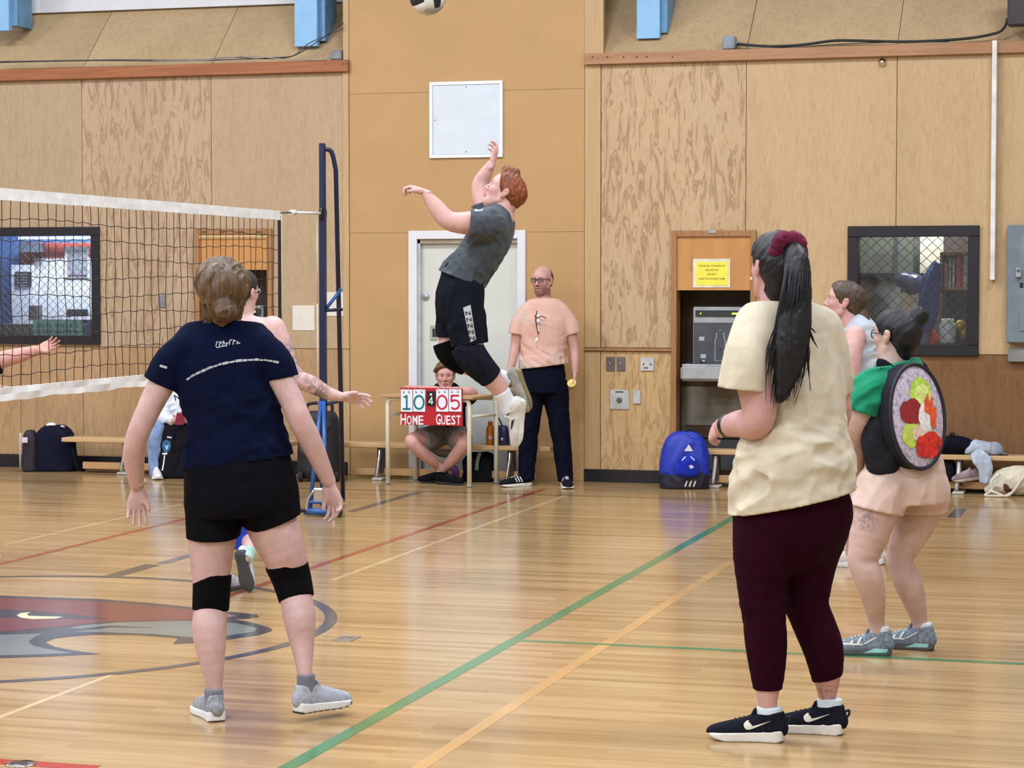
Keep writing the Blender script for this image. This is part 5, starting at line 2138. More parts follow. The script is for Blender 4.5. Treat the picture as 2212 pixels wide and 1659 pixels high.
# black backpack with a blue crest, beside the spectator
q = F(372, 1034)
b2 = empty('backpack', q, 'black backpack with a blue crest standing in front of the left bench', 'backpack')
BK = cloth('bag_black', (24, 23, 28), .2)
o_, vq, u_, v_ = bag_body(q + np.array((0, .08, 0)), .36, .20, .46, BK, 'pack_body', b2, .72, .010, 3.0, RT)
roll = MB().tube([q + RT * -.10 + np.array((0, .10, .47)), q + RT * .10 + np.array((0, .10, .47))], .045, 12).build('top_flap', BK, b2)
cr = [(.0, .06), (.035, .045), (.04, .0), (.02, -.04), (.0, -.055), (-.02, -.04), (-.04, .0), (-.035, .045)]
cc = q + RT * -.045 + np.array((0, 0, .27))
crest = project_print('crest', [(cr, [tuple(range(8))])], vq, cc + FV * .3, RT, (0, 0, 1), FV, plain('crest_teal', (36, 92, 128), .6), b2, depth=.4, lift=.004)
project_print('crest_bird', [([(x * .6, y * .6) for (x, y) in ((-.04, .03), (.0, .01), (.04, .04), (.02, -.03), (.0, -.05), (-.01, -.01))], [tuple(range(6))])], vq, cc + FV * .3, RT, (0, 0, 1), FV, plain('crest_pale_blue', (150, 196, 232), .6), crest, depth=.4, lift=.007)
project_print('white_zip_pull', [stroke2d([(.0, .0), (-.008, -.07), (-.02, -.13)], .010), stroke2d([(-.02, .012), (.022, .012)], .014)], vq, q + RT * -.06 + FV * .3 + np.array((0, 0, .20)), RT, (0, 0, 1), FV, plain('pull_white', (236, 236, 238), .5), b2, depth=.4, lift=.006)
project_print('maker_tag', [([(-.02, -.006), (.02, -.010), (.02, .004), (-.02, .008)], [(0, 1, 2, 3)])], vq, q + RT * -.02 + FV * .3 + np.array((0, 0, .35)), RT, (0, 0, 1), FV, plain('tag_mauve', (190, 180, 214), .5), b2, depth=.4, lift=.005)
# black wheeled loudspeaker behind the net post
q = F(672, 1043)
sk = empty('portable_speaker', q, 'black portable loudspeaker with a round grille behind the net post', 'speaker')
SKM = plain('speaker_black', (26, 25, 30), .6)
c_ = q + np.array((0, .2, 0))
vqs = soft([Loft([[*(c_ + np.array((0, 0, .10))), .19, .15], [*(c_ + np.array((0, 0, .34))), .18, .14], [*(c_ + np.array((0, 0, .50))), .16, .12]], RT, .02)], .01, clips=[(c_ + np.array((0, 0, .02)), (0, 0, -1)), (c_ + np.array((0, 0, .58)), (0, 0, 1))])
soft_obj('cabinet', vqs, SKM, sk)
MB().lathe(c_ + FV * .15 + RT * -.07 + np.array((0, 0, .30)), FV, [(-.03, .085), (.0, .088), (.01, .075), (.012, .02)], 24).build('grille', plain('grille_grey', (74, 70, 78), .6), sk)
MB().lathe(c_ + FV * .14 + RT * .05 + np.array((0, 0, .47)), FV, [(-.03, .05), (.0, .05), (.008, .04)], 18).build('horn', plain('horn_dark', (48, 46, 52), .5), sk)
MB().tube(catmull([c_ + RT * -.1 + np.array((0, 0, .56)), c_ + RT * -.09 + np.array((0, 0, .64)), c_ + RT * .09 + np.array((0, 0, .64)), c_ + RT * .1 + np.array((0, 0, .56))], 5), .014, 8).build('handle', SKM, sk)
for s in (-1, 1):
    MB().lathe(c_ + RT * .15 * s + np.array((0, .0, .045)) + FV * .1, RT, [(-.02, .035), (-.015, .045), (.015, .045), (.02, .035)], 16).build('wheel', plain('wheel_rubber', (20, 20, 22), .8), sk)

# blue backpack by the right niche
q = F(1472, 1057)
b3 = empty('backpack', q, 'bright blue and black backpack standing by the right niche', 'backpack')
n_ = NT('bag_royal_blue')
tc_ = n_.n('ShaderNodeTexCoord')
sx_ = n_.n('ShaderNodeSeparateXYZ')
n_.l(tc_.outputs['Object'], sx_.inputs[0])
nz_ = n_.noise(tc_.outputs['Object'], 9.0, 3)
ad_ = n_.n('ShaderNodeMath', operation='MULTIPLY_ADD')
n_.l(nz_, ad_.inputs[0])
ad_.inputs[1].default_value = .10
n_.l(sx_.outputs['Z'], ad_.inputs[2])
n_.base(n_.ramp(ad_.outputs[0], [(.155, (22, 20, 38)), (.185, (22, 48, 168))]))
n_.b.inputs['Roughness'].default_value = .5
n_.bump(n_.noise(tc_.outputs['Object'], 300, 2), .15, .002)
o_, vq, u_, v_ = bag_body(q + np.array((0, .13, 0)), .40, .28, .45, n_.m, 'pack_body', b3, .92, .010, 5.0, RT, .008, dome=.45)
BLU = cloth('bag_blue_plain', (20, 44, 156), .15)
vp = soft([Loft([[*(q + RT * .05 + np.array((0, -.01, .14))), .10, .05], [*(q + RT * .05 + np.array((0, .0, .22))), .095, .05]], RT, .02)], .008, fold=folds([((1, 0, .4), 18, 4, .006)], 3))
soft_obj('front_pocket', vp, BLU, b3)
strap('top_handle', [q + RT * -.01 + np.array((0, .1, .43)), q + RT * .03 + np.array((0, .1, .48)), q + RT * .09 + np.array((0, .1, .46)), q + RT * .10 + np.array((0, .1, .42))], .009, plain('handle_black', (20, 20, 26), .6), b3)
WM = plain('mark_white', (234, 234, 238), .5)
lt = [(-.034, -.02), (.034, -.02), (.012, .022), (.0, .034), (-.006, .022), (-.03, -.008)]
project_print('triangle_mark', [(lt, [tuple(range(6))])], vq, q + RT * .055 + FV * .3 + np.array((0, 0, .325)), RT, (0, 0, 1), FV, WM, b3, depth=.4, lift=.005)
for i in range(3):
    project_print('stripe', [([(-.014, -.022), (-.002, -.022), (.014, .024), (.002, .024)], [(0, 1, 2, 3)])], vq, q + RT * (.035 + .034 * i) + FV * .3 + np.array((0, 0, .045)), RT, (0, 0, 1), FV, plain('stripe_cream', (232, 226, 206), .5), b3, depth=.4, lift=.006)
project_print('small_patch', [([(-.02, .01), (.0, .016), (.022, .0), (.006, -.014), (-.014, -.012)], [tuple(range(5))])], vp, q + RT * .075 + FV * .3 + np.array((0, 0, .185)), RT, (0, 0, 1), FV, plain('patch_mauve', (206, 196, 214), .5), b3, depth=.4, lift=.004)
for s in (-1, 1):
    project_print('zip_line', [stroke2d([(0, 0), (-.03 * -s, -.03)], .007)], vp, q + RT * (.05 + .02 * s) + FV * .3 + np.array((0, 0, .265)), RT, (0, 0, 1), FV, WM, b3, depth=.4, lift=.004)

# bottle and little bag on the middle bench
zs = .31
a = W(1059, 958, .28)
bt = empty('drink_bottle', (a[0], 17.56, zs), 'orange sports drink bottle standing on the middle bench', 'bottle')
pr_ = [(0, .030), (.006, .034), (.05, .034), (.055, .032), (.10, .034), (.125, .035), (.145, .030), (.165, .018), (.168, .017)]
MB().lathe((a[0], 17.56, zs), (0, 0, 1), pr_, 20).build('bottle', plain('orange_drink', (214, 120, 12), .15), bt)
MB().lathe((a[0], 17.56, zs + .166), (0, 0, 1), [(0, .020), (.026, .020), (.028, .018)], 16).build('cap', plain('cap_orange', (226, 112, 30), .4), bt)
lb = MB().lathe((a[0], 17.56, zs + .03), (0, 0, 1), [(0, .0352), (.002, .0358), (.058, .0358), (.06, .0352)], 20).build('label', plain('label_copper', (196, 120, 78), .5), bt)
vs, fs = text_polys('G', .032, .002)
MB().add([(a[0] + .008 + x, 17.56 - .0366 + abs(x + .008) * .2, zs + .050 + y) for (x, y) in vs], fs).build('letter', plain('letter_cream', (242, 236, 222), .5), lb, fix=False)
a = W(1082, 958, .28)
hb = empty('small_bag', (a[0], 17.57, zs), 'small navy bag with a looped handle beside the orange bottle', 'bag')
bag_body((a[0], 17.57, zs), .14, .10, .16, plain('bag_navy_gloss', (34, 30, 76), .4), 'pouch', hb, .95, .004, 7.0, (1, 0, 0), .007)
strap('handle', [(a[0] - .05, 17.55, zs + .14), (a[0] - .045, 17.55, zs + .20), (a[0] - .02, 17.55, zs + .22), (a[0] + .0, 17.55, zs + .19), (a[0] + .02, 17.55, zs + .14)], .007, plain('strap_navy', (28, 26, 60), .5), hb)
MB().lathe((a[0] + .02, 17.515, zs + .05), (0, -1, 0), [(0, .016), (.006, .012)], 12).build('clasp', M_CHROME, hb)
# black bag under the middle bench
q = F(1068, 1030)
ub = empty('sports_bag', (q[0], 17.5, .0), 'black sports bag under the middle bench beside the boy', 'bag')
bag_body((q[0] + .0, 17.62, 0), .30, .22, .24, cloth('bag_black', (24, 23, 28)), 'bag', ub, .9, .008, 9.0, (1, 0, 0))
strap('webbing', [(q[0] + .04, 17.49, .25), (q[0] + .02, 17.485, .18), (q[0] + .01, 17.488, .10)], .016, plain('webbing_sage', (120, 132, 120), .7), ub, ((0, 1, 0), .3))
MB().ellipsoid((q[0] - .19, 17.52, .08), (.035, 0, .02), (0, .03, 0), (-.02, 0, .06)).build('purple_shoe_toe', plain('shoe_purple', (92, 52, 120), .5), ub)

# things on and under the right bench
zs = .305
a = W(2066, 975, .18)
df = empty('duffel_bag', (a[0], 17.66, zs), 'black duffel bag lying on the right bench', 'bag')
vq = soft([Loft([[a[0] - .16, 17.66, zs + .06, .06, .06], [a[0] - .06, 17.66, zs + .07, .07, .075], [a[0] + .06, 17.66, zs + .065, .07, .068], [a[0] + .12, 17.66, zs + .045, .06, .045]], (0, 1, 0), .02)], .008, clips=[((0, 0, zs), (0, 0, -1))], fold=folds([((1, 0, .3), 16, 4, .008)], 2))
soft_obj('bag', vq, cloth('bag_midnight', (20, 18, 32)), df)
strap('handle', [(a[0] - .06, 17.63, zs + .13), (a[0] - .03, 17.62, zs + .17), (a[0] + .0, 17.63, zs + .13)], .010, plain('strap_midnight', (18, 18, 26), .6), df)
a = W(2118, 960, .18)
JG = cloth('jacket_pale_grey', (176, 184, 196), .12)
jk = empty('grey_jacket', (a[0], 17.62, zs), 'pale grey jacket draped over the edge of the right bench', 'jacket')
vq = soft([Loft([[a[0] - .08, 17.63, zs + .03, .05, .035], [a[0] - .02, 17.64, zs + .06, .07, .055], [a[0] + .05, 17.64, zs + .05, .06, .05]], (0, 1, 0), .02)], .007, clips=[((0, 0, zs), (0, 0, -1))], fold=folds([((1, 0, .6), 20, 3, .012)], 4))
soft_obj('folded_part', vq, JG, jk)
vq = soft([Loft([[a[0] - .02, 17.56, zs + .02, .05, .02], [a[0] + .02, 17.535, zs - .04, .07, .016], [a[0] + .05, 17.53, zs - .10, .055, .016], [a[0] + .045, 17.53, zs - .17, .042, .018], [a[0] + .04, 17.53, zs - .20, .035, .016]], (1, 0, 0), .02)], .006, fold=folds([((.2, 0, 1), 26, 3, .008)], 6))
soft_obj('hanging_sleeve', vq, JG, jk)
a = W(2148, 965, .18)
cp_ = empty('baseball_cap', (a[0], 17.64, zs), 'grey cap lying on the jacket end of the right bench', 'cap')
vq = soft([Loft([[a[0], 17.66, zs + .03, .075, .05]], None, .01)], .007, clips=[((0, 0, zs + .005), (0, 0, -1))])
soft_obj('crown', vq, cloth('cap_grey', (150, 152, 164), .1), cp_)
vq = soft([Loft([[a[0] + .05, 17.63, zs + .02, .05, .008], [a[0] + .10, 17.62, zs + .012, .035, .007]], (0, 1, 0), .01)], .005)
soft_obj('brim', vq, cloth('cap_grey_dark', (110, 110, 120), .1), cp_)
q = F(2055, 1058)
ub = empty('sports_bag', (q[0], 17.7, 0), 'tall black bag under the right bench behind the pink shorts', 'bag')
bag_body((q[0] - .03, 17.66, .095), .17, .16, .17, cloth('bag_black', (24, 23, 28)), 'bag', ub, .95, .006, 12.0)
q = F(2106, 1060)
SHM = cloth('shoe_dusty_mauve', (150, 128, 134), .15)
rs = empty('running_shoe', (q[0], 17.6, .095), 'dusty mauve shoe tipped on the lower rail of the right bench', 'shoe')
shoe(rs, (q[0] + .06, 17.66, .11), (-.55, -.35, -.05), (0, 0, 1), .24, (SHM, plain('sole_beige', (196, 180, 160), .6), plain('lace_grey', (176, 178, 182), .7)), dict(sole=.03), .006)
q = F(2172, 1072)
tb = empty('tote_bag', q, 'cream canvas tote bag slumped on the floor at the right edge', 'bag')
TC = cloth('canvas_cream', (216, 204, 182), .06)
vq = soft([Loft([[q[0] - .12, q[1] + .12, .05, .08, .045], [q[0] - .02, q[1] + .10, .10, .12, .095], [q[0] + .12, q[1] + .10, .115, .13, .11], [q[0] + .28, q[1] + .10, .09, .13, .085]], (0, 1, 0), .02),
           Loft([[q[0] - .02, q[1] - .06, .08, .06, .03], [q[0] + .08, q[1] - .06, .10, .05, .02]], (1, 0, .4), .012, sign=-1)], .007, clips=[((0, 0, 0.002), (0, 0, -1))], fold=folds([((1, 0, .7), 14, 2.5, .014)], 8))
soft_obj('bag', vq, TC, tb)
vq = soft([Loft([[q[0] - .0, q[1] - .005, .075, .05, .022], [q[0] + .08, q[1] - .005, .10, .04, .014]], (1, 0, .4), .01)], .006)
soft_obj('maroon_lining', vq, plain('lining_maroon', (92, 36, 46), .7), tb)
strap('handle', [q + np.array((-.04, -.02, .17)), q + np.array((-.10, -.05, .12)), q + np.array((-.10, -.06, .05)), q + np.array((-.15, -.08, .012)), q + np.array((-.08, -.10, .010)), q + np.array((.0, -.09, .012)), q + np.array((.04, -.06, .03))], .010, TC, tb, ((0, 1, 0), .6))
strap('handle', [q + np.array((-.12, -.05, .05)), q + np.array((-.06, -.08, .03)), q + np.array((.03, -.09, .015)), q + np.array((.12, -.05, .13)), q + np.array((.16, -.02, .18))], .010, TC, tb, ((0, 1, 0), .6))


# ================================================================== people
UPV = np.array((0, 0, 1.0))
NAVY = cloth('navy_tee', (7, 14, 40), .12, sheen=.05)
BLACKC = cloth('black_jersey', (10, 10, 16), .12, sheen=.03)
SOCK_GREY = cloth('grey_sock', (120, 122, 132))
SOCK_WHITE = cloth('white_sock', (220, 222, 228), .05)


def ring(P, rows, mat, name, parent=None, grow=0.0, h=.005, u=None, ratio=1.0, ends=True, fold=None):
    """a sleeve of cloth (knee pad, sock, cuff) with flat ends following a limb"""
    s = P.secs(rows, ratio)
    a, b = np.array(s[0][:3]), np.array(s[-1][:3])
    cl = [(a, a - np.array(s[1][:3])), (b, b - np.array(s[-2][:3]))] if ends else []
    vq = soft([Loft(s, u, .01, clips=cl)], h, grow=grow, fold=fold)
    return soft_obj(name, vq, mat, parent or P.root), vq


# ------------------------------------------------------------------ woman in navy tee, from behind
def woman_navy():
    P = Person(8.47, F(520, 1555), 'person seen from behind in navy tee, black shorts and black knee pads')
    J, L = P.J, P.L
    hd = Head(J(479, 622, 0), cv(-.22, .02, 1), UPV, .97)
    torso = [L([(484, 740, .03, 76, .45), (486, 800, 0, 82, .55), (500, 900, 0, 88, .65), (510, 1000, 0, 100, .68), (520, 1080, 0, 106, .7)], RT, clips=[(J(526, 1100), cv(.05, -1, 0))])]
    neck = [L([(483, 735, .04, 42), (481, 690, .02, 33), (480, 645, .0, 33)])]
    armL = [L([(402, 764, 0, 30), (352, 826, -.01, 29), (314, 900, -.03, 25.5), (294, 950, -.03, 24), (289, 990, 0, 23.5), (296, 1046, .05, 16)])]
    armR = [L([(566, 760, 0, 30), (604, 815, -.01, 28), (632, 870, -.03, 25.5), (649, 910, -.04, 25.5), (672, 955, -.02, 24), (710, 1040, .03, 16)])]
    legL = [L([(466, 1090, 0, 54), (459, 1150, 0, 53), (456, 1215, 0, 45), (456, 1275, .0, 37.5), (455, 1318, .0, 36), (452, 1360, -.05, 37.5), (457, 1420, -.07, 29), (463, 1482, -.08, 18), (463, 1520, -.08, 17)])]
    legR = [L([(572, 1085, 0, 56), (590, 1140, 0, 55), (612, 1190, 0, 49), (630, 1245, .02, 39), (639, 1290, .0, 35), (647, 1335, -.04, 35), (653, 1390, -.06, 26), (658, 1450, -.10, 16.5), (661, 1490, -.10, 17)])]
    hL = hand(J(297, 1052, .06), cv(-.06, -1, .06), cv(.25, 0, -1), -1, .93, (.25, .3, .32, .35), (.9, .45, .3))
    hR = hand(J(712, 1045, .03), cv(.27, -1, .06), cv(-.5, -.1, -.8), 1, .95, (.5, .5, .55, .6), (.95, .35, .3))
    V0 = None

    def paint(V, c):
        # knees/elbows slightly redder
        for (px, py, dd, r) in ((648, 905, -.08, .035), (294, 945, -.07, .035)):
            q = J(px, py, dd)
            g = np.exp(-((V - q.astype(np.float32)) ** 2).sum(1) / r ** 2)[:, None] * .6
            c = c * (1 - g) + c * np.array((1, .82, .8)) * g
        return c
    body(P, [(torso + neck + armL + armR + legL + legR, .007), (hd.prims() + neck[:], .005), (hL, .0035), (hR, .0035)], (216, 172, 160), [(hd, {})], paint)
    # hair: swept cap, low knot, loose ends
    hm = hairmat('hair_light_brown', (58, 42, 28), (126, 98, 68))
    fold = folds([((.5, 0, 1), 34, 6, .008), ((-.6, 0, 1), 60, 9, .005)], 4.2)
    ex = [Loft([hd.sec(.0, -.10, -.064, .036), hd.sec(.004, -.115, -.086, .040)], None, .004),
          Loft([hd.sec(-.045, -.05, -.05, .03), hd.sec(-.05, -.045, -.1, .022), hd.sec(-.042, -.04, -.128, .012)], None, .02),
          Loft([hd.sec(.05, -.04, -.045, .03), hd.sec(.052, -.035, -.1, .02), hd.sec(.045, -.03, -.13, .01)], None, .02),
          Loft([hd.sec(.0, -.07, -.1, .045, .03), hd.sec(.0, -.062, -.125, .03, .02)], hd.x, .02)]
    _, hv = head_hair(hd, [[(0, -.05, .01, .096, .084), (0, -.016, .024, .102, .094), (0, .02, .03, .092, .085)], [(-.02, -.05, -.03, .082, .06), (.01, -.05, -.02, .086, .06)]], .0045,
                      [((0, .045, .02), (0, 1, -.6))], 'hair', hm, P.root, ex, fold)
    mb = MB()
    rnd = random.Random(5)
    for i in range(70):
        a = rnd.uniform(-1, 1)
        z0 = rnd.uniform(-.02, .12)
        x = a * .07
        p0 = hd.p(x, -.10 + abs(a) * .03, z0 * .8)
        p1 = hd.p(x * 1.12 + rnd.uniform(-.02, .02), -.115 + abs(a) * .04, z0 * .5 - .03)
        p2 = hd.p(x * .6 + rnd.uniform(-.03, .03), -.118 + rnd.uniform(0, .02), -.075 + rnd.uniform(-.03, .03))
        mb.tube(catmull([p0, p1, p2], 3), [.0016] * 6 + [.0008], 4, caps=False)
    for i in range(30):
        s = rnd.choice((-1, 1))
        p0 = hd.p(s * rnd.uniform(.03, .06), -.05, -.08)
        p1 = p0 + hd.z * -.03 + hd.x * s * rnd.uniform(-.01, .02)
        p2 = p1 + hd.z * -.025 + hd.x * s * rnd.uniform(-.01, .03)
        mb.tube(catmull([p0, p1, p2], 3), [.0012] * 6 + [.0004], 4, caps=False)
    mb.build('hair_strands', hairmat('hair_light_strands', (84, 62, 42), (158, 128, 94)), P.root, kind='stuff', fix=False)
    # tee
    tL = [L([(408, 752, 0, 38), (374, 783, 0, 41), (347, 829, 0, 38), (336, 852, 0, 36)], None, 1, .016, clips=[(J(347, 829), cv(-.45, -.95, 0))])]
    tR = [L([(562, 750, 0, 38), (590, 780, 0, 40), (607, 816, 0, 37), (614, 840, 0, 35)], None, 1, .016, clips=[(J(607, 817), cv(.2, -1, 0))])]
    tt = [L([(483, 696, .03, 52, .62), (482, 712, .025, 80, .5), (482, 735, .02, 108, .45), (482, 775, 0, 106, .52), (484, 832, 0, 101, .62), (503, 890, 0, 99, .66), (508, 940, 0, 105, .68), (514, 1000, 0, 116, .68), (516, 1030, 0, 118, .68)], RT, 1, .03)]
    hems = [(J(515, 998), cv(.145, -1, 0), None), (J(481, 695, 0), cv(0, 1, .25), None)]
    ff = folds([((1, 0, .25), 22, 5, .010), ((.6, 0, -1), 20, 5, .007)], 2.0)

    def fold2(Pp):
        z = Pp[:, 2]
        zz = np.clip((1.42 - z) / .28, .12, 1.0)
        return ff(Pp) * zz
    tv = soft(tt + tL + tR, .0055, fold=fold2, it=1, hems=hems)
    tee = soft_obj('tee_shirt', tv, NAVY, P.root)
    # hem seam, sleeve stripes and back print
    PRW = cloth('pale_print', (205, 205, 210))
    pcs = []
    rnd = random.Random(11)
    x = -.048
    while x < .045:
        wd = rnd.uniform(.006, .014)
        hgt = rnd.choice((.012, .016, .02))
        y0 = .026 + .12 * (x + .048)
        pcs.append(stroke2d([(x, y0), (x + wd * .3, y0 + hgt)], .004))
        pcs.append(stroke2d([(x + wd * .3, y0 + hgt * rnd.uniform(.3, 1)), (x + wd, y0 + hgt * rnd.uniform(.2, 1))], .004))
        x += wd + .003
    pcs.append(stroke2d([(-.046, .022), (-.03, .026), (-.005, .03)], .004))
    n1 = len(pcs)
    th = -.40
    while th < .42:
        wd = rnd.uniform(.03, .06)
        x0, x1 = th * .28 / .7, (th + wd) * .28 / .7
        f = lambda q: -.034 + .22 * q - 1.15 * q * q
        pcs.append(stroke2d([(x0, f(x0)), ((x0 + x1) / 2, f((x0 + x1) / 2) + rnd.uniform(-.001, .002)), (x1, f(x1))], rnd.uniform(.006, .010)))
        th += wd + .006
    project_print('back_print', pcs[:n1], tv, J(478, 762, -.3), RT, UPV, -FW, PRW, tee)['kind'] = 'stuff'
    project_print('back_arc_print', pcs[n1:], tv, J(478, 762, -.3), RT, UPV, -FW, PRW, tee)['kind'] = 'stuff'
    project_print('sleeve_mark', [stroke2d([(-.014, .004), (.014, -.004)], .009)], tv, J(332, 791, -.3), RT, UPV, -FW, PRW, tee)
    # shorts
    sw = [L([(513, 985, 0, 110, .68), (516, 1030, 0, 119, .72), (523, 1080, 0, 123, .74), (524, 1100, 0, 108, .72)], RT, 1, .03, clips=[(J(526, 1112), cv(.05, -1, 0))])]
    sl = [L([(463, 1085, 0, 64), (461, 1150, 0, 59), (460, 1195, 0, 58)], None, 1, .006, clips=[(J(462, 1160), cv(.0, -1, .1))])]
    sr = [L([(576, 1085, 0, 70), (594, 1130, 0, 59), (606, 1165, 0, 55)], None, 1, .006, clips=[(J(600, 1127), cv(.36, -1, .1))])]
    sv = soft(sw + sl + sr, .006, fold=folds([((1, 0, .3), 14, 4, .004)], 7.0))
    sh = soft_obj('shorts', sv, BLACKC, P.root)
    # knee pads
    KP = cloth('knee_pad_black', (8, 8, 11), .08)
    k1, kv = ring(P, [(459, 1239, 0, 40), (457, 1275, 0, 39), (455, 1318, 0, 38)], KP, 'knee_pad', grow=.003)
    project_print('pad_label', [([(-.016, -.008), (.016, -.008), (.016, .008), (-.016, .008)], [(0, 1, 2, 3)])], kv, J(480, 1251, -.3), RT, UPV, -FW, PRW, k1)
    ring(P, [(617, 1213, .01, 45), (630, 1250, .02, 41), (641, 1294, .0, 37)], KP, 'knee_pad', grow=.003)
    # socks and shoes
    GR, WS = cloth('shoe_grey_mesh', (142, 146, 152), .2, scale=60), plain('sole_white', (232, 232, 232), .5, var=.02)
    SD = plain('sole_dark', (58, 58, 60), .7)
    LC = plain('lace_grey', (176, 178, 182), .7)
    s1 = foot(P, 462, 1515, -.085, cv(-.40, 0, .92), .265, (GR, WS, LC), dict(sole=.036, tread=SD), SOCK_GREY, 1487, .038, .036, collar=.082)
    for (b, c) in ((-.004, .055), (-.003, .07)):
        pass
    project_print('heel_panel', [([(.022 * cos(t), .026 * sin(t)) for t in np.linspace(0, 2 * pi, 14)[:-1]], [tuple(range(13))])], s1['vq'], s1['pt'](-.01, -.3, .055), s1['x'], s1['z'], -s1['y'], plain('shoe_pale_patch', (176, 180, 186), .6), s1['obj'], depth=.25)
    project_print('heel_tab', [([(-.006, -.01), (.006, -.01), (.006, .01), (-.006, .01)], [(0, 1, 2, 3)])], s1['vq'], s1['pt'](.006, -.3, .085), s1['x'], s1['z'], -s1['y'], WS, s1['obj'], depth=.25)
    foot(P, 661, 1480, -.10, cv(.72, 0, .69), .255, (cloth('shoe_grey_pale', (168, 172, 184), .12, scale=50), WS, LC), dict(sole=.036, tread=SD), SOCK_GREY, 1455, .036, .032, lift=.035, collar=.088)
    # wrist band
    mb = MB()
    c0, c1 = J(297, 1040, .05), J(297, 1050, .056)
    ax = unit(c1 - c0)
    mb.lathe(c0, ax, [(-.006, .031), (-.004, .033), (.008, .033), (.010, .031)], 20)
    mb.build('wrist_band', plain('band_beige', (196, 172, 150), .6), P.root)
    return P


# ------------------------------------------------------------------ woman in cream tee, long ponytail
def woman_cream():
    P = Person(8.05, F(1690, 1595), 'person from behind in cream tee and maroon leggings with long black ponytail')
    J, L = P.J, P.L
    hd = Head(J(1676, 578, 0), cv(-.36, .10, .93), cv(.06, 1, .1), 1.0)
    lat = cv(.93, 0, .38)
    torso = [L([(1690, 740, .0, 78, .5), (1705, 820, 0, 95, .65), (1705, 950, 0, 98, .75), (1705, 1060, 0, 110, .8), (1710, 1120, 0, 110, .8)], lat)]
    neck = [L([(1700, 720, .0, 50), (1683, 665, .0, 38), (1675, 620, 0, 36)])]
    armL = [L([(1640, 740, -.12, 36), (1625, 810, -.16, 36), (1640, 880, -.16, 37), (1632, 915, -.14, 34), (1600, 915, -.04, 30), (1562, 922, .06, 21)])]
    armR = [L([(1775, 745, .1, 34), (1802, 830, .12, 32), (1812, 895, .15, 28), (1800, 930, .25, 24)])]
    legL = [L([(1656, 1120, -.04, 68), (1648, 1200, -.05, 60), (1645, 1290, -.06, 44), (1650, 1330, -.06, 41), (1655, 1390, -.06, 41), (1658, 1460, -.05, 32), (1658, 1515, -.05, 21), (1661, 1560, -.05, 18)])]
    legR = [L([(1765, 1110, .04, 72), (1750, 1200, .06, 58), (1742, 1290, .06, 45), (1755, 1340, .06, 42), (1778, 1400, .06, 40), (1786, 1460, .06, 30), (1787, 1500, .08, 20.5), (1790, 1540, .08, 18)])]
    hL = hand(J(1560, 924, .06), cv(-.35, -.25, .9), cv(.8, -.4, .3), -1, .95, (.55, .6, .6, .6))

    def paint(V, c):
        q = J(1787, 1505, 0).astype(np.float32)
        d2 = np.abs((V - q) @ np.array(UP, dtype=np.float32))
        near = (np.abs((V - q) @ RT.astype(np.float32)) < .06) & (d2 < .035)
        n = vnoise(V * 90.0)
        m = (near & (np.abs(n) < .16))[:, None] * .6
        return c * (1 - m) + c * np.array((.3, .3, .35)) * m
    body(P, [(torso + neck + armL + armR + legL + legR, .007), (hd.prims() + neck[:], .005), (hL, .0035)], (222, 168, 156), [(hd, {})], paint)
    # tee: boxy, loose
    CREAM = cloth('cream_tee', (206, 194, 170), .05, sheen=.1)
    tt = [L([(1700, 655, 0, 46, .7), (1697, 678, -.01, 78, .6), (1697, 712, -.01, 108, .58), (1706, 770, 0, 114, .66), (1720, 860, 0, 108, .76), (1722, 930, 0, 110, .8), (1716, 1000, 0, 129, .85), (1712, 1050, 0, 133, .86), (1711, 1110, 0, 136, .86), (1711, 1140, 0, 136, .86)], lat, 1, .03)]
    hems = [(J(1690, 1088), cv(.20, -1, .0), None), (J(1692, 657), cv(-.05, 1, .15), None)]
    tL = [L([(1645, 705, -.08, 58), (1618, 770, -.14, 54), (1607, 842, -.16, 53), (1605, 872, -.16, 53)], None, 1, .03, clips=[(J(1607, 842, -.16), cv(-.10, -1, 0))])]
    tR = [L([(1772, 715, .08, 50), (1796, 780, .1, 42), (1800, 852, .12, 38), (1801, 880, .12, 38)], None, 1, .04, clips=[(J(1812, 852, .12), cv(.05, -1, 0))])]
    f1 = folds([((1, .3, .45), 15, 1.6, .016), ((1, 0, -.3), 18, 2.0, .011)], 3.3)
    f2 = folds([((.25, 0, 1), 16, 2.0, .010)], 8.8)

    def fo(Pp):
        z = Pp[:, 2]
        a = np.clip((1.22 - z) / .25, 0.05, 1)
        return f1(Pp) * a + f2(Pp) * np.clip((1.45 - z) / .2, .2, 1) * (1 - .5 * a)
    tv = soft(tt + tL + tR, .0055, fold=fo, hems=hems)
    tee = soft_obj('tee_shirt', tv, CREAM, P.root)
    # leggings
    MAR = cloth('maroon_leggings', (38, 3, 21), .14, sheen=.0)
    pw = [L([(1712, 1040, 0, 112, .8), (1714, 1090, 0, 118, .82), (1714, 1140, 0, 112, .82)], lat, 1, .04)]
    def cut(lf, p, n):
        q = Loft([[*t] for t in lf.s], None, .04, straight=True, clips=[(p, n)])
        return [q]
    pl, pr = cut(legL[0], J(1657, 1489, -.05), cv(0, -1, 0)), cut(legR[0], J(1787, 1466, .06), cv(.25, -1, 0))
    fk = folds([((1, 0, -.2), 30, 6, .006)], 1.0)

    def fo2(Pp):
        k = J(1695, 1312).astype(np.float32)[2]
        return fk(Pp) * np.exp(-((Pp[:, 2] - k) / .07) ** 2)
    soft_obj('leggings', soft(pw + pl + pr, .006, fold=fo2, grow=.007), MAR, P.root)
    # hair
    hm = hairmat('hair_black', (5, 5, 9), (22, 21, 29), .42)
    fold = folds([((.7, 0, .6), 50, 6, .005)], 4.0)
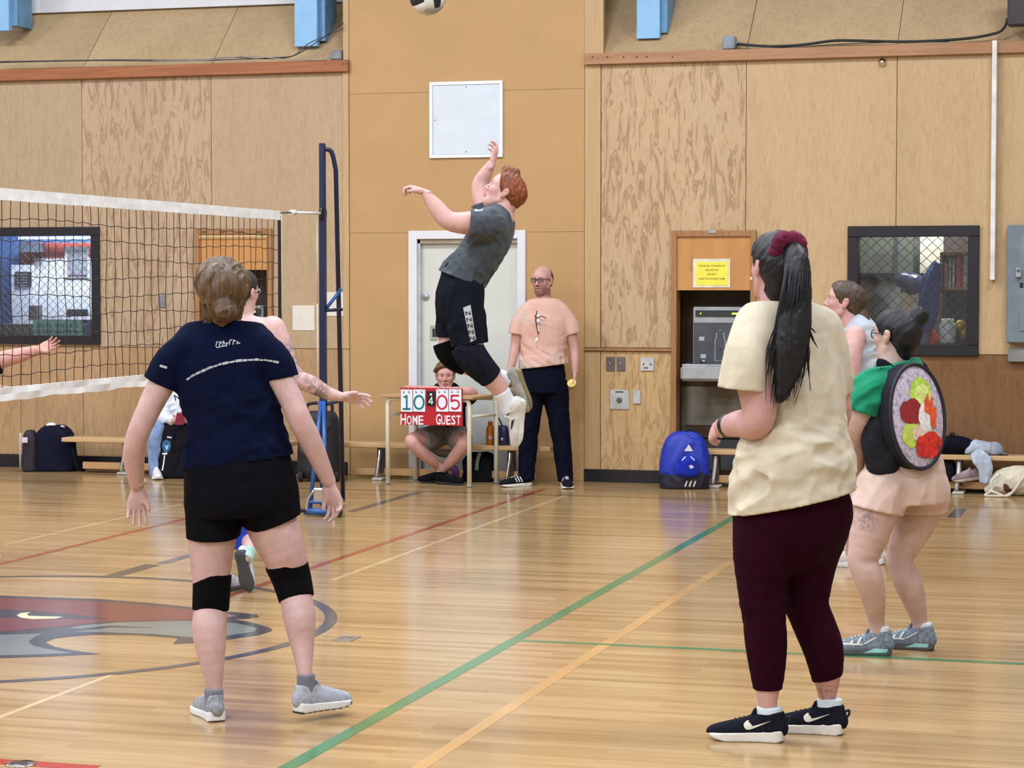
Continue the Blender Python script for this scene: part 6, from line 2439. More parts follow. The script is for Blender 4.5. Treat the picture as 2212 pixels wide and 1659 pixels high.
    head_hair(hd, [[(0, -.05, .02, .084, .086), (0, -.014, .038, .089, .096), (0, .03, .046, .08, .082)], [(0, -.06, -.03, .07, .066), (0, -.05, -.075, .055, .05)]], .005,
              [((0, .055, .03), (0, 1, -.55))], 'hair', hm, P.root, (), fold)
    # scrunchie
    sc = J(1703, 538, -.10)
    ax = unit(J(1716, 556, -.16) - J(1690, 525, -.03))
    a1 = unit(np.cross(ax, UPV))
    a2 = np.cross(ax, a1)
    pts = []
    for k in range(26):
        an = 2 * pi * k / 25
        pts.append([*(sc + (a1 * cos(an) + a2 * sin(an)) * (.040 + .006 * sin(an * 5))), .027 + .005 * sin(an * 7 + 1), .027])
    soft_obj('scrunchie', soft([Loft(pts, None, .004, straight=True)], .005, fold=folds([(ax, 60, 8, .006)], 2)), cloth('scrunchie_burgundy', (96, 22, 52), .2), P.root)
    # ponytail: body + separate locks
    path = [(1712, 545, -.13), (1722, 590, -.19), (1718, 660, -.22), (1712, 740, -.22), (1702, 800, -.22), (1690, 860, -.22)]
    soft_obj('ponytail', soft([L([(1712, 540, -.11, 22), (1722, 570, -.17, 26), (1720, 640, -.21, 32, .6), (1713, 720, -.23, 36, .5), (1702, 790, -.235, 30, .45), (1690, 845, -.235, 17, .45), (1682, 866, -.235, 8, .5)], RT, 1, .01)], .005, fold=folds([((0, 0, 1), 75, 3, .004)], 9)), hm, P.root)
    rnd = random.Random(3)
    mb = MB()
    for i in range(120):
        t = rnd.uniform(-1, 1)
        e = rnd.random()
        wd = (16, 26, 32, 36, 32, 24)
        ln = rnd.uniform(.75, 1.08)
        pts = []
        for j, (x, y, dd) in enumerate(path):
            yy = 545 + (y - 545) * ln
            fl = t * wd[j] * (1 + (.35 * e if j > 3 else 0)) + rnd.uniform(-2, 2)
            pts.append(J(x + fl + (e * 10 * t if j > 3 else 0), yy, dd - .025 * sqrt(max(0, 1 - t * t)) - rnd.uniform(0, .006)))
        mb.tube(catmull(pts, 3), [.003] * 10 + [.0026, .0022, .0018, .0012, .0008, .0004], 4, caps=False)
    for (xe, ye, b) in ((1758, 735, 1.0), (1765, 752, .9), (1752, 845, .8), (1700, 868, .4), (1660, 775, -.8), (1738, 800, .6), (1715, 862, .3), (1762, 720, 1.1)):
        pts = [J(1728, 570, -.17), J(1726 + 10 * b, 640, -.23), J(1718 + 30 * b, 705, -.24), J((1718 + xe) / 2 + 12 * b, (700 + ye) / 2, -.24), J(xe, ye, -.235)]
        for q in range(3):
            pp = [p + RT * rnd.uniform(-.004, .004) + FW * rnd.uniform(-.004, .004) for p in pts]
            mb.tube(catmull(pp, 4), [.0024] * 12 + [.0020, .0016, .0012, .0008, .0004], 4, caps=False)
    mb.build('ponytail_locks', hm, P.root, kind='stuff', fix=False)
    # earring
    MB().ellipsoid(J(1623, 602, .0), RT * .005, FW * .005, UPV * .006, 10, 8).build('earring', plain('pearl', (240, 236, 230), .2), P.root)
    # watch
    mb = MB()
    a, b = J(1586, 916, -.0), J(1562, 922, .06)
    ax = unit(b - a)
    c = a + (b - a) * .55
    mb.lathe(c, ax, [(-.014, .038), (-.011, .042), (.011, .042), (.014, .038)], 24)
    wv = mb.build('watch', plain('watch_black', (20, 20, 24), .4), P.root)
    # socks, shoes
    SB = cloth('sock_ice', (206, 222, 228), .06)
    NK = cloth('shoe_black_mesh', (26, 27, 38), .15, scale=60)
    WS = plain('sole_warm_white', (232, 228, 220), .5, var=.02)
    LB = plain('lace_black', (18, 18, 22), .7)
    SW = plain('logo_cream', (226, 220, 204), .6)
    sw_out = [(-.062, .000), (-.058, -.012), (-.050, -.020), (-.038, -.022), (-.02, -.017), (.005, -.007), (.062, .018), (.062, .019), (.0, -.001), (-.02, -.006), (-.035, -.007), (-.043, -.002), (-.044, .008), (-.042, .016), (-.048, .014), (-.056, .008)]
    for (ax, ay, dd, top, dr) in ((1662, 1550, -.05, 1526, cv(-.97, 0, .22)), (1792, 1540, .08, 1508, cv(-.94, 0, .34))):
        s = foot(P, ax, ay, dd, dr, .272, (NK, WS, LB), dict(sole=.042, spring=.02), SB, top, .046, .036, collar=.090, cy=.056, width=1.12)
        nx = s['x'] if s['x'] @ FW < 0 else -s['x']
        u = -s['y']
        project_print('swoosh_mark', [([(a * .78, b * .85) for (a, b) in sw_out], [tuple(range(len(sw_out)))])], s['vq'], s['pt'](0, .092, .064) + nx * .3, u, s['z'], nx, SW, s['obj'], depth=.3, sub=.007)
        mb = MB()
        pp = [s['pt'](0, .0, .078), s['pt'](0, -.018, .092), s['pt'](0, -.020, .075), s['pt'](0, -.004, .058)]
        mb.tube(catmull(pp, 4), .005, 6)
        mb.build('heel_loop', LB, s['obj'])
    return P


woman_navy()
woman_cream()


# ------------------------------------------------------------------ woman in green tee and pink shorts
def woman_green():
    P = Person(9.85, F(1925, 1405), 'person with black bun, green tee and pale pink shorts, wearing a sushi backpack')
    J, L = P.J, P.L
    hd = Head(J(1934, 724, 0), cv(-.70, .03, .72), UPV, .97)
    lat = cv(.62, 0, -.78)           # right of the body as seen: towards us and right
    lat = cv(.45, 0, .9)
    armL = [L([(1895, 850, -.12, 34), (1862, 890, -.14, 30), (1850, 930, -.1, 27), (1845, 975, .02, 24), (1852, 1010, .12, 17)])]
    neck = [L([(1945, 830, 0, 36), (1932, 795, 0, 30), (1932, 755, 0, 29)])]
    torso = [L([(1940, 835, .02, 52, .8), (1940, 900, .02, 54, .9), (1945, 980, .02, 60, .95), (1952, 1050, 0, 70, .95)], cv(1, 0, .2), clips=[(J(1950, 1080), cv(0, -1, 0))])]
    legL = [L([(1900, 1070, -.10, 50), (1884, 1130, -.10, 46), (1868, 1190, -.10, 36), (1862, 1210, -.1, 31), (1875, 1245, -.1, 32), (1886, 1290, -.06, 27), (1893, 1340, -.01, 18), (1898, 1375, 0, 15)])]
    legR = [L([(2005, 1070, .08, 48), (1972, 1140, .08, 42), (1945, 1200, .08, 30), (1945, 1222, .08, 28), (1962, 1260, .08, 31), (1976, 1300, .11, 25), (1986, 1340, .14, 17.5), (1990, 1365, .14, 15)])]
    hL = hand(J(1855, 1015, .12), cv(.2, -.9, .2), cv(.6, 0, .7), -1, .92, (.5, .5, .55, .6))

    def paint(V, c):
        q = J(1874, 1122, -.22).astype(np.float32)
        w_ = V - q
        r = np.sqrt((w_ @ RT.astype(np.float32) / .05) ** 2 + (w_ @ np.array(UP, dtype=np.float32) / .07) ** 2)
        n = vnoise(V * 55.0) * .6 + vnoise(V * 120.0) * .4
        m = (np.clip(1.2 - r, 0, 1) * (np.abs(n) < .22) * (w_ @ FW.astype(np.float32) < .18))[:, None] * .75
        return c * (1 - m) + c * np.array((.42, .42, .5)) * m
    body(P, [(torso + neck + armL + legL + legR, .007), (hd.prims() + neck[:], .0045), (hL, .0035)], (222, 182, 164), [(hd, {})], paint)
    hd.eyes(P.root)
    hm = hairmat('hair_black_soft', (8, 8, 12), (30, 28, 36), .5)
    head_hair(hd, [[(0, -.05, .02, .080, .080), (0, -.012, .034, .081, .089), (0, .028, .038, .073, .079)], [(0, -.06, -.03, .066, .058), (0, -.05, -.07, .048, .042)]], .005,
              [((0, .06, .035), (0, 1, -.7))], 'hair', hm, P.root,
              [Loft([[*J(1978, 690, -.02), .046], [*J(1984, 684, -.03), .044]], None, .008)], folds([((.7, 0, .6), 50, 6, .004)], 4.0))
    # glasses
    gl = MB()
    M_GL = plain('glasses_dark', (30, 24, 28), .3)
    for s in (-1, 1):
        pts = [hd.p(s * .031 + .024 * cos(a), .098 - .004 * cos(a) ** 2, .002 + .019 * sin(a)) for a in np.linspace(0, 2 * pi, 17)]
        gl.tube(pts, .0025, 6, caps=False)
        gl.tube([hd.p(s * .055, .095, .008), hd.p(s * .078, .04, .008), hd.p(s * .081, -.01, .004)], .0022, 6)
    gl.tube([hd.p(-.008, .1, .006), hd.p(.008, .1, .006)], .0022, 6)
    gl.build('eyeglasses', M_GL, P.root)
    # tee
    GRN = cloth('green_tee', (22, 128, 92), .12)
    tt = [L([(1932, 786, 0, 40, .85), (1942, 805, .02, 54, .85), (1938, 850, .03, 60, .9), (1936, 920, .03, 62, .95), (1940, 990, .02, 70, .98), (1945, 1060, 0, 76, .95)], cv(1, 0, .2), 1, .03)]
    tL = [L([(1915, 820, -.1, 40), (1880, 845, -.14, 42), (1860, 884, -.15, 40), (1850, 910, -.14, 38)], None, 1, .03, clips=[(J(1856, 890, -.15), cv(-.35, -1, 0))])]
    tv = soft(tt + tL, .006, fold=folds([((1, 0, .5), 22, 4, .010)], 5.0), hems=[(J(1930, 1030), cv(.3, -1, 0), None), (J(1930, 782), cv(-.2, 1, 0), None)])
    soft_obj('tee_shirt', tv, GRN, P.root)
    # shorts
    PK = cloth('pale_pink_shorts', (214, 186, 172), .05)
    sw = [L([(1952, 995, 0, 82, .9), (1953, 1045, 0, 91, .92), (1953, 1080, 0, 90, .9)], cv(1, 0, .2), 1, .03, clips=[(J(1953, 1085), cv(0, -1, 0))])]
    sl = [L([(1908, 1055, -.09, 57), (1893, 1100, -.10, 57), (1886, 1140, -.10, 55)], None, 1, .03, clips=[(J(1900, 1103, -.09), cv(-.22, -1, 0))])]
    sr = [L([(2002, 1060, .06, 50), (1992, 1110, .06, 50), (1985, 1140, .06, 50)], None, 1, .03, clips=[(J(1995, 1108, .06), cv(-.0, -1, 0))])]
    soft_obj('shorts', soft(sw + sl + sr, .006, fold=folds([((.5, 0, 1), 18, 4, .007)], 6.0)), PK, P.root)
    # socks, shoes
    TG, MS = cloth('shoe_grey_teal', (116, 126, 136), .25, scale=70), plain('sole_mid_grey', (88, 92, 96), .6)
    PT, MN, LG = plain('shoe_pale_overlay', (216, 222, 214), .6), plain('shoe_mint', (150, 206, 200), .5), plain('lace_pale', (206, 210, 206), .7)
    for (ax, ay, dd, top, dr) in ((1900, 1375, -.0, 1352, cv(-.97, 0, .25)), (1992, 1365, .14, 1344, cv(-.9, 0, .43))):
        s = foot(P, ax, ay, dd, dr, .268, (TG, MS, LG), dict(sole=.042, spring=.018, tread=plain('tread_dark', (48, 50, 52), .8)), SOCK_WHITE, top, .044, .034, h=.0045, collar=.092, cy=.054, width=1.1)
        nx = s['x'] if s['x'] @ FW < 0 else -s['x']
        for (b, c, pts, mt, nm) in ((.15, .062, [(-.03, -.012), (-.018, -.012), (-.005, .018), (-.013, .018)], PT, 'overlay'), (.12, .062, [(-.03, -.012), (-.018, -.012), (-.005, .018), (-.013, .018)], PT, 'overlay'),
                                    (.09, .064, [(-.03, -.012), (-.018, -.012), (.03, .018), (.022, .02)], PT, 'overlay'), (.17, .050, [(-.06, -.004), (.05, -.004), (.05, .003), (-.06, .004)], PT, 'overlay')):
            project_print(nm, [(pts, [tuple(range(len(pts)))])], s['vq'], s['pt'](0, b, c) + nx * .3, -s['y'], s['z'], nx, mt, s['obj'], depth=.3)
        pts = [(-.05, -.010), (.055, -.004), (.06, .012), (.0, .012)]
        project_print('mint_wedge', [(pts, [(0, 1, 2, 3)])], s['sole'], s['pt'](0, .07, .022) + nx * .3, -s['y'], s['z'], nx, MN, s['obj'], depth=.3)
    # ---------------- backpack (worn)
    bp = empty('sushi_backpack', J(1960, 1010, -.1), 'round backpack printed like a sushi roll, worn over the green tee', 'backpack')
    nrm = cv(.50, .06, -.86)                # outward normal of the printed disc
    uu = unit(np.cross(UPV, nrm))
    vv = np.cross(nrm, uu)
    vv = unit(vv - uu * .10)
    uu = unit(np.cross(vv, nrm))
    cen = J(1981, 900, -.20)
    R1, R2 = .152, .232

    def disc(P_):
        q = P_ - cen.astype(np.float32)
        a, b, c = q @ uu, q @ vv, q @ nrm
        r = np.sqrt((a / R1) ** 2 + (b / R2) ** 2)
        return np.maximum((r - 1) * R1, np.abs(c + .055) - .055 - .02 * np.clip(1 - r * r, 0, 1))
    box = np.array([cen - .3, cen + .3])
    DK = cloth('pack_dark_mesh', (38, 38, 44), .2)
    vq = soft([Fn(disc, box[0], box[1], .004)], .006, it=2)
    soft_obj('pack_body', vq, DK, bp)
    # printed face: rice, then fillings, laid on the disc
    def ell(rx, ry, n=40, wob=0.0, seed=1):
        r_ = random.Random(seed)
        ph = [r_.uniform(0, 6) for _ in range(4)]
        return [(rx * (1 + wob * (sin(5 * t + ph[0]) + .6 * sin(9 * t + ph[1]) + .5 * sin(14 * t + ph[2]))) * cos(t), ry * (1 + wob * (sin(5 * t + ph[0]) + .6 * sin(9 * t + ph[1]) + .5 * sin(14 * t + ph[2]))) * sin(t)) for t in np.linspace(0, 2 * pi, n + 1)[:-1]]
    n_ = NT('rice_print')
    v_ = n_.coord()
    vo = n_.n('ShaderNodeTexVoronoi')
    vo.inputs['Scale'].default_value = 75.0
    n_.l(v_, vo.inputs['Vector'])
    n_.base(n_.ramp(vo.outputs['Distance'], [(0.0, (222, 214, 228)), (0.5, (198, 188, 206)), (0.9, (150, 140, 160))]))
    n_.b.inputs['Roughness'].default_value = .7
    face = project_print('rice_print', [(ell(R1 * .95, R2 * .95, 44, .008), [tuple(range(44))])], vq, cen, uu, vv, nrm, n_.m, bp, lift=.002, depth=.3, sub=.03)
    def pr(nm, pts, c, lift, var=.08):
        project_print(nm, [(pts, [tuple(range(len(pts)))])], vq, cen, uu, vv, nrm, plain('print_' + nm, c, .6, var=var, scale=50), face, lift=lift, depth=.3, sub=.03)
    sh = lambda pts, dx, dy: [(x + dx, y + dy) for (x, y) in pts]
    pr('cucumber', sh(ell(.062, .075, 24, .03, 2), .02, .095), (190, 220, 80), .004)
    pr('cucumber_core', sh(ell(.045, .05, 24, .03, 3), .028, .09), (222, 236, 140), .005)
    pr('tuna', sh(ell(.062, .055, 20, .06, 4), -.045, .028), (148, 34, 40), .006)
    pr('avocado', sh(ell(.05, .058, 20, .04, 5), -.055, -.07), (196, 216, 90), .005)
    pr('shrimp_tail', [(.03, .07), (.06, .1), (.055, .06), (.085, .075), (.075, .03), (.1, .03), (.08, -.06), (.05, -.05), (.05, .0), (.02, .02)], (232, 92, 44), .008)
    pr('white_fish', sh(ell(.042, .062, 20, .03, 6), .028, -.005), (240, 236, 240), .007)
    pr('salmon', sh(ell(.055, .04, 20, .04, 7), .0, -.07), (244, 208, 190), .0065)
    pr('roe', sh(ell(.078, .058, 30, .05, 8), .035, -.13), (220, 46, 36), .008, .2)
    mb = MB()
    pts = [cen + uu * R1 * .985 * cos(t) + vv * R2 * .985 * sin(t) + nrm * .004 for t in np.linspace(0, 2 * pi, 49)]
    mb.tube(pts, .009, 8, caps=False)
    mb.build('piping', plain('pack_piping', (26, 26, 38), .6), bp)
    SB = cloth('strap_black', (22, 22, 30))
    soft_obj('shoulder_strap', soft([L([(1955, 835, -.16, 15, .4), (1938, 812, -.15, 15, .4), (1915, 792, -.13, 15, .4), (1898, 788, -.08, 14, .4)], cv(.3, .5, -.8))], .005), SB, bp)
    soft_obj('shoulder_strap', soft([L([(2002, 808, -.02, 14, .4), (1990, 792, .02, 14, .4), (1970, 785, .06, 13, .4)], cv(.3, .5, -.8))], .005), SB, bp)
    # side wall of the pack wrapping round the waist
    soft_obj('side_panel', soft([L([(1900, 905, -.16, 26, 1), (1890, 950, -.16, 30, 1), (1898, 1000, -.14, 28, 1)], None), L([(1915, 880, -.15, 24, 1), (1910, 1000, -.14, 34, 1)], None)], .006), DK, bp)
    return P


# ------------------------------------------------------------------ woman in grey tank top
def woman_grey():
    P = Person(12.7, F(1835, 1220), 'person in profile wearing a pale grey tank top, brown braid down the back')
    J, L = P.J, P.L
    hd = Head(J(1824, 652, 0), cv(-.96, .16, .2), UPV, .96, mouth_open=.012)
    torso = [L([(1850, 735, 0, 36, 1.3), (1858, 800, 0, 38, 1.2), (1860, 880, 0, 38, 1.2), (1862, 940, 0, 44, 1.1)], cv(1, 0, .2))]
    neck = [L([(1848, 715, 0, 28), (1838, 695, 0, 23), (1832, 670, 0, 22)])]
    armL = [L([(1848, 725, -.14, 22), (1840, 770, -.18, 21), (1835, 840, -.18, 17), (1812, 880, -.12, 15), (1790, 870, -.05, 11)])]
    armR = [L([(1850, 725, .14, 20), (1842, 790, .18, 17), (1830, 850, .16, 14), (1800, 870, .1, 11)])]
    legL = [L([(1868, 950, -.08, 36), (1858, 1030, -.08, 30), (1848, 1090, -.08, 22), (1846, 1120, -.06, 20), (1840, 1170, .12, 14), (1837, 1200, .2, 12)])]
    legR = [L([(1872, 950, .08, 34), (1880, 1030, .1, 28), (1884, 1090, .1, 21), (1890, 1130, .1, 19), (1893, 1170, .28, 13), (1893, 1200, .32, 12)])]
    hL = hand(J(1790, 870, -.05), cv(-1, .1, .1), cv(0, 1, .2), 1, .9, (.3, .3, .3, .3))
    body(P, [(torso + neck + armL + armR + legL + legR, .008), (hd.prims() + neck[:], .0045), (hL, .004)], (228, 174, 160), [(hd, {})])
    hd.eyes(P.root)
    hm = hairmat('hair_brown', (52, 38, 30), (104, 80, 62))
    hd.brows(P.root, hm)
    pony = [L([(1858, 668, -.02, 14), (1868, 695, -.04, 12), (1880, 740, -.06, 9), (1891, 800, -.08, 8), (1896, 835, -.08, 4)])]
    head_hair(hd, [[(0, -.05, .02, .082, .084), (0, -.014, .036, .084, .092), (0, .03, .042, .074, .080)], [(0, -.06, -.03, .072, .06), (0, -.055, -.07, .05, .045)]], .0055,
              [((0, .06, .035), (0, 1, -.6))], 'hair', hm, P.root, (), folds([((.7, 0, .6), 50, 6, .004)], 4.0))
    soft_obj('braid', soft(pony, .005, fold=folds([((.3, 0, 1), 60, 20, .004)], 1.0)), hm, P.root)
    GT = cloth('pale_grey_tank', (190, 196, 204), .06)
    tt = [L([(1850, 690, 0, 16, 1.6), (1856, 720, .0, 38, 1.2), (1856, 745, 0, 40, 1.2), (1860, 820, 0, 43, 1.2), (1862, 890, 0, 44, 1.2), (1863, 930, 0, 46, 1.1)], cv(1, 0, .2), 1, .02)]
    hole = [Loft(P.secs([(1842, 735, -.30, 27), (1842, 742, -.10, 25)]), None, .01, sign=-1)]
    tv = soft(tt + hole, .006, fold=folds([((1, 0, .3), 22, 4, .008)], 1.0), hems=[(J(1862, 915), cv(0, -1, 0), None)])
    soft_obj('tank_top', tv, GT, P.root)
    pts = [J(1842 + 29 * cos(a), 738 + 33 * sin(a), -.155 + .03 * cos(a)) for a in np.linspace(0, 2 * pi, 25)]
    SH = cloth('shorts_black_plain', (26, 26, 32))
    sw = [L([(1862, 900, 0, 46, 1.1), (1866, 960, 0, 50, 1.1)], cv(1, 0, .2), 1, .03)]
    sl = [L([(1868, 950, -.08, 38), (1862, 1000, -.08, 36)], None, 1, .02, clips=[(J(1865, 985), cv(0, -1, 0))]), L([(1872, 950, .08, 38), (1876, 1000, .08, 36)], None, 1, .02, clips=[(J(1870, 985), cv(0, -1, 0))])]
    soft_obj('shorts', soft(sw + sl, .008), SH, P.root)
    WSH, WS = cloth('shoe_white_mesh', (222, 216, 212), .05), plain('sole_white', (232, 232, 232), .5)
    foot(P, 1838, 1200, .2, cv(-.97, 0, .2), .26, (WSH, WS, WS), dict(sole=.034), SOCK_WHITE, 1178, .036, .032, h=.005, collar=.085)
    foot(P, 1893, 1195, .32, cv(-.9, 0, .4), .26, (WSH, WS, WS), dict(sole=.034), SOCK_WHITE, 1178, .036, .032, h=.005, collar=.085)
    return P


# ------------------------------------------------------------------ tattooed player behind the navy tee
def player_tattoo():
    P = Person(11.9, F(540, 1280), 'person with tattooed arm stretched out, mostly hidden behind the navy tee')
    J, L = P.J, P.L
    hd = Head(J(522, 632, 0), cv(.45, .05, .88), UPV, .97)
    torso = [L([(530, 715, 0, 66, .55), (528, 790, 0, 58, .65), (525, 880, 0, 56, .7), (525, 960, 0, 66, .75), (525, 1000, 0, 68, .75)], RT)]
    neck = [L([(532, 715, .02, 30), (527, 690, .01, 25), (524, 660, 0, 24)])]
    armR = [L([(588, 712, 0, 30), (604, 745, .0, 26), (622, 790, .02, 22), (642, 818, .03, 20), (672, 830, .04, 19.5), (705, 848, .06, 15), (736, 857, .08, 10.5)])]
    armL = [L([(470, 715, 0, 28), (450, 790, .02, 22), (445, 850, .05, 19), (450, 910, .12, 13)])]
    legL = [L([(490, 1000, 0, 40), (485, 1090, 0, 33), (478, 1150, .05, 25), (472, 1200, .08, 23), (470, 1240, .1, 15), (470, 1262, .1, 15)])]
    legR = [L([(560, 1000, 0, 40), (556, 1080, .04, 33), (545, 1130, .10, 25), (540, 1160, .05, 24), (541, 1180, -.05, 17), (531, 1205, -.12, 11)])]
    hR = hand(J(738, 857, .08), cv(1, -.12, .1), cv(-.1, -.6, -.8), -1, 1.0, (.22, .28, .3, .35), (.6, .7, .3), .16)
    hL = hand(J(450, 912, .12), cv(0, -1, .2), cv(.8, 0, -.4), -1, .95)

    def paint(V, c):
        n = vnoise(V * 30.0) * .6 + vnoise(V * 75.0 + 5) * .4
        for (px, py, dd, r, cc, am) in ((627, 780, 0, .085, (.35, .55, .75), .9), (668, 838, .03, .085, (.42, .46, .46), .85), (615, 745, 0, .05, (.5, .62, .7), .6), (690, 848, .05, .05, (.4, .42, .44), .8)):
            q = J(px, py, dd).astype(np.float32)
            r_ = np.sqrt(((V - q) ** 2).sum(1)) / r
            m = (np.clip(1.3 - r_, 0, 1) ** .5 * (np.abs(n) < .26))[:, None] * am
            c = c * (1 - m) + c * np.array(cc) * m
        return c
    body(P, [(torso + neck + armL + armR + legL + legR, .0075), (hd.prims() + neck[:], .005), (hR, .0035), (hL, .004)], (238, 190, 176), [(hd, {})], paint)
    hm = hairmat('hair_black_short', (20, 22, 22), (62, 64, 62), .5)
    head_hair(hd, [[(0, -.05, .02, .08, .08), (0, -.014, .036, .083, .09), (0, .03, .044, .074, .078)], [(0, -.06, -.03, .062, .05)]], .005,
              [((0, .055, .035), (0, 1, -.6))], 'hair', hm, P.root, (), folds([((0, 0, 1), 60, 10, .004)], 4.0))
    mb = MB()
    for s in (-1, 1):
        mb.tube([hd.p(s * .055, .1, .01), hd.p(s * .08, .05, .01), hd.p(s * .083, -.01, .008)], .003, 6)
        mb.tube([hd.p(s * .031 + .024 * cos(a), .102, .002 + .019 * sin(a)) for a in np.linspace(0, 2 * pi, 15)], .002, 6, caps=False)
    mb.build('eyeglasses', plain('glasses_clear', (214, 196, 180), .3), P.root)
    TK = cloth('black_tank', (20, 20, 24))
    tt = [L([(532, 695, .01, 24, 1), (535, 712, .01, 50, .6), (530, 760, 0, 62, .62), (526, 860, 0, 60, .72), (525, 960, 0, 70, .76)], RT, 1, .02)]
    hole = [Loft(P.secs([(602, 728, .25, 34), (602, 728, -.25, 34)]), None, .01, sign=-1), Loft(P.secs([(470, 725, .25, 32), (470, 725, -.25, 32)]), None, .01, sign=-1)]
    soft_obj('tank_top', soft(tt + hole, .007, hems=[(J(525, 950), cv(0, -1, 0), None)]), TK, P.root)
    BL = cloth('royal_blue_shorts', (36, 58, 160), .15)
    sw = [L([(525, 935, 0, 70, .78), (525, 1000, 0, 76, .8)], RT, 1, .03)]
    sl = [L([(490, 1000, 0, 44), (487, 1090, 0, 40), (482, 1140, .03, 36)], None, 1, .02, clips=[(J(484, 1128, .03), cv(0, -1, 0))]),
          L([(560, 1000, 0, 44), (553, 1090, .04, 38), (536, 1150, .08, 33), (530, 1200, .08, 31)], None, 1, .02, clips=[(J(534, 1178, .08), cv(-.35, -1, 0))]),
          L([(530, 1120, .04, 28), (520, 1195, .03, 20)], None, 1, .02, clips=[(J(520, 1186, .03), cv(0, -1, 0))])]
    soft_obj('shorts', soft(sw + sl, .0075, fold=folds([((.5, 0, 1), 20, 4, .008)], 2)), BL, P.root)
    WSH, WS = cloth('shoe_white_knit', (214, 216, 222), .1), plain('sole_white', (232, 232, 232), .5)
    DKS, COR = plain('outsole_charcoal', (74, 78, 82), .7), plain('shoe_coral', (244, 130, 112), .6)
    ring(P, [(540, 1186, -.08, 15), (536, 1198, -.10, 14), (530, 1208, -.13, 13)], cloth('sock_teal_edge', (178, 208, 200)), 'sock', grow=.003)
    # rear foot: heel lifted, sole towards us
    z_ = cv(.28, .38, .88)
    y_ = cv(.18, -.95, .25)
    heel = J(515, 1192, -.15)
    s = shoe(P.root, heel, y_, cv(.35, .22, .9), .235, (WSH, DKS, WS), dict(sole=.03, spring=.01), .004, collar=.08)
    project_print('coral_band', [stroke2d([(-.03, .0), (.03, .01)], .014), stroke2d([(-.03, .028), (.03, .034)], .008)], s['vq'], s['pt'](0, -.3, .06), s['x'], s['z'], -s['y'], COR, s['obj'], depth=.3)
    shoe(P.root, F(475, 1282), cv(.3, 0, .95), UPV, .25, (WSH, DKS, WS), dict(sole=.03), .005)
    return P


# ------------------------------------------------------------------ player beyond the net, only an arm in view
def player_far_left():
    P = Person(13.2, F(-90, 1215), 'person in black tee beyond the net, one bare forearm entering at left')
    J, L = P.J, P.L
    hd = Head(J(-95, 640, 0), cv(.9, .1, -.1), UPV, .97)
    torso = [L([(-90, 730, 0, 54, .7), (-90, 820, 0, 50, .75), (-90, 900, 0, 52, .8), (-90, 960, 0, 58, .85)], cv(.3, 0, 1))]
    neck = [L([(-90, 725, 0, 26), (-92, 690, 0, 22), (-94, 665, 0, 22)])]
    armR = [L([(-75, 745, -.14, 28), (-40, 790, -.1, 22), (0, 778, -.02, 19), (40, 768, .02, 16.5), (78, 757, .05, 11.5)])]
    armL = [L([(-85, 740, .16, 26), (-60, 800, .2, 20), (-20, 840, .22, 17), (20, 845, .2, 11)])]
    legL = [L([(-105, 960, -.1, 40), (-90, 1040, -.1, 31), (-100, 1090, -.1, 23), (-105, 1150, -.1, 21), (-105, 1200, -.1, 14)])]
    legR = [L([(-80, 960, .1, 38), (-65, 1040, .1, 30), (-75, 1090, .1, 23), (-80, 1150, .1, 20), (-80, 1195, .1, 14)])]
    hR = hand(J(78, 757, .05), cv(.9, .35, .1), cv(-.2, .4, -.8), 1, .92, (.2, .25, .3, .3))
    body(P, [(torso + neck + armL + armR + legL + legR, .009), (hd.prims() + neck[:], .006), (hR, .004)], (226, 160, 140), [(hd, {})])
    head_hair(hd, [[(0, -.05, .02, .082, .084), (0, -.014, .038, .086, .094), (0, .03, .046, .078, .082)]], .006, [((0, .06, .035), (0, 1, -.6))], 'hair', hairmat('hair_brown', (52, 38, 30), (104, 80, 62)), P.root)
    tt = [L([(-90, 700, 0, 26, 1), (-90, 720, 0, 56, .75), (-90, 800, 0, 58, .8), (-90, 920, 0, 60, .85)], cv(.3, 0, 1), 1, .03)]
    tR = [L([(-78, 742, -.13, 32), (-40, 790, -.10, 28), (-5, 784, -.04, 25), (20, 780, 0, 24)], None, 1, .03, clips=[(J(2, 782, -.03), cv(1, .15, .1))])]
    tL = [L([(-85, 740, .15, 30), (-60, 800, .2, 26)], None, 1, .03)]
    soft_obj('tee_shirt', soft(tt + tR + tL, .009), cloth('black_jersey', (10, 10, 16)), P.root)
    sw = [L([(-90, 900, 0, 60, .9), (-90, 970, 0, 62, .95)], cv(.3, 0, 1), 1, .03)]
    sl = [L([(-102, 960, -.1, 42), (-92, 1030, -.1, 38)], None, 1, .02), L([(-80, 960, .1, 42), (-68, 1030, .1, 38)], None, 1, .02)]
    soft_obj('shorts', soft(sw + sl, .009), cloth('shorts_black_plain', (26, 26, 32)), P.root)
    WSH, WS = cloth('shoe_white_mesh', (222, 216, 212), .05), plain('sole_white', (232, 232, 232), .5)
    shoe(P.root, F(-125, 1222), cv(1, 0, .1), UPV, .26, (WSH, WS, WS), dict(sole=.034), .006)
    shoe(P.root, F(-98, 1212), cv(1, 0, .1), UPV, .26, (WSH, WS, WS), dict(sole=.034), .006)


woman_green()
woman_grey()
player_tattoo()
player_far_left()


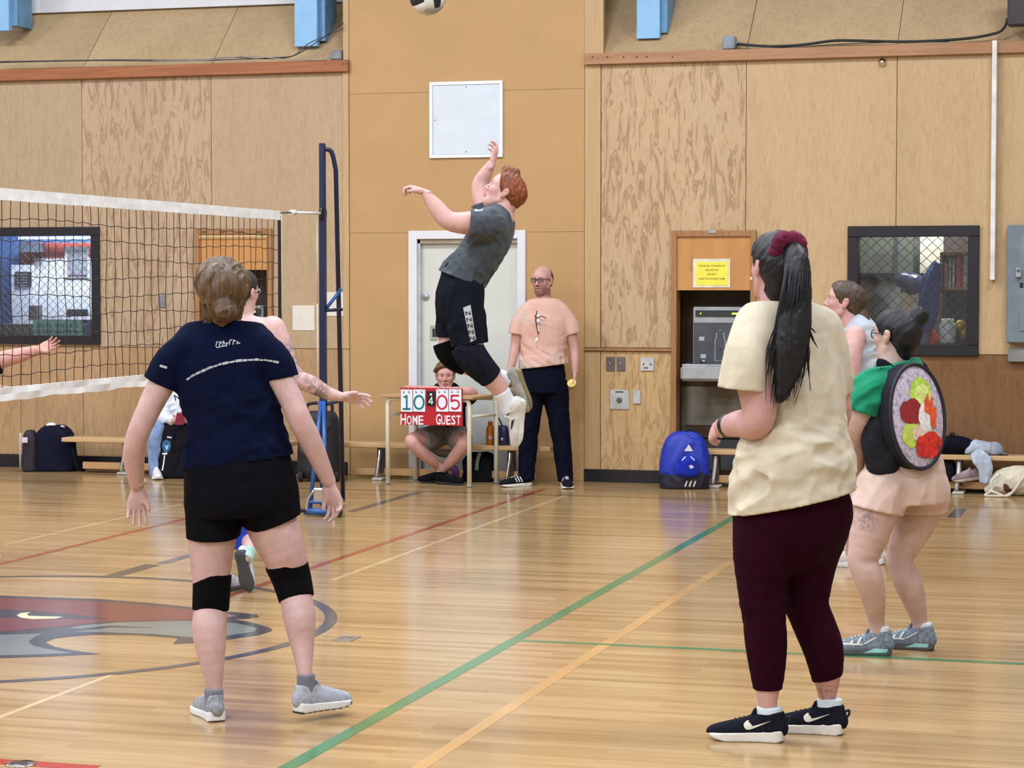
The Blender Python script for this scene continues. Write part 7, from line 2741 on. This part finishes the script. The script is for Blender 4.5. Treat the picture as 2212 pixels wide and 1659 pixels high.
# ------------------------------------------------------------------ the spiker in mid-air
def spiker():
    P = Person(12.8, F(1040, 1229), 'person with red hair leaping in mid-air, grey tee, black shorts and knee pads')
    J, L = P.J, P.L
    hd = Head(J(1090, 415, 0), cv(-.86, .50, .05), cv(.5, .86, .0), .98)
    lat = cv(.25, 0, .97)
    torso = [L([(1072, 478, 0, 40, 1.4), (1052, 520, 0, 43, 1.3), (1025, 570, 0, 42, 1.25), (1000, 610, 0, 40, 1.2), (994, 632, 0, 40, 1.2)], cv(1, .4, 0), clips=[(J(992, 650), cv(0, -1, 0))])]
    neck = [L([(1074, 488, 0, 30), (1084, 462, 0, 24), (1096, 435, 0, 24)])]
    armL = [L([(1040, 480, -.18, 28), (1005, 482, -.24, 24), (968, 476, -.26, 20), (940, 445, -.25, 17.5), (919, 419, -.25, 9.5)])]
    armR = [L([(1060, 470, .2, 26), (1042, 430, .24, 22), (1038, 400, .26, 19), (1050, 374, .24, 15), (1062, 354, .22, 9.5)])]
    legL = [L([(994, 655, -.08, 34), (1008, 710, -.11, 34), (1018, 762, -.12, 29), (1035, 790, -.11, 26), (1062, 818, -.08, 23), (1085, 850, -.05, 17), (1100, 880, -.03, 14)])]
    legR = [L([(984, 655, .08, 32), (974, 710, .11, 27), (972, 755, .1, 25), (985, 775, .1, 24), (1040, 800, .12, 21), (1080, 815, .14, 15), (1098, 822, .16, 14)])]
    hL = hand(J(916, 414, -.25), cv(-.8, .3, .1), cv(-.3, -.95, .1), 1, .92, (.8, .85, .9, .9))
    hR = hand(J(1062, 354, .22), cv(.3, 1, .5), cv(-.8, .3, -.3), 1, .92, (.5, .55, .6, .6))
    body(P, [(torso + neck + armL + armR + legL + legR, .0075), (hd.prims() + neck[:], .0045), (hL, .004), (hR, .004)], (232, 176, 160), [(hd, {})])
    hd.eyes(P.root)
    hm = hairmat('hair_red', (96, 44, 20), (170, 92, 48), .5, 60, 12)
    hd.brows(P.root, hm)
    tuft = [Loft([hd.sec(0, .05, .115, .03), hd.sec(0, .0, .13, .026)], None, .02)]
    head_hair(hd, [[(0, -.05, .02, .081, .082), (0, -.014, .036, .083, .091), (0, .028, .046, .074, .080)], [(0, -.06, -.03, .064, .05), (0, -.055, -.065, .045, .035)]], .005,
              [((0, .055, .05), (0, 1, -.45)), ((0, .02, -.02), (0, .7, -.8))], 'hair', hm, P.root, tuft, folds([((.5, 0, 1), 60, 9, .006)], 4.0))
    GT = cloth('charcoal_grey_tee', (72, 78, 84), .15, scale=20)
    tt = [L([(1080, 464, 0, 25, 1.2), (1070, 482, 0, 41, 1.6), (1055, 518, 0, 46, 1.45), (1028, 565, 0, 46, 1.4), (999, 600, 0, 51, 1.3), (982, 640, 0, 54, 1.3)], cv(1, .5, 0), 1, .03)]
    tL = [L([(1058, 482, -.16, 34), (1028, 486, -.22, 32), (1000, 482, -.25, 28)], None, 1, .03, clips=[(J(1014, 483, -.24), cv(-1, .1, -.1))])]
    tR = [L([(1068, 472, .16, 30), (1048, 445, .22, 27), (1040, 425, .24, 25)], None, 1, .03, clips=[(J(1044, 437, .23), cv(-.3, 1, 0))])]
    tv = soft(tt + tL + tR, .006, fold=folds([((-.6, 0, 1), 22, 2, .009), ((1, 0, .4), 20, 3, .004)], 6.0), hems=[(J(993, 602), cv(-.40, -1, 0), None)])
    tee = soft_obj('tee_shirt', tv, GT, P.root)
    project_print('shoulder_patch', [([(-.03, -.012), (.03, -.004), (.03, .012), (-.03, .008)], [(0, 1, 2, 3)])], tv, J(1031, 452, -.3), RT, UPV, -FW, plain('patch_white', (228, 230, 232), .6), tee, depth=.4)
    BK = cloth('spiker_shorts', (19, 23, 32), .15)
    sw = [L([(1000, 590, 0, 45, 1.3), (995, 630, 0, 50, 1.3), (992, 655, 0, 50, 1.3)], cv(1, .3, 0), 1, .03)]
    sl = [L([(995, 640, -.08, 46), (1008, 700, -.10, 42), (1015, 755, -.11, 39), (1018, 775, -.11, 38)], None, 1, .03, clips=[(J(1014, 745, -.11), cv(.15, -1, 0))]),
          L([(984, 640, .08, 42), (974, 700, .10, 32), (970, 750, .10, 30)], None, 1, .03, clips=[(J(962, 728, .1), cv(.0, -1, 0))])]
    sv = soft(sw + sl, .006, fold=folds([((.2, 0, 1), 18, 4, .008)], 3.0))
    sh = soft_obj('shorts', sv, BK, P.root)
    pcs = [([(-.022, .10), (.022, .11), (.022, -.09), (-.012, -.10)], [(0, 1, 2, 3)])]
    fo = project_print('side_label', pcs, sv, J(1014, 700, -.3), RT * .98 + UPV * .15, UPV - RT * .16, -FW, plain('label_pale_grey', (186, 188, 190), .6), sh, depth=.4)
    pc2 = []
    for i in range(5):
        y = .075 - i * .036
        pc2.append(stroke2d([(-.012, y), (-.010, y - .022)], .006))
        pc2.append(stroke2d([(-.010, y), (.012, y - .02)], .005))
        pc2.append(stroke2d([(.012, y), (.013, y - .022)], .006))
    project_print('side_lettering', pc2, sv, J(1014, 700, -.3), RT * .98 + UPV * .15, UPV - RT * .16, -FW, plain('label_dark_ink', (40, 42, 50), .6), fo, depth=.4, lift=.0045)
    KP = cloth('knee_sleeve_dark', (24, 26, 36), .3, scale=30)
    ring(P, [(1006, 745, -.11, 34), (1018, 768, -.12, 33), (1036, 790, -.11, 30), (1062, 816, -.08, 25)], KP, 'knee_pad', grow=.004, h=.006)
    ring(P, [(964, 738, .1, 29), (970, 757, .1, 29), (986, 775, .1, 27), (1010, 788, .11, 24)], cloth('knee_pad_black', (14, 14, 18), .08), 'knee_pad', grow=.004, h=.006)
    ring(P, [(1082, 846, -.055, 19), (1093, 866, -.04, 17), (1104, 888, -.03, 17)], SOCK_WHITE, 'sock', grow=.004)
    ring(P, [(1076, 813, .14, 16), (1088, 818, .15, 16), (1100, 823, .16, 16)], SOCK_WHITE, 'sock', grow=.004)
    WSH, WS = cloth('shoe_off_white', (206, 204, 196), .12), plain('sole_cream', (216, 212, 196), .5)
    LD = plain('lace_shadow', (150, 148, 142), .7)
    # near foot: toe pointing down, sole to the right
    y_ = cv(-.12, -1, .12)
    z_ = cv(-.92, .15, -.35)
    heel = J(1134, 862, -.03)
    s = shoe(P.root, heel, y_, z_, .285, (WSH, WS, LD), dict(sole=.036, spring=.02), .0045, collar=.085, cy=.054)
    project_print('dark_swoosh', [([(-.03, -.006), (.03, .004), (.028, .010), (-.02, .012)], [(0, 1, 2, 3)])], s['vq'], s['pt'](0, .15, .055) - FW * .3, s['y'], s['z'], -FW, plain('mark_black', (24, 24, 26), .6), s['obj'], depth=.4)
    # far foot, behind it
    heel = J(1118, 792, .17)
    shoe(P.root, heel, cv(.30, -.95, .2), cv(-.8, -.25, -.5), .27, (cloth('shoe_grey_far', (150, 146, 138), .2), plain('sole_tan', (146, 126, 92), .6), LD), dict(sole=.032), .0045, collar=.08)
    return P


# ------------------------------------------------------------------ standing man in pink tee
def man_pink():
    P = Person(18.05, F(1172, 1050), 'person with glasses and beard standing in a pink tee and dark trousers')
    J, L = P.J, P.L
    hd = Head(J(1171, 606, 0), cv(-.42, -.02, -.9), UPV, .98, mouth_open=.008)
    torso = [L([(1176, 676, 0, 42, .45), (1176, 705, 0, 42, .55), (1173, 750, 0, 42, .65), (1173, 785, 0, 38, .55), (1173, 800, 0, 36, .55)], RT)]
    neck = [L([(1177, 660, .02, 20), (1175, 645, .01, 16), (1174, 628, .01, 16)])]
    armL = [L([(1134, 684, 0, 13), (1119, 718, .0, 13), (1114, 745, .01, 11.5), (1107, 780, -.02, 9.5), (1102, 800, -.03, 7.5)])]
    armR = [L([(1218, 684, 0, 13), (1232, 718, .0, 13), (1239, 750, .01, 11.5), (1242, 780, -.02, 9.5), (1242, 803, -.03, 7.5)])]
    legs = [L([(1150, 820, 0, 24), (1142, 920, 0, 18), (1140, 1030, 0, 12)]), L([(1200, 820, 0, 24), (1210, 920, 0, 18), (1222, 1030, 0, 12)])]
    hL = hand(J(1102, 800, -.03), cv(-.05, -1, -.1), cv(.8, 0, .3), -1, 1.0, (.5, .55, .6, .6))
    hR = hand(J(1242, 803, -.03), cv(.0, -1, -.15), cv(-.8, 0, .2), 1, 1.0, (.5, .55, .6, .6), (.8, .5, .3))
    body(P, [(torso + neck + armL + armR + legs, .008), (hd.prims() + neck[:], .005), (hL, .004), (hR, .004)], (222, 166, 148), [(hd, dict(stubble=1.0))])
    hd.eyes(P.root)
    hm = hairmat('hair_dark_cropped', (30, 22, 20), (62, 46, 40), .6)
    hd.brows(P.root, hm)
    head_hair(hd, [[(0, -.055, .015, .0745, .074), (0, -.02, .028, .0815, .088), (0, .01, .03, .078, .08)], [(0, -.06, -.035, .058, .04)]], .005,
              [((0, -.005, 0), (0, 1, .35)), ((0, 0, .075), (0, .25, 1)), ((0, -.02, -.03), (0, .8, -.5))], 'hair', hm, P.root)
    mb = MB()
    for s in (-1, 1):
        pts = [hd.p(s * .031 + .026 * max(-.85, min(.85, cos(a))), .099, .003 + .019 * max(-.8, min(.8, sin(a)))) for a in np.linspace(0, 2 * pi, 21)]
        mb.tube(pts, .0032, 6, caps=False)
        mb.tube([hd.p(s * .055, .097, .012), hd.p(s * .079, .05, .012), hd.p(s * .082, -.01, .008)], .0028, 6)
    mb.tube([hd.p(-.008, .102, .008), hd.p(.008, .102, .008)], .003, 6)
    mb.build('eyeglasses', plain('glasses_dark', (30, 24, 28), .3), P.root)
    # tee
    n_ = NT('pink_tee_faded')
    v_ = n_.coord()
    n_.base(n_.ramp(n_.noise(v_, 4.5, 3, .5, .4), [(0.38, (214, 166, 148)), (0.56, (218, 176, 160)), (0.66, (202, 180, 166))]))
    n_.b.inputs['Roughness'].default_value = .85
    tt = [L([(1176, 645, .01, 20, .9), (1176, 654, .01, 32, .65), (1176, 666, .0, 46, .55), (1176, 684, .0, 54, .52), (1176, 705, 0, 54, .62), (1173, 750, 0, 49, .7), (1174, 790, 0, 52, .74), (1174, 812, 0, 53, .74)], RT, 1, .03)]
    tL = [L([(1138, 672, 0, 17), (1122, 698, 0, 18), (1115, 724, 0, 18), (1112, 745, 0, 17)], None, 1, .02, clips=[(J(1115, 722), cv(-.15, -1, 0))])]
    tR = [L([(1214, 672, 0, 17), (1230, 698, 0, 18), (1236, 722, 0, 18), (1240, 745, 0, 17)], None, 1, .02, clips=[(J(1236, 722), cv(.25, -1, 0))])]
    f1 = folds([((1, 0, -.45), 26, 3, .012)], 5.0)
    fo = lambda q: f1(q) * np.clip((1.28 - q[:, 2]) / .2, .15, 1)
    tv = soft(tt + tL + tR, .007, fold=fo, hems=[(J(1174, 791), cv(.12, -1, 0), None), (J(1176, 647), cv(0, 1, .25), None)])
    tee = soft_obj('tee_shirt', tv, n_.m, P.root)
    # spectacles and white clips hooked at the neckline
    WB_ = plain('bead_white', (238, 238, 236), .4)
    mb = MB()
    for (px, py, r) in ((1163, 686, .018), (1163, 694, .014), (1162, 707, .012), (1163, 713, .012), (1160, 733, .012), (1158, 737, .010)):
        mb = MB().ellipsoid(J(px, py, -.165), RT * r, FW * .008, UPV * r * 1.1, 10, 8)
        mb.build('white_clip', WB_, tee)
    mb = MB()
    mb.tube(catmull([J(1154, 681, -.17), J(1160, 686, -.175), J(1170, 683, -.175), J(1180, 688, -.165)], 4), .004, 6)
    mb.tube(catmull([J(1160, 672, -.155), J(1157, 690, -.17), J(1160, 706, -.17), J(1163, 722, -.165)], 4), .005, 6)
    mb.build('hooked_glasses', plain('glasses_red_brown', (84, 34, 30), .4), tee)
    # trousers
    TR = cloth('dark_navy_trousers', (12, 14, 30), .15)
    pw = [L([(1173, 785, 0, 44, .66), (1173, 830, 0, 51, .75), (1173, 860, 0, 48, .75)], RT, 1, .03, clips=[(J(1173, 848), cv(0, -1, 0))])]
    pl = [L([(1148, 840, 0, 29), (1142, 920, 0, 23), (1140, 980, 0, 19), (1136, 1040, -.02, 17)], None, 1, .02, clips=[(J(1137, 1036), cv(0, -1, 0))]),
          L([(1199, 840, 0, 29), (1209, 920, 0, 22), (1216, 980, 0, 19), (1222, 1046, -.02, 16)], None, 1, .02, clips=[(J(1222, 1040), cv(0, -1, 0))])]
    soft_obj('trousers', soft(pw + pl, .008, fold=folds([((.6, 0, 1), 24, 4, .006)], 2.0)), TR, P.root)
    BKS, WS = cloth('shoe_black_suede', (26, 26, 34)), plain('sole_warm_white', (232, 228, 220), .5)
    ST = plain('stripe_white', (232, 230, 224), .6)
    for (ax, ay, dd, dr) in ((1134, 1030, -.02, cv(-.85, 0, -.5)), (1222, 1036, -.10, cv(.08, 0, -1))):
        s = foot(P, ax, ay, dd, dr, .285, (BKS, WS, ST), dict(sole=.032), None, ay, h=.005)
        nx = s['x'] if s['x'] @ FW < 0 else -s['x']
        for b in (.10, .125, .15):
            project_print('stripe', [([(-.004, -.02), (.006, -.02), (.022, .022), (.012, .022)], [(0, 1, 2, 3)])], s['vq'], s['pt'](0, b, .058) + nx * .3, s['y'], s['z'], nx, ST, s['obj'], depth=.4)
    # yellow cup in the hand
    MB().lathe(J(1236, 830, -.07), cv(-.2, .5, -.6), [(-.025, .02), (0, .032), (.02, .038), (.022, .034), (.0, .02)], 16).build('yellow_snack', plain('snack_yellow', (236, 212, 110), .6), label='small yellow snack held in the hand of the pink-shirted person', cat='snack')
    return P


# ------------------------------------------------------------------ boy at the desk
def boy():
    P = Person(18.42, F(962, 1040), 'person with short brown hair sitting behind the desk, chin on folded arms')
    J, L = P.J, P.L
    hd = Head(J(962, 812, -.12), cv(.02, -.02, -1), cv(0, 1, .1), .93)
    torso = [L([(964, 862, .0, 36, .6), (966, 900, .08, 34, .65), (968, 940, .12, 34, .7), (968, 958, .12, 36, .8)], RT)]
    neck = [L([(963, 862, 0, 18), (963, 848, -.05, 14), (962, 832, -.09, 14)])]
    armL = [L([(936, 860, -.02, 13), (912, 862, -.12, 12), (886, 858, -.22, 10.5), (880, 843, -.28, 10), (912, 843, -.33, 9.5), (942, 841, -.34, 7.5)])]
    armR = [L([(990, 860, -.02, 13), (1010, 862, -.10, 12), (1022, 852, -.2, 11), (1012, 846, -.28, 10.5), (980, 845, -.31, 9.5), (950, 843, -.31, 7.5)])]
    legL = [L([(950, 945, .05, 23), (920, 950, -.15, 20), (892, 950, -.30, 16), (895, 962, -.32, 14.5), (925, 988, -.24, 13.5), (955, 1012, -.14, 9), (968, 1022, -.10, 8)])]
    legR = [L([(980, 945, .05, 23), (992, 948, -.15, 20), (1002, 950, -.30, 16), (998, 965, -.32, 14.5), (980, 990, -.26, 13.5), (962, 1010, -.2, 9), (950, 1022, -.16, 8)])]
    hL = hand(J(942, 841, -.34), cv(1, .05, .1), cv(0, -1, 0), 1, .82, (.2, .2, .25, .25))
    hR = hand(J(950, 842, -.315), cv(-1, .05, -.05), cv(0, -1, 0), -1, .82, (.2, .2, .25, .25))
    body(P, [(torso + neck + armL + armR + legL + legR, .008), (hd.prims() + neck[:], .0045), (hL, .004), (hR, .004)], (228, 168, 150), [(hd, {})])
    hd.eyes(P.root)
    hm = hairmat('hair_chestnut', (84, 56, 36), (140, 104, 70))
    hd.brows(P.root, hm)
    head_hair(hd, [[(0, -.05, .02, .085, .085), (0, -.012, .044, .092, .098), (0, .035, .062, .082, .074)], [(0, -.06, -.03, .07, .05)]], .005,
              [((0, .075, .052), (0, .35, -1)), ((0, .03, .0), (0, .8, -.6))], 'hair', hm, P.root,
              [Loft([hd.sec(-.078, .03, .045, .026), hd.sec(-.066, .055, .056, .03), hd.sec(-.03, .085, .062, .029), (hd.sec(.03, .085, .064, .029)), hd.sec(.066, .055, .056, .03), hd.sec(.078, .03, .045, .026)], None, .015)], folds([((.4, 0, 1), 50, 9, .005)], 1.0))
    BT = cloth('black_print_tee', (20, 20, 24))
    tt = [L([(963, 842, -.03, 20, 1), (964, 856, 0, 40, .72), (966, 900, .08, 40, .8), (968, 945, .12, 39, .75)], RT, 1, .02)]
    sl = [L([(938, 858, -.02, 16), (915, 862, -.11, 15.5), (900, 861, -.16, 15)], None, 1, .02), L([(988, 858, -.02, 16), (1008, 862, -.09, 15.5), (1016, 858, -.14, 15)], None, 1, .02)]
    soft_obj('tee_shirt', soft(tt + sl, .007), BT, P.root)
    GS = cloth('grey_shorts', (132, 128, 126), .15)
    sw = [L([(966, 935, .1, 40, .8), (966, 955, .1, 42, .8)], RT, 1, .02)]
    sl = [L([(950, 942, .04, 27), (925, 948, -.12, 26), (905, 952, -.24, 24), (895, 955, -.3, 22)], None, 1, .02, clips=[(J(908, 950, -.22), cv(-.55, .0, -.75))]),
          L([(982, 942, .04, 27), (992, 946, -.12, 26), (998, 950, -.24, 24), (1002, 952, -.3, 22)], None, 1, .02, clips=[(J(997, 948, -.22), cv(.25, 0, -1))])]
    soft_obj('shorts', soft(sw + sl, .007, fold=folds([((1, 0, .3), 20, 4, .006)], 3)), GS, P.root)
    BS, BW = cloth('shoe_all_black', (16, 16, 18)), plain('sole_black', (22, 22, 24), .6)
    shoe(P.root, J(972, 1040, -.08) * np.array((1, 1, 0)) + np.array((0, 0, .005)), cv(-.95, 0, -.15), cv(.1, 1, -.25), .26, (BS, BW, BW), dict(sole=.03), .005)
    shoe(P.root, J(946, 1040, -.22) * np.array((1, 1, 0)) + np.array((0, 0, .005)), cv(.85, 0, -.5), cv(-.1, 1, -.25), .25, (BS, BW, BW), dict(sole=.03), .005)
    return P


# ------------------------------------------------------------------ spectator on the left bench
def spectator():
    P = Person(18.95, F(388, 1030), 'person in white sweatshirt and pale jeans sitting on the left bench')
    J, L = P.J, P.L
    hd = Head(J(400, 800, .05), cv(.2, -.05, -1), UPV, .96)
    torso = [L([(398, 850, .05, 40, .6), (396, 890, .05, 38, .65), (396, 930, .08, 40, .7)], RT)]
    neck = [L([(398, 850, .05, 16), (399, 830, .05, 14), (400, 815, .05, 14)])]
    armL = [L([(362, 858, .02, 13), (350, 890, -.06, 11), (358, 905, -.16, 10), (376, 908, -.24, 7.5)])]
    armR = [L([(434, 858, .02, 13), (444, 890, -.06, 11), (432, 905, -.16, 10), (404, 908, -.24, 7.5)])]
    hL = hand(J(376, 908, -.24), cv(1, .1, -.1), cv(0, .2, 1), 1, .9, (.5, .5, .5, .5))
    hR = hand(J(402, 908, -.24), cv(-1, .1, -.1), cv(0, .2, 1), -1, .9, (.5, .5, .5, .5))
    body(P, [(torso + neck + armL + armR, .009), (hd.prims() + neck[:], .006), (hL, .004), (hR, .004)], (226, 170, 156), [(hd, {})])
    hd.eyes(P.root)
    hm = hairmat('hair_brown', (52, 38, 30), (104, 80, 62))
    head_hair(hd, [[(0, -.05, .02, .084, .086), (0, -.014, .038, .089, .096), (0, .03, .05, .08, .078)]], .006, [((0, .06, .045), (0, 1, -.6))], 'hair', hm, P.root)
    SW = cloth('white_sweatshirt', (222, 222, 228), .05)
    tt = [L([(398, 836, .05, 20, .9), (398, 848, .05, 42, .65), (397, 890, .05, 46, .7), (396, 935, .06, 47, .75)], RT, 1, .03)]
    sl = [L([(362, 856, .02, 17), (350, 888, -.05, 16), (356, 904, -.15, 14), (370, 907, -.21, 11)], None, 1, .03), L([(434, 856, .02, 17), (446, 888, -.05, 16), (434, 904, -.15, 14), (414, 907, -.21, 11)], None, 1, .03)]
    tv = soft(tt + sl, .007, fold=folds([((.6, 0, 1), 22, 4, .012)], 4))
    tee = soft_obj('sweatshirt', tv, SW, P.root)
    vs, fs = text_polys('NJM', .07, .002)
    project_print('chest_lettering', [(vs, fs)], tv, J(384, 862, -.3), RT * .95 + UPV * .25, UPV * .95 - RT * .25, -FW, plain('navy_letter', (40, 50, 90), .7), tee, depth=.4, sub=.02)
    JE = cloth('pale_jeans', (128, 152, 190), .15)
    sw = [L([(396, 935, .06, 46, .8), (396, 948, .06, 46, .8)], RT, 1, .02)]
    sl = [L([(376, 938, .0, 24), (352, 930, -.1, 21), (337, 928, -.2, 19), (335, 950, -.22, 17), (336, 1022, -.2, 13)], None, 1, .02), L([(416, 938, .0, 24), (434, 930, -.1, 21), (446, 928, -.2, 19), (447, 950, -.22, 17), (446, 1022, -.2, 13)], None, 1, .02)]
    soft_obj('jeans', soft(sw + sl, .008, fold=folds([((.3, 0, 1), 24, 4, .006)], 4)), JE, P.root)
    WSH, WS = cloth('shoe_white_mesh', (222, 216, 212), .05), plain('sole_white', (232, 232, 232), .5)
    foot(P, 337, 1022, -.2, cv(.25, 0, -1), .26, (WSH, WS, WS), dict(sole=.034), None, 1010, h=.006)
    foot(P, 446, 1022, -.2, cv(.0, 0, -1), .26, (WSH, WS, WS), dict(sole=.034), None, 1010, h=.006)
    a = J(389, 905, -.30)
    MB().obox(a, RT, cv(0, .6, .8), cv(0, .8, -.6), .036, .075, .005, .002).build('mobile_phone', plain('phone_red', (120, 30, 50), .3), label='dark red phone held by the seated spectator in white', cat='phone')


spiker()
man_pink()
boy()
spectator()
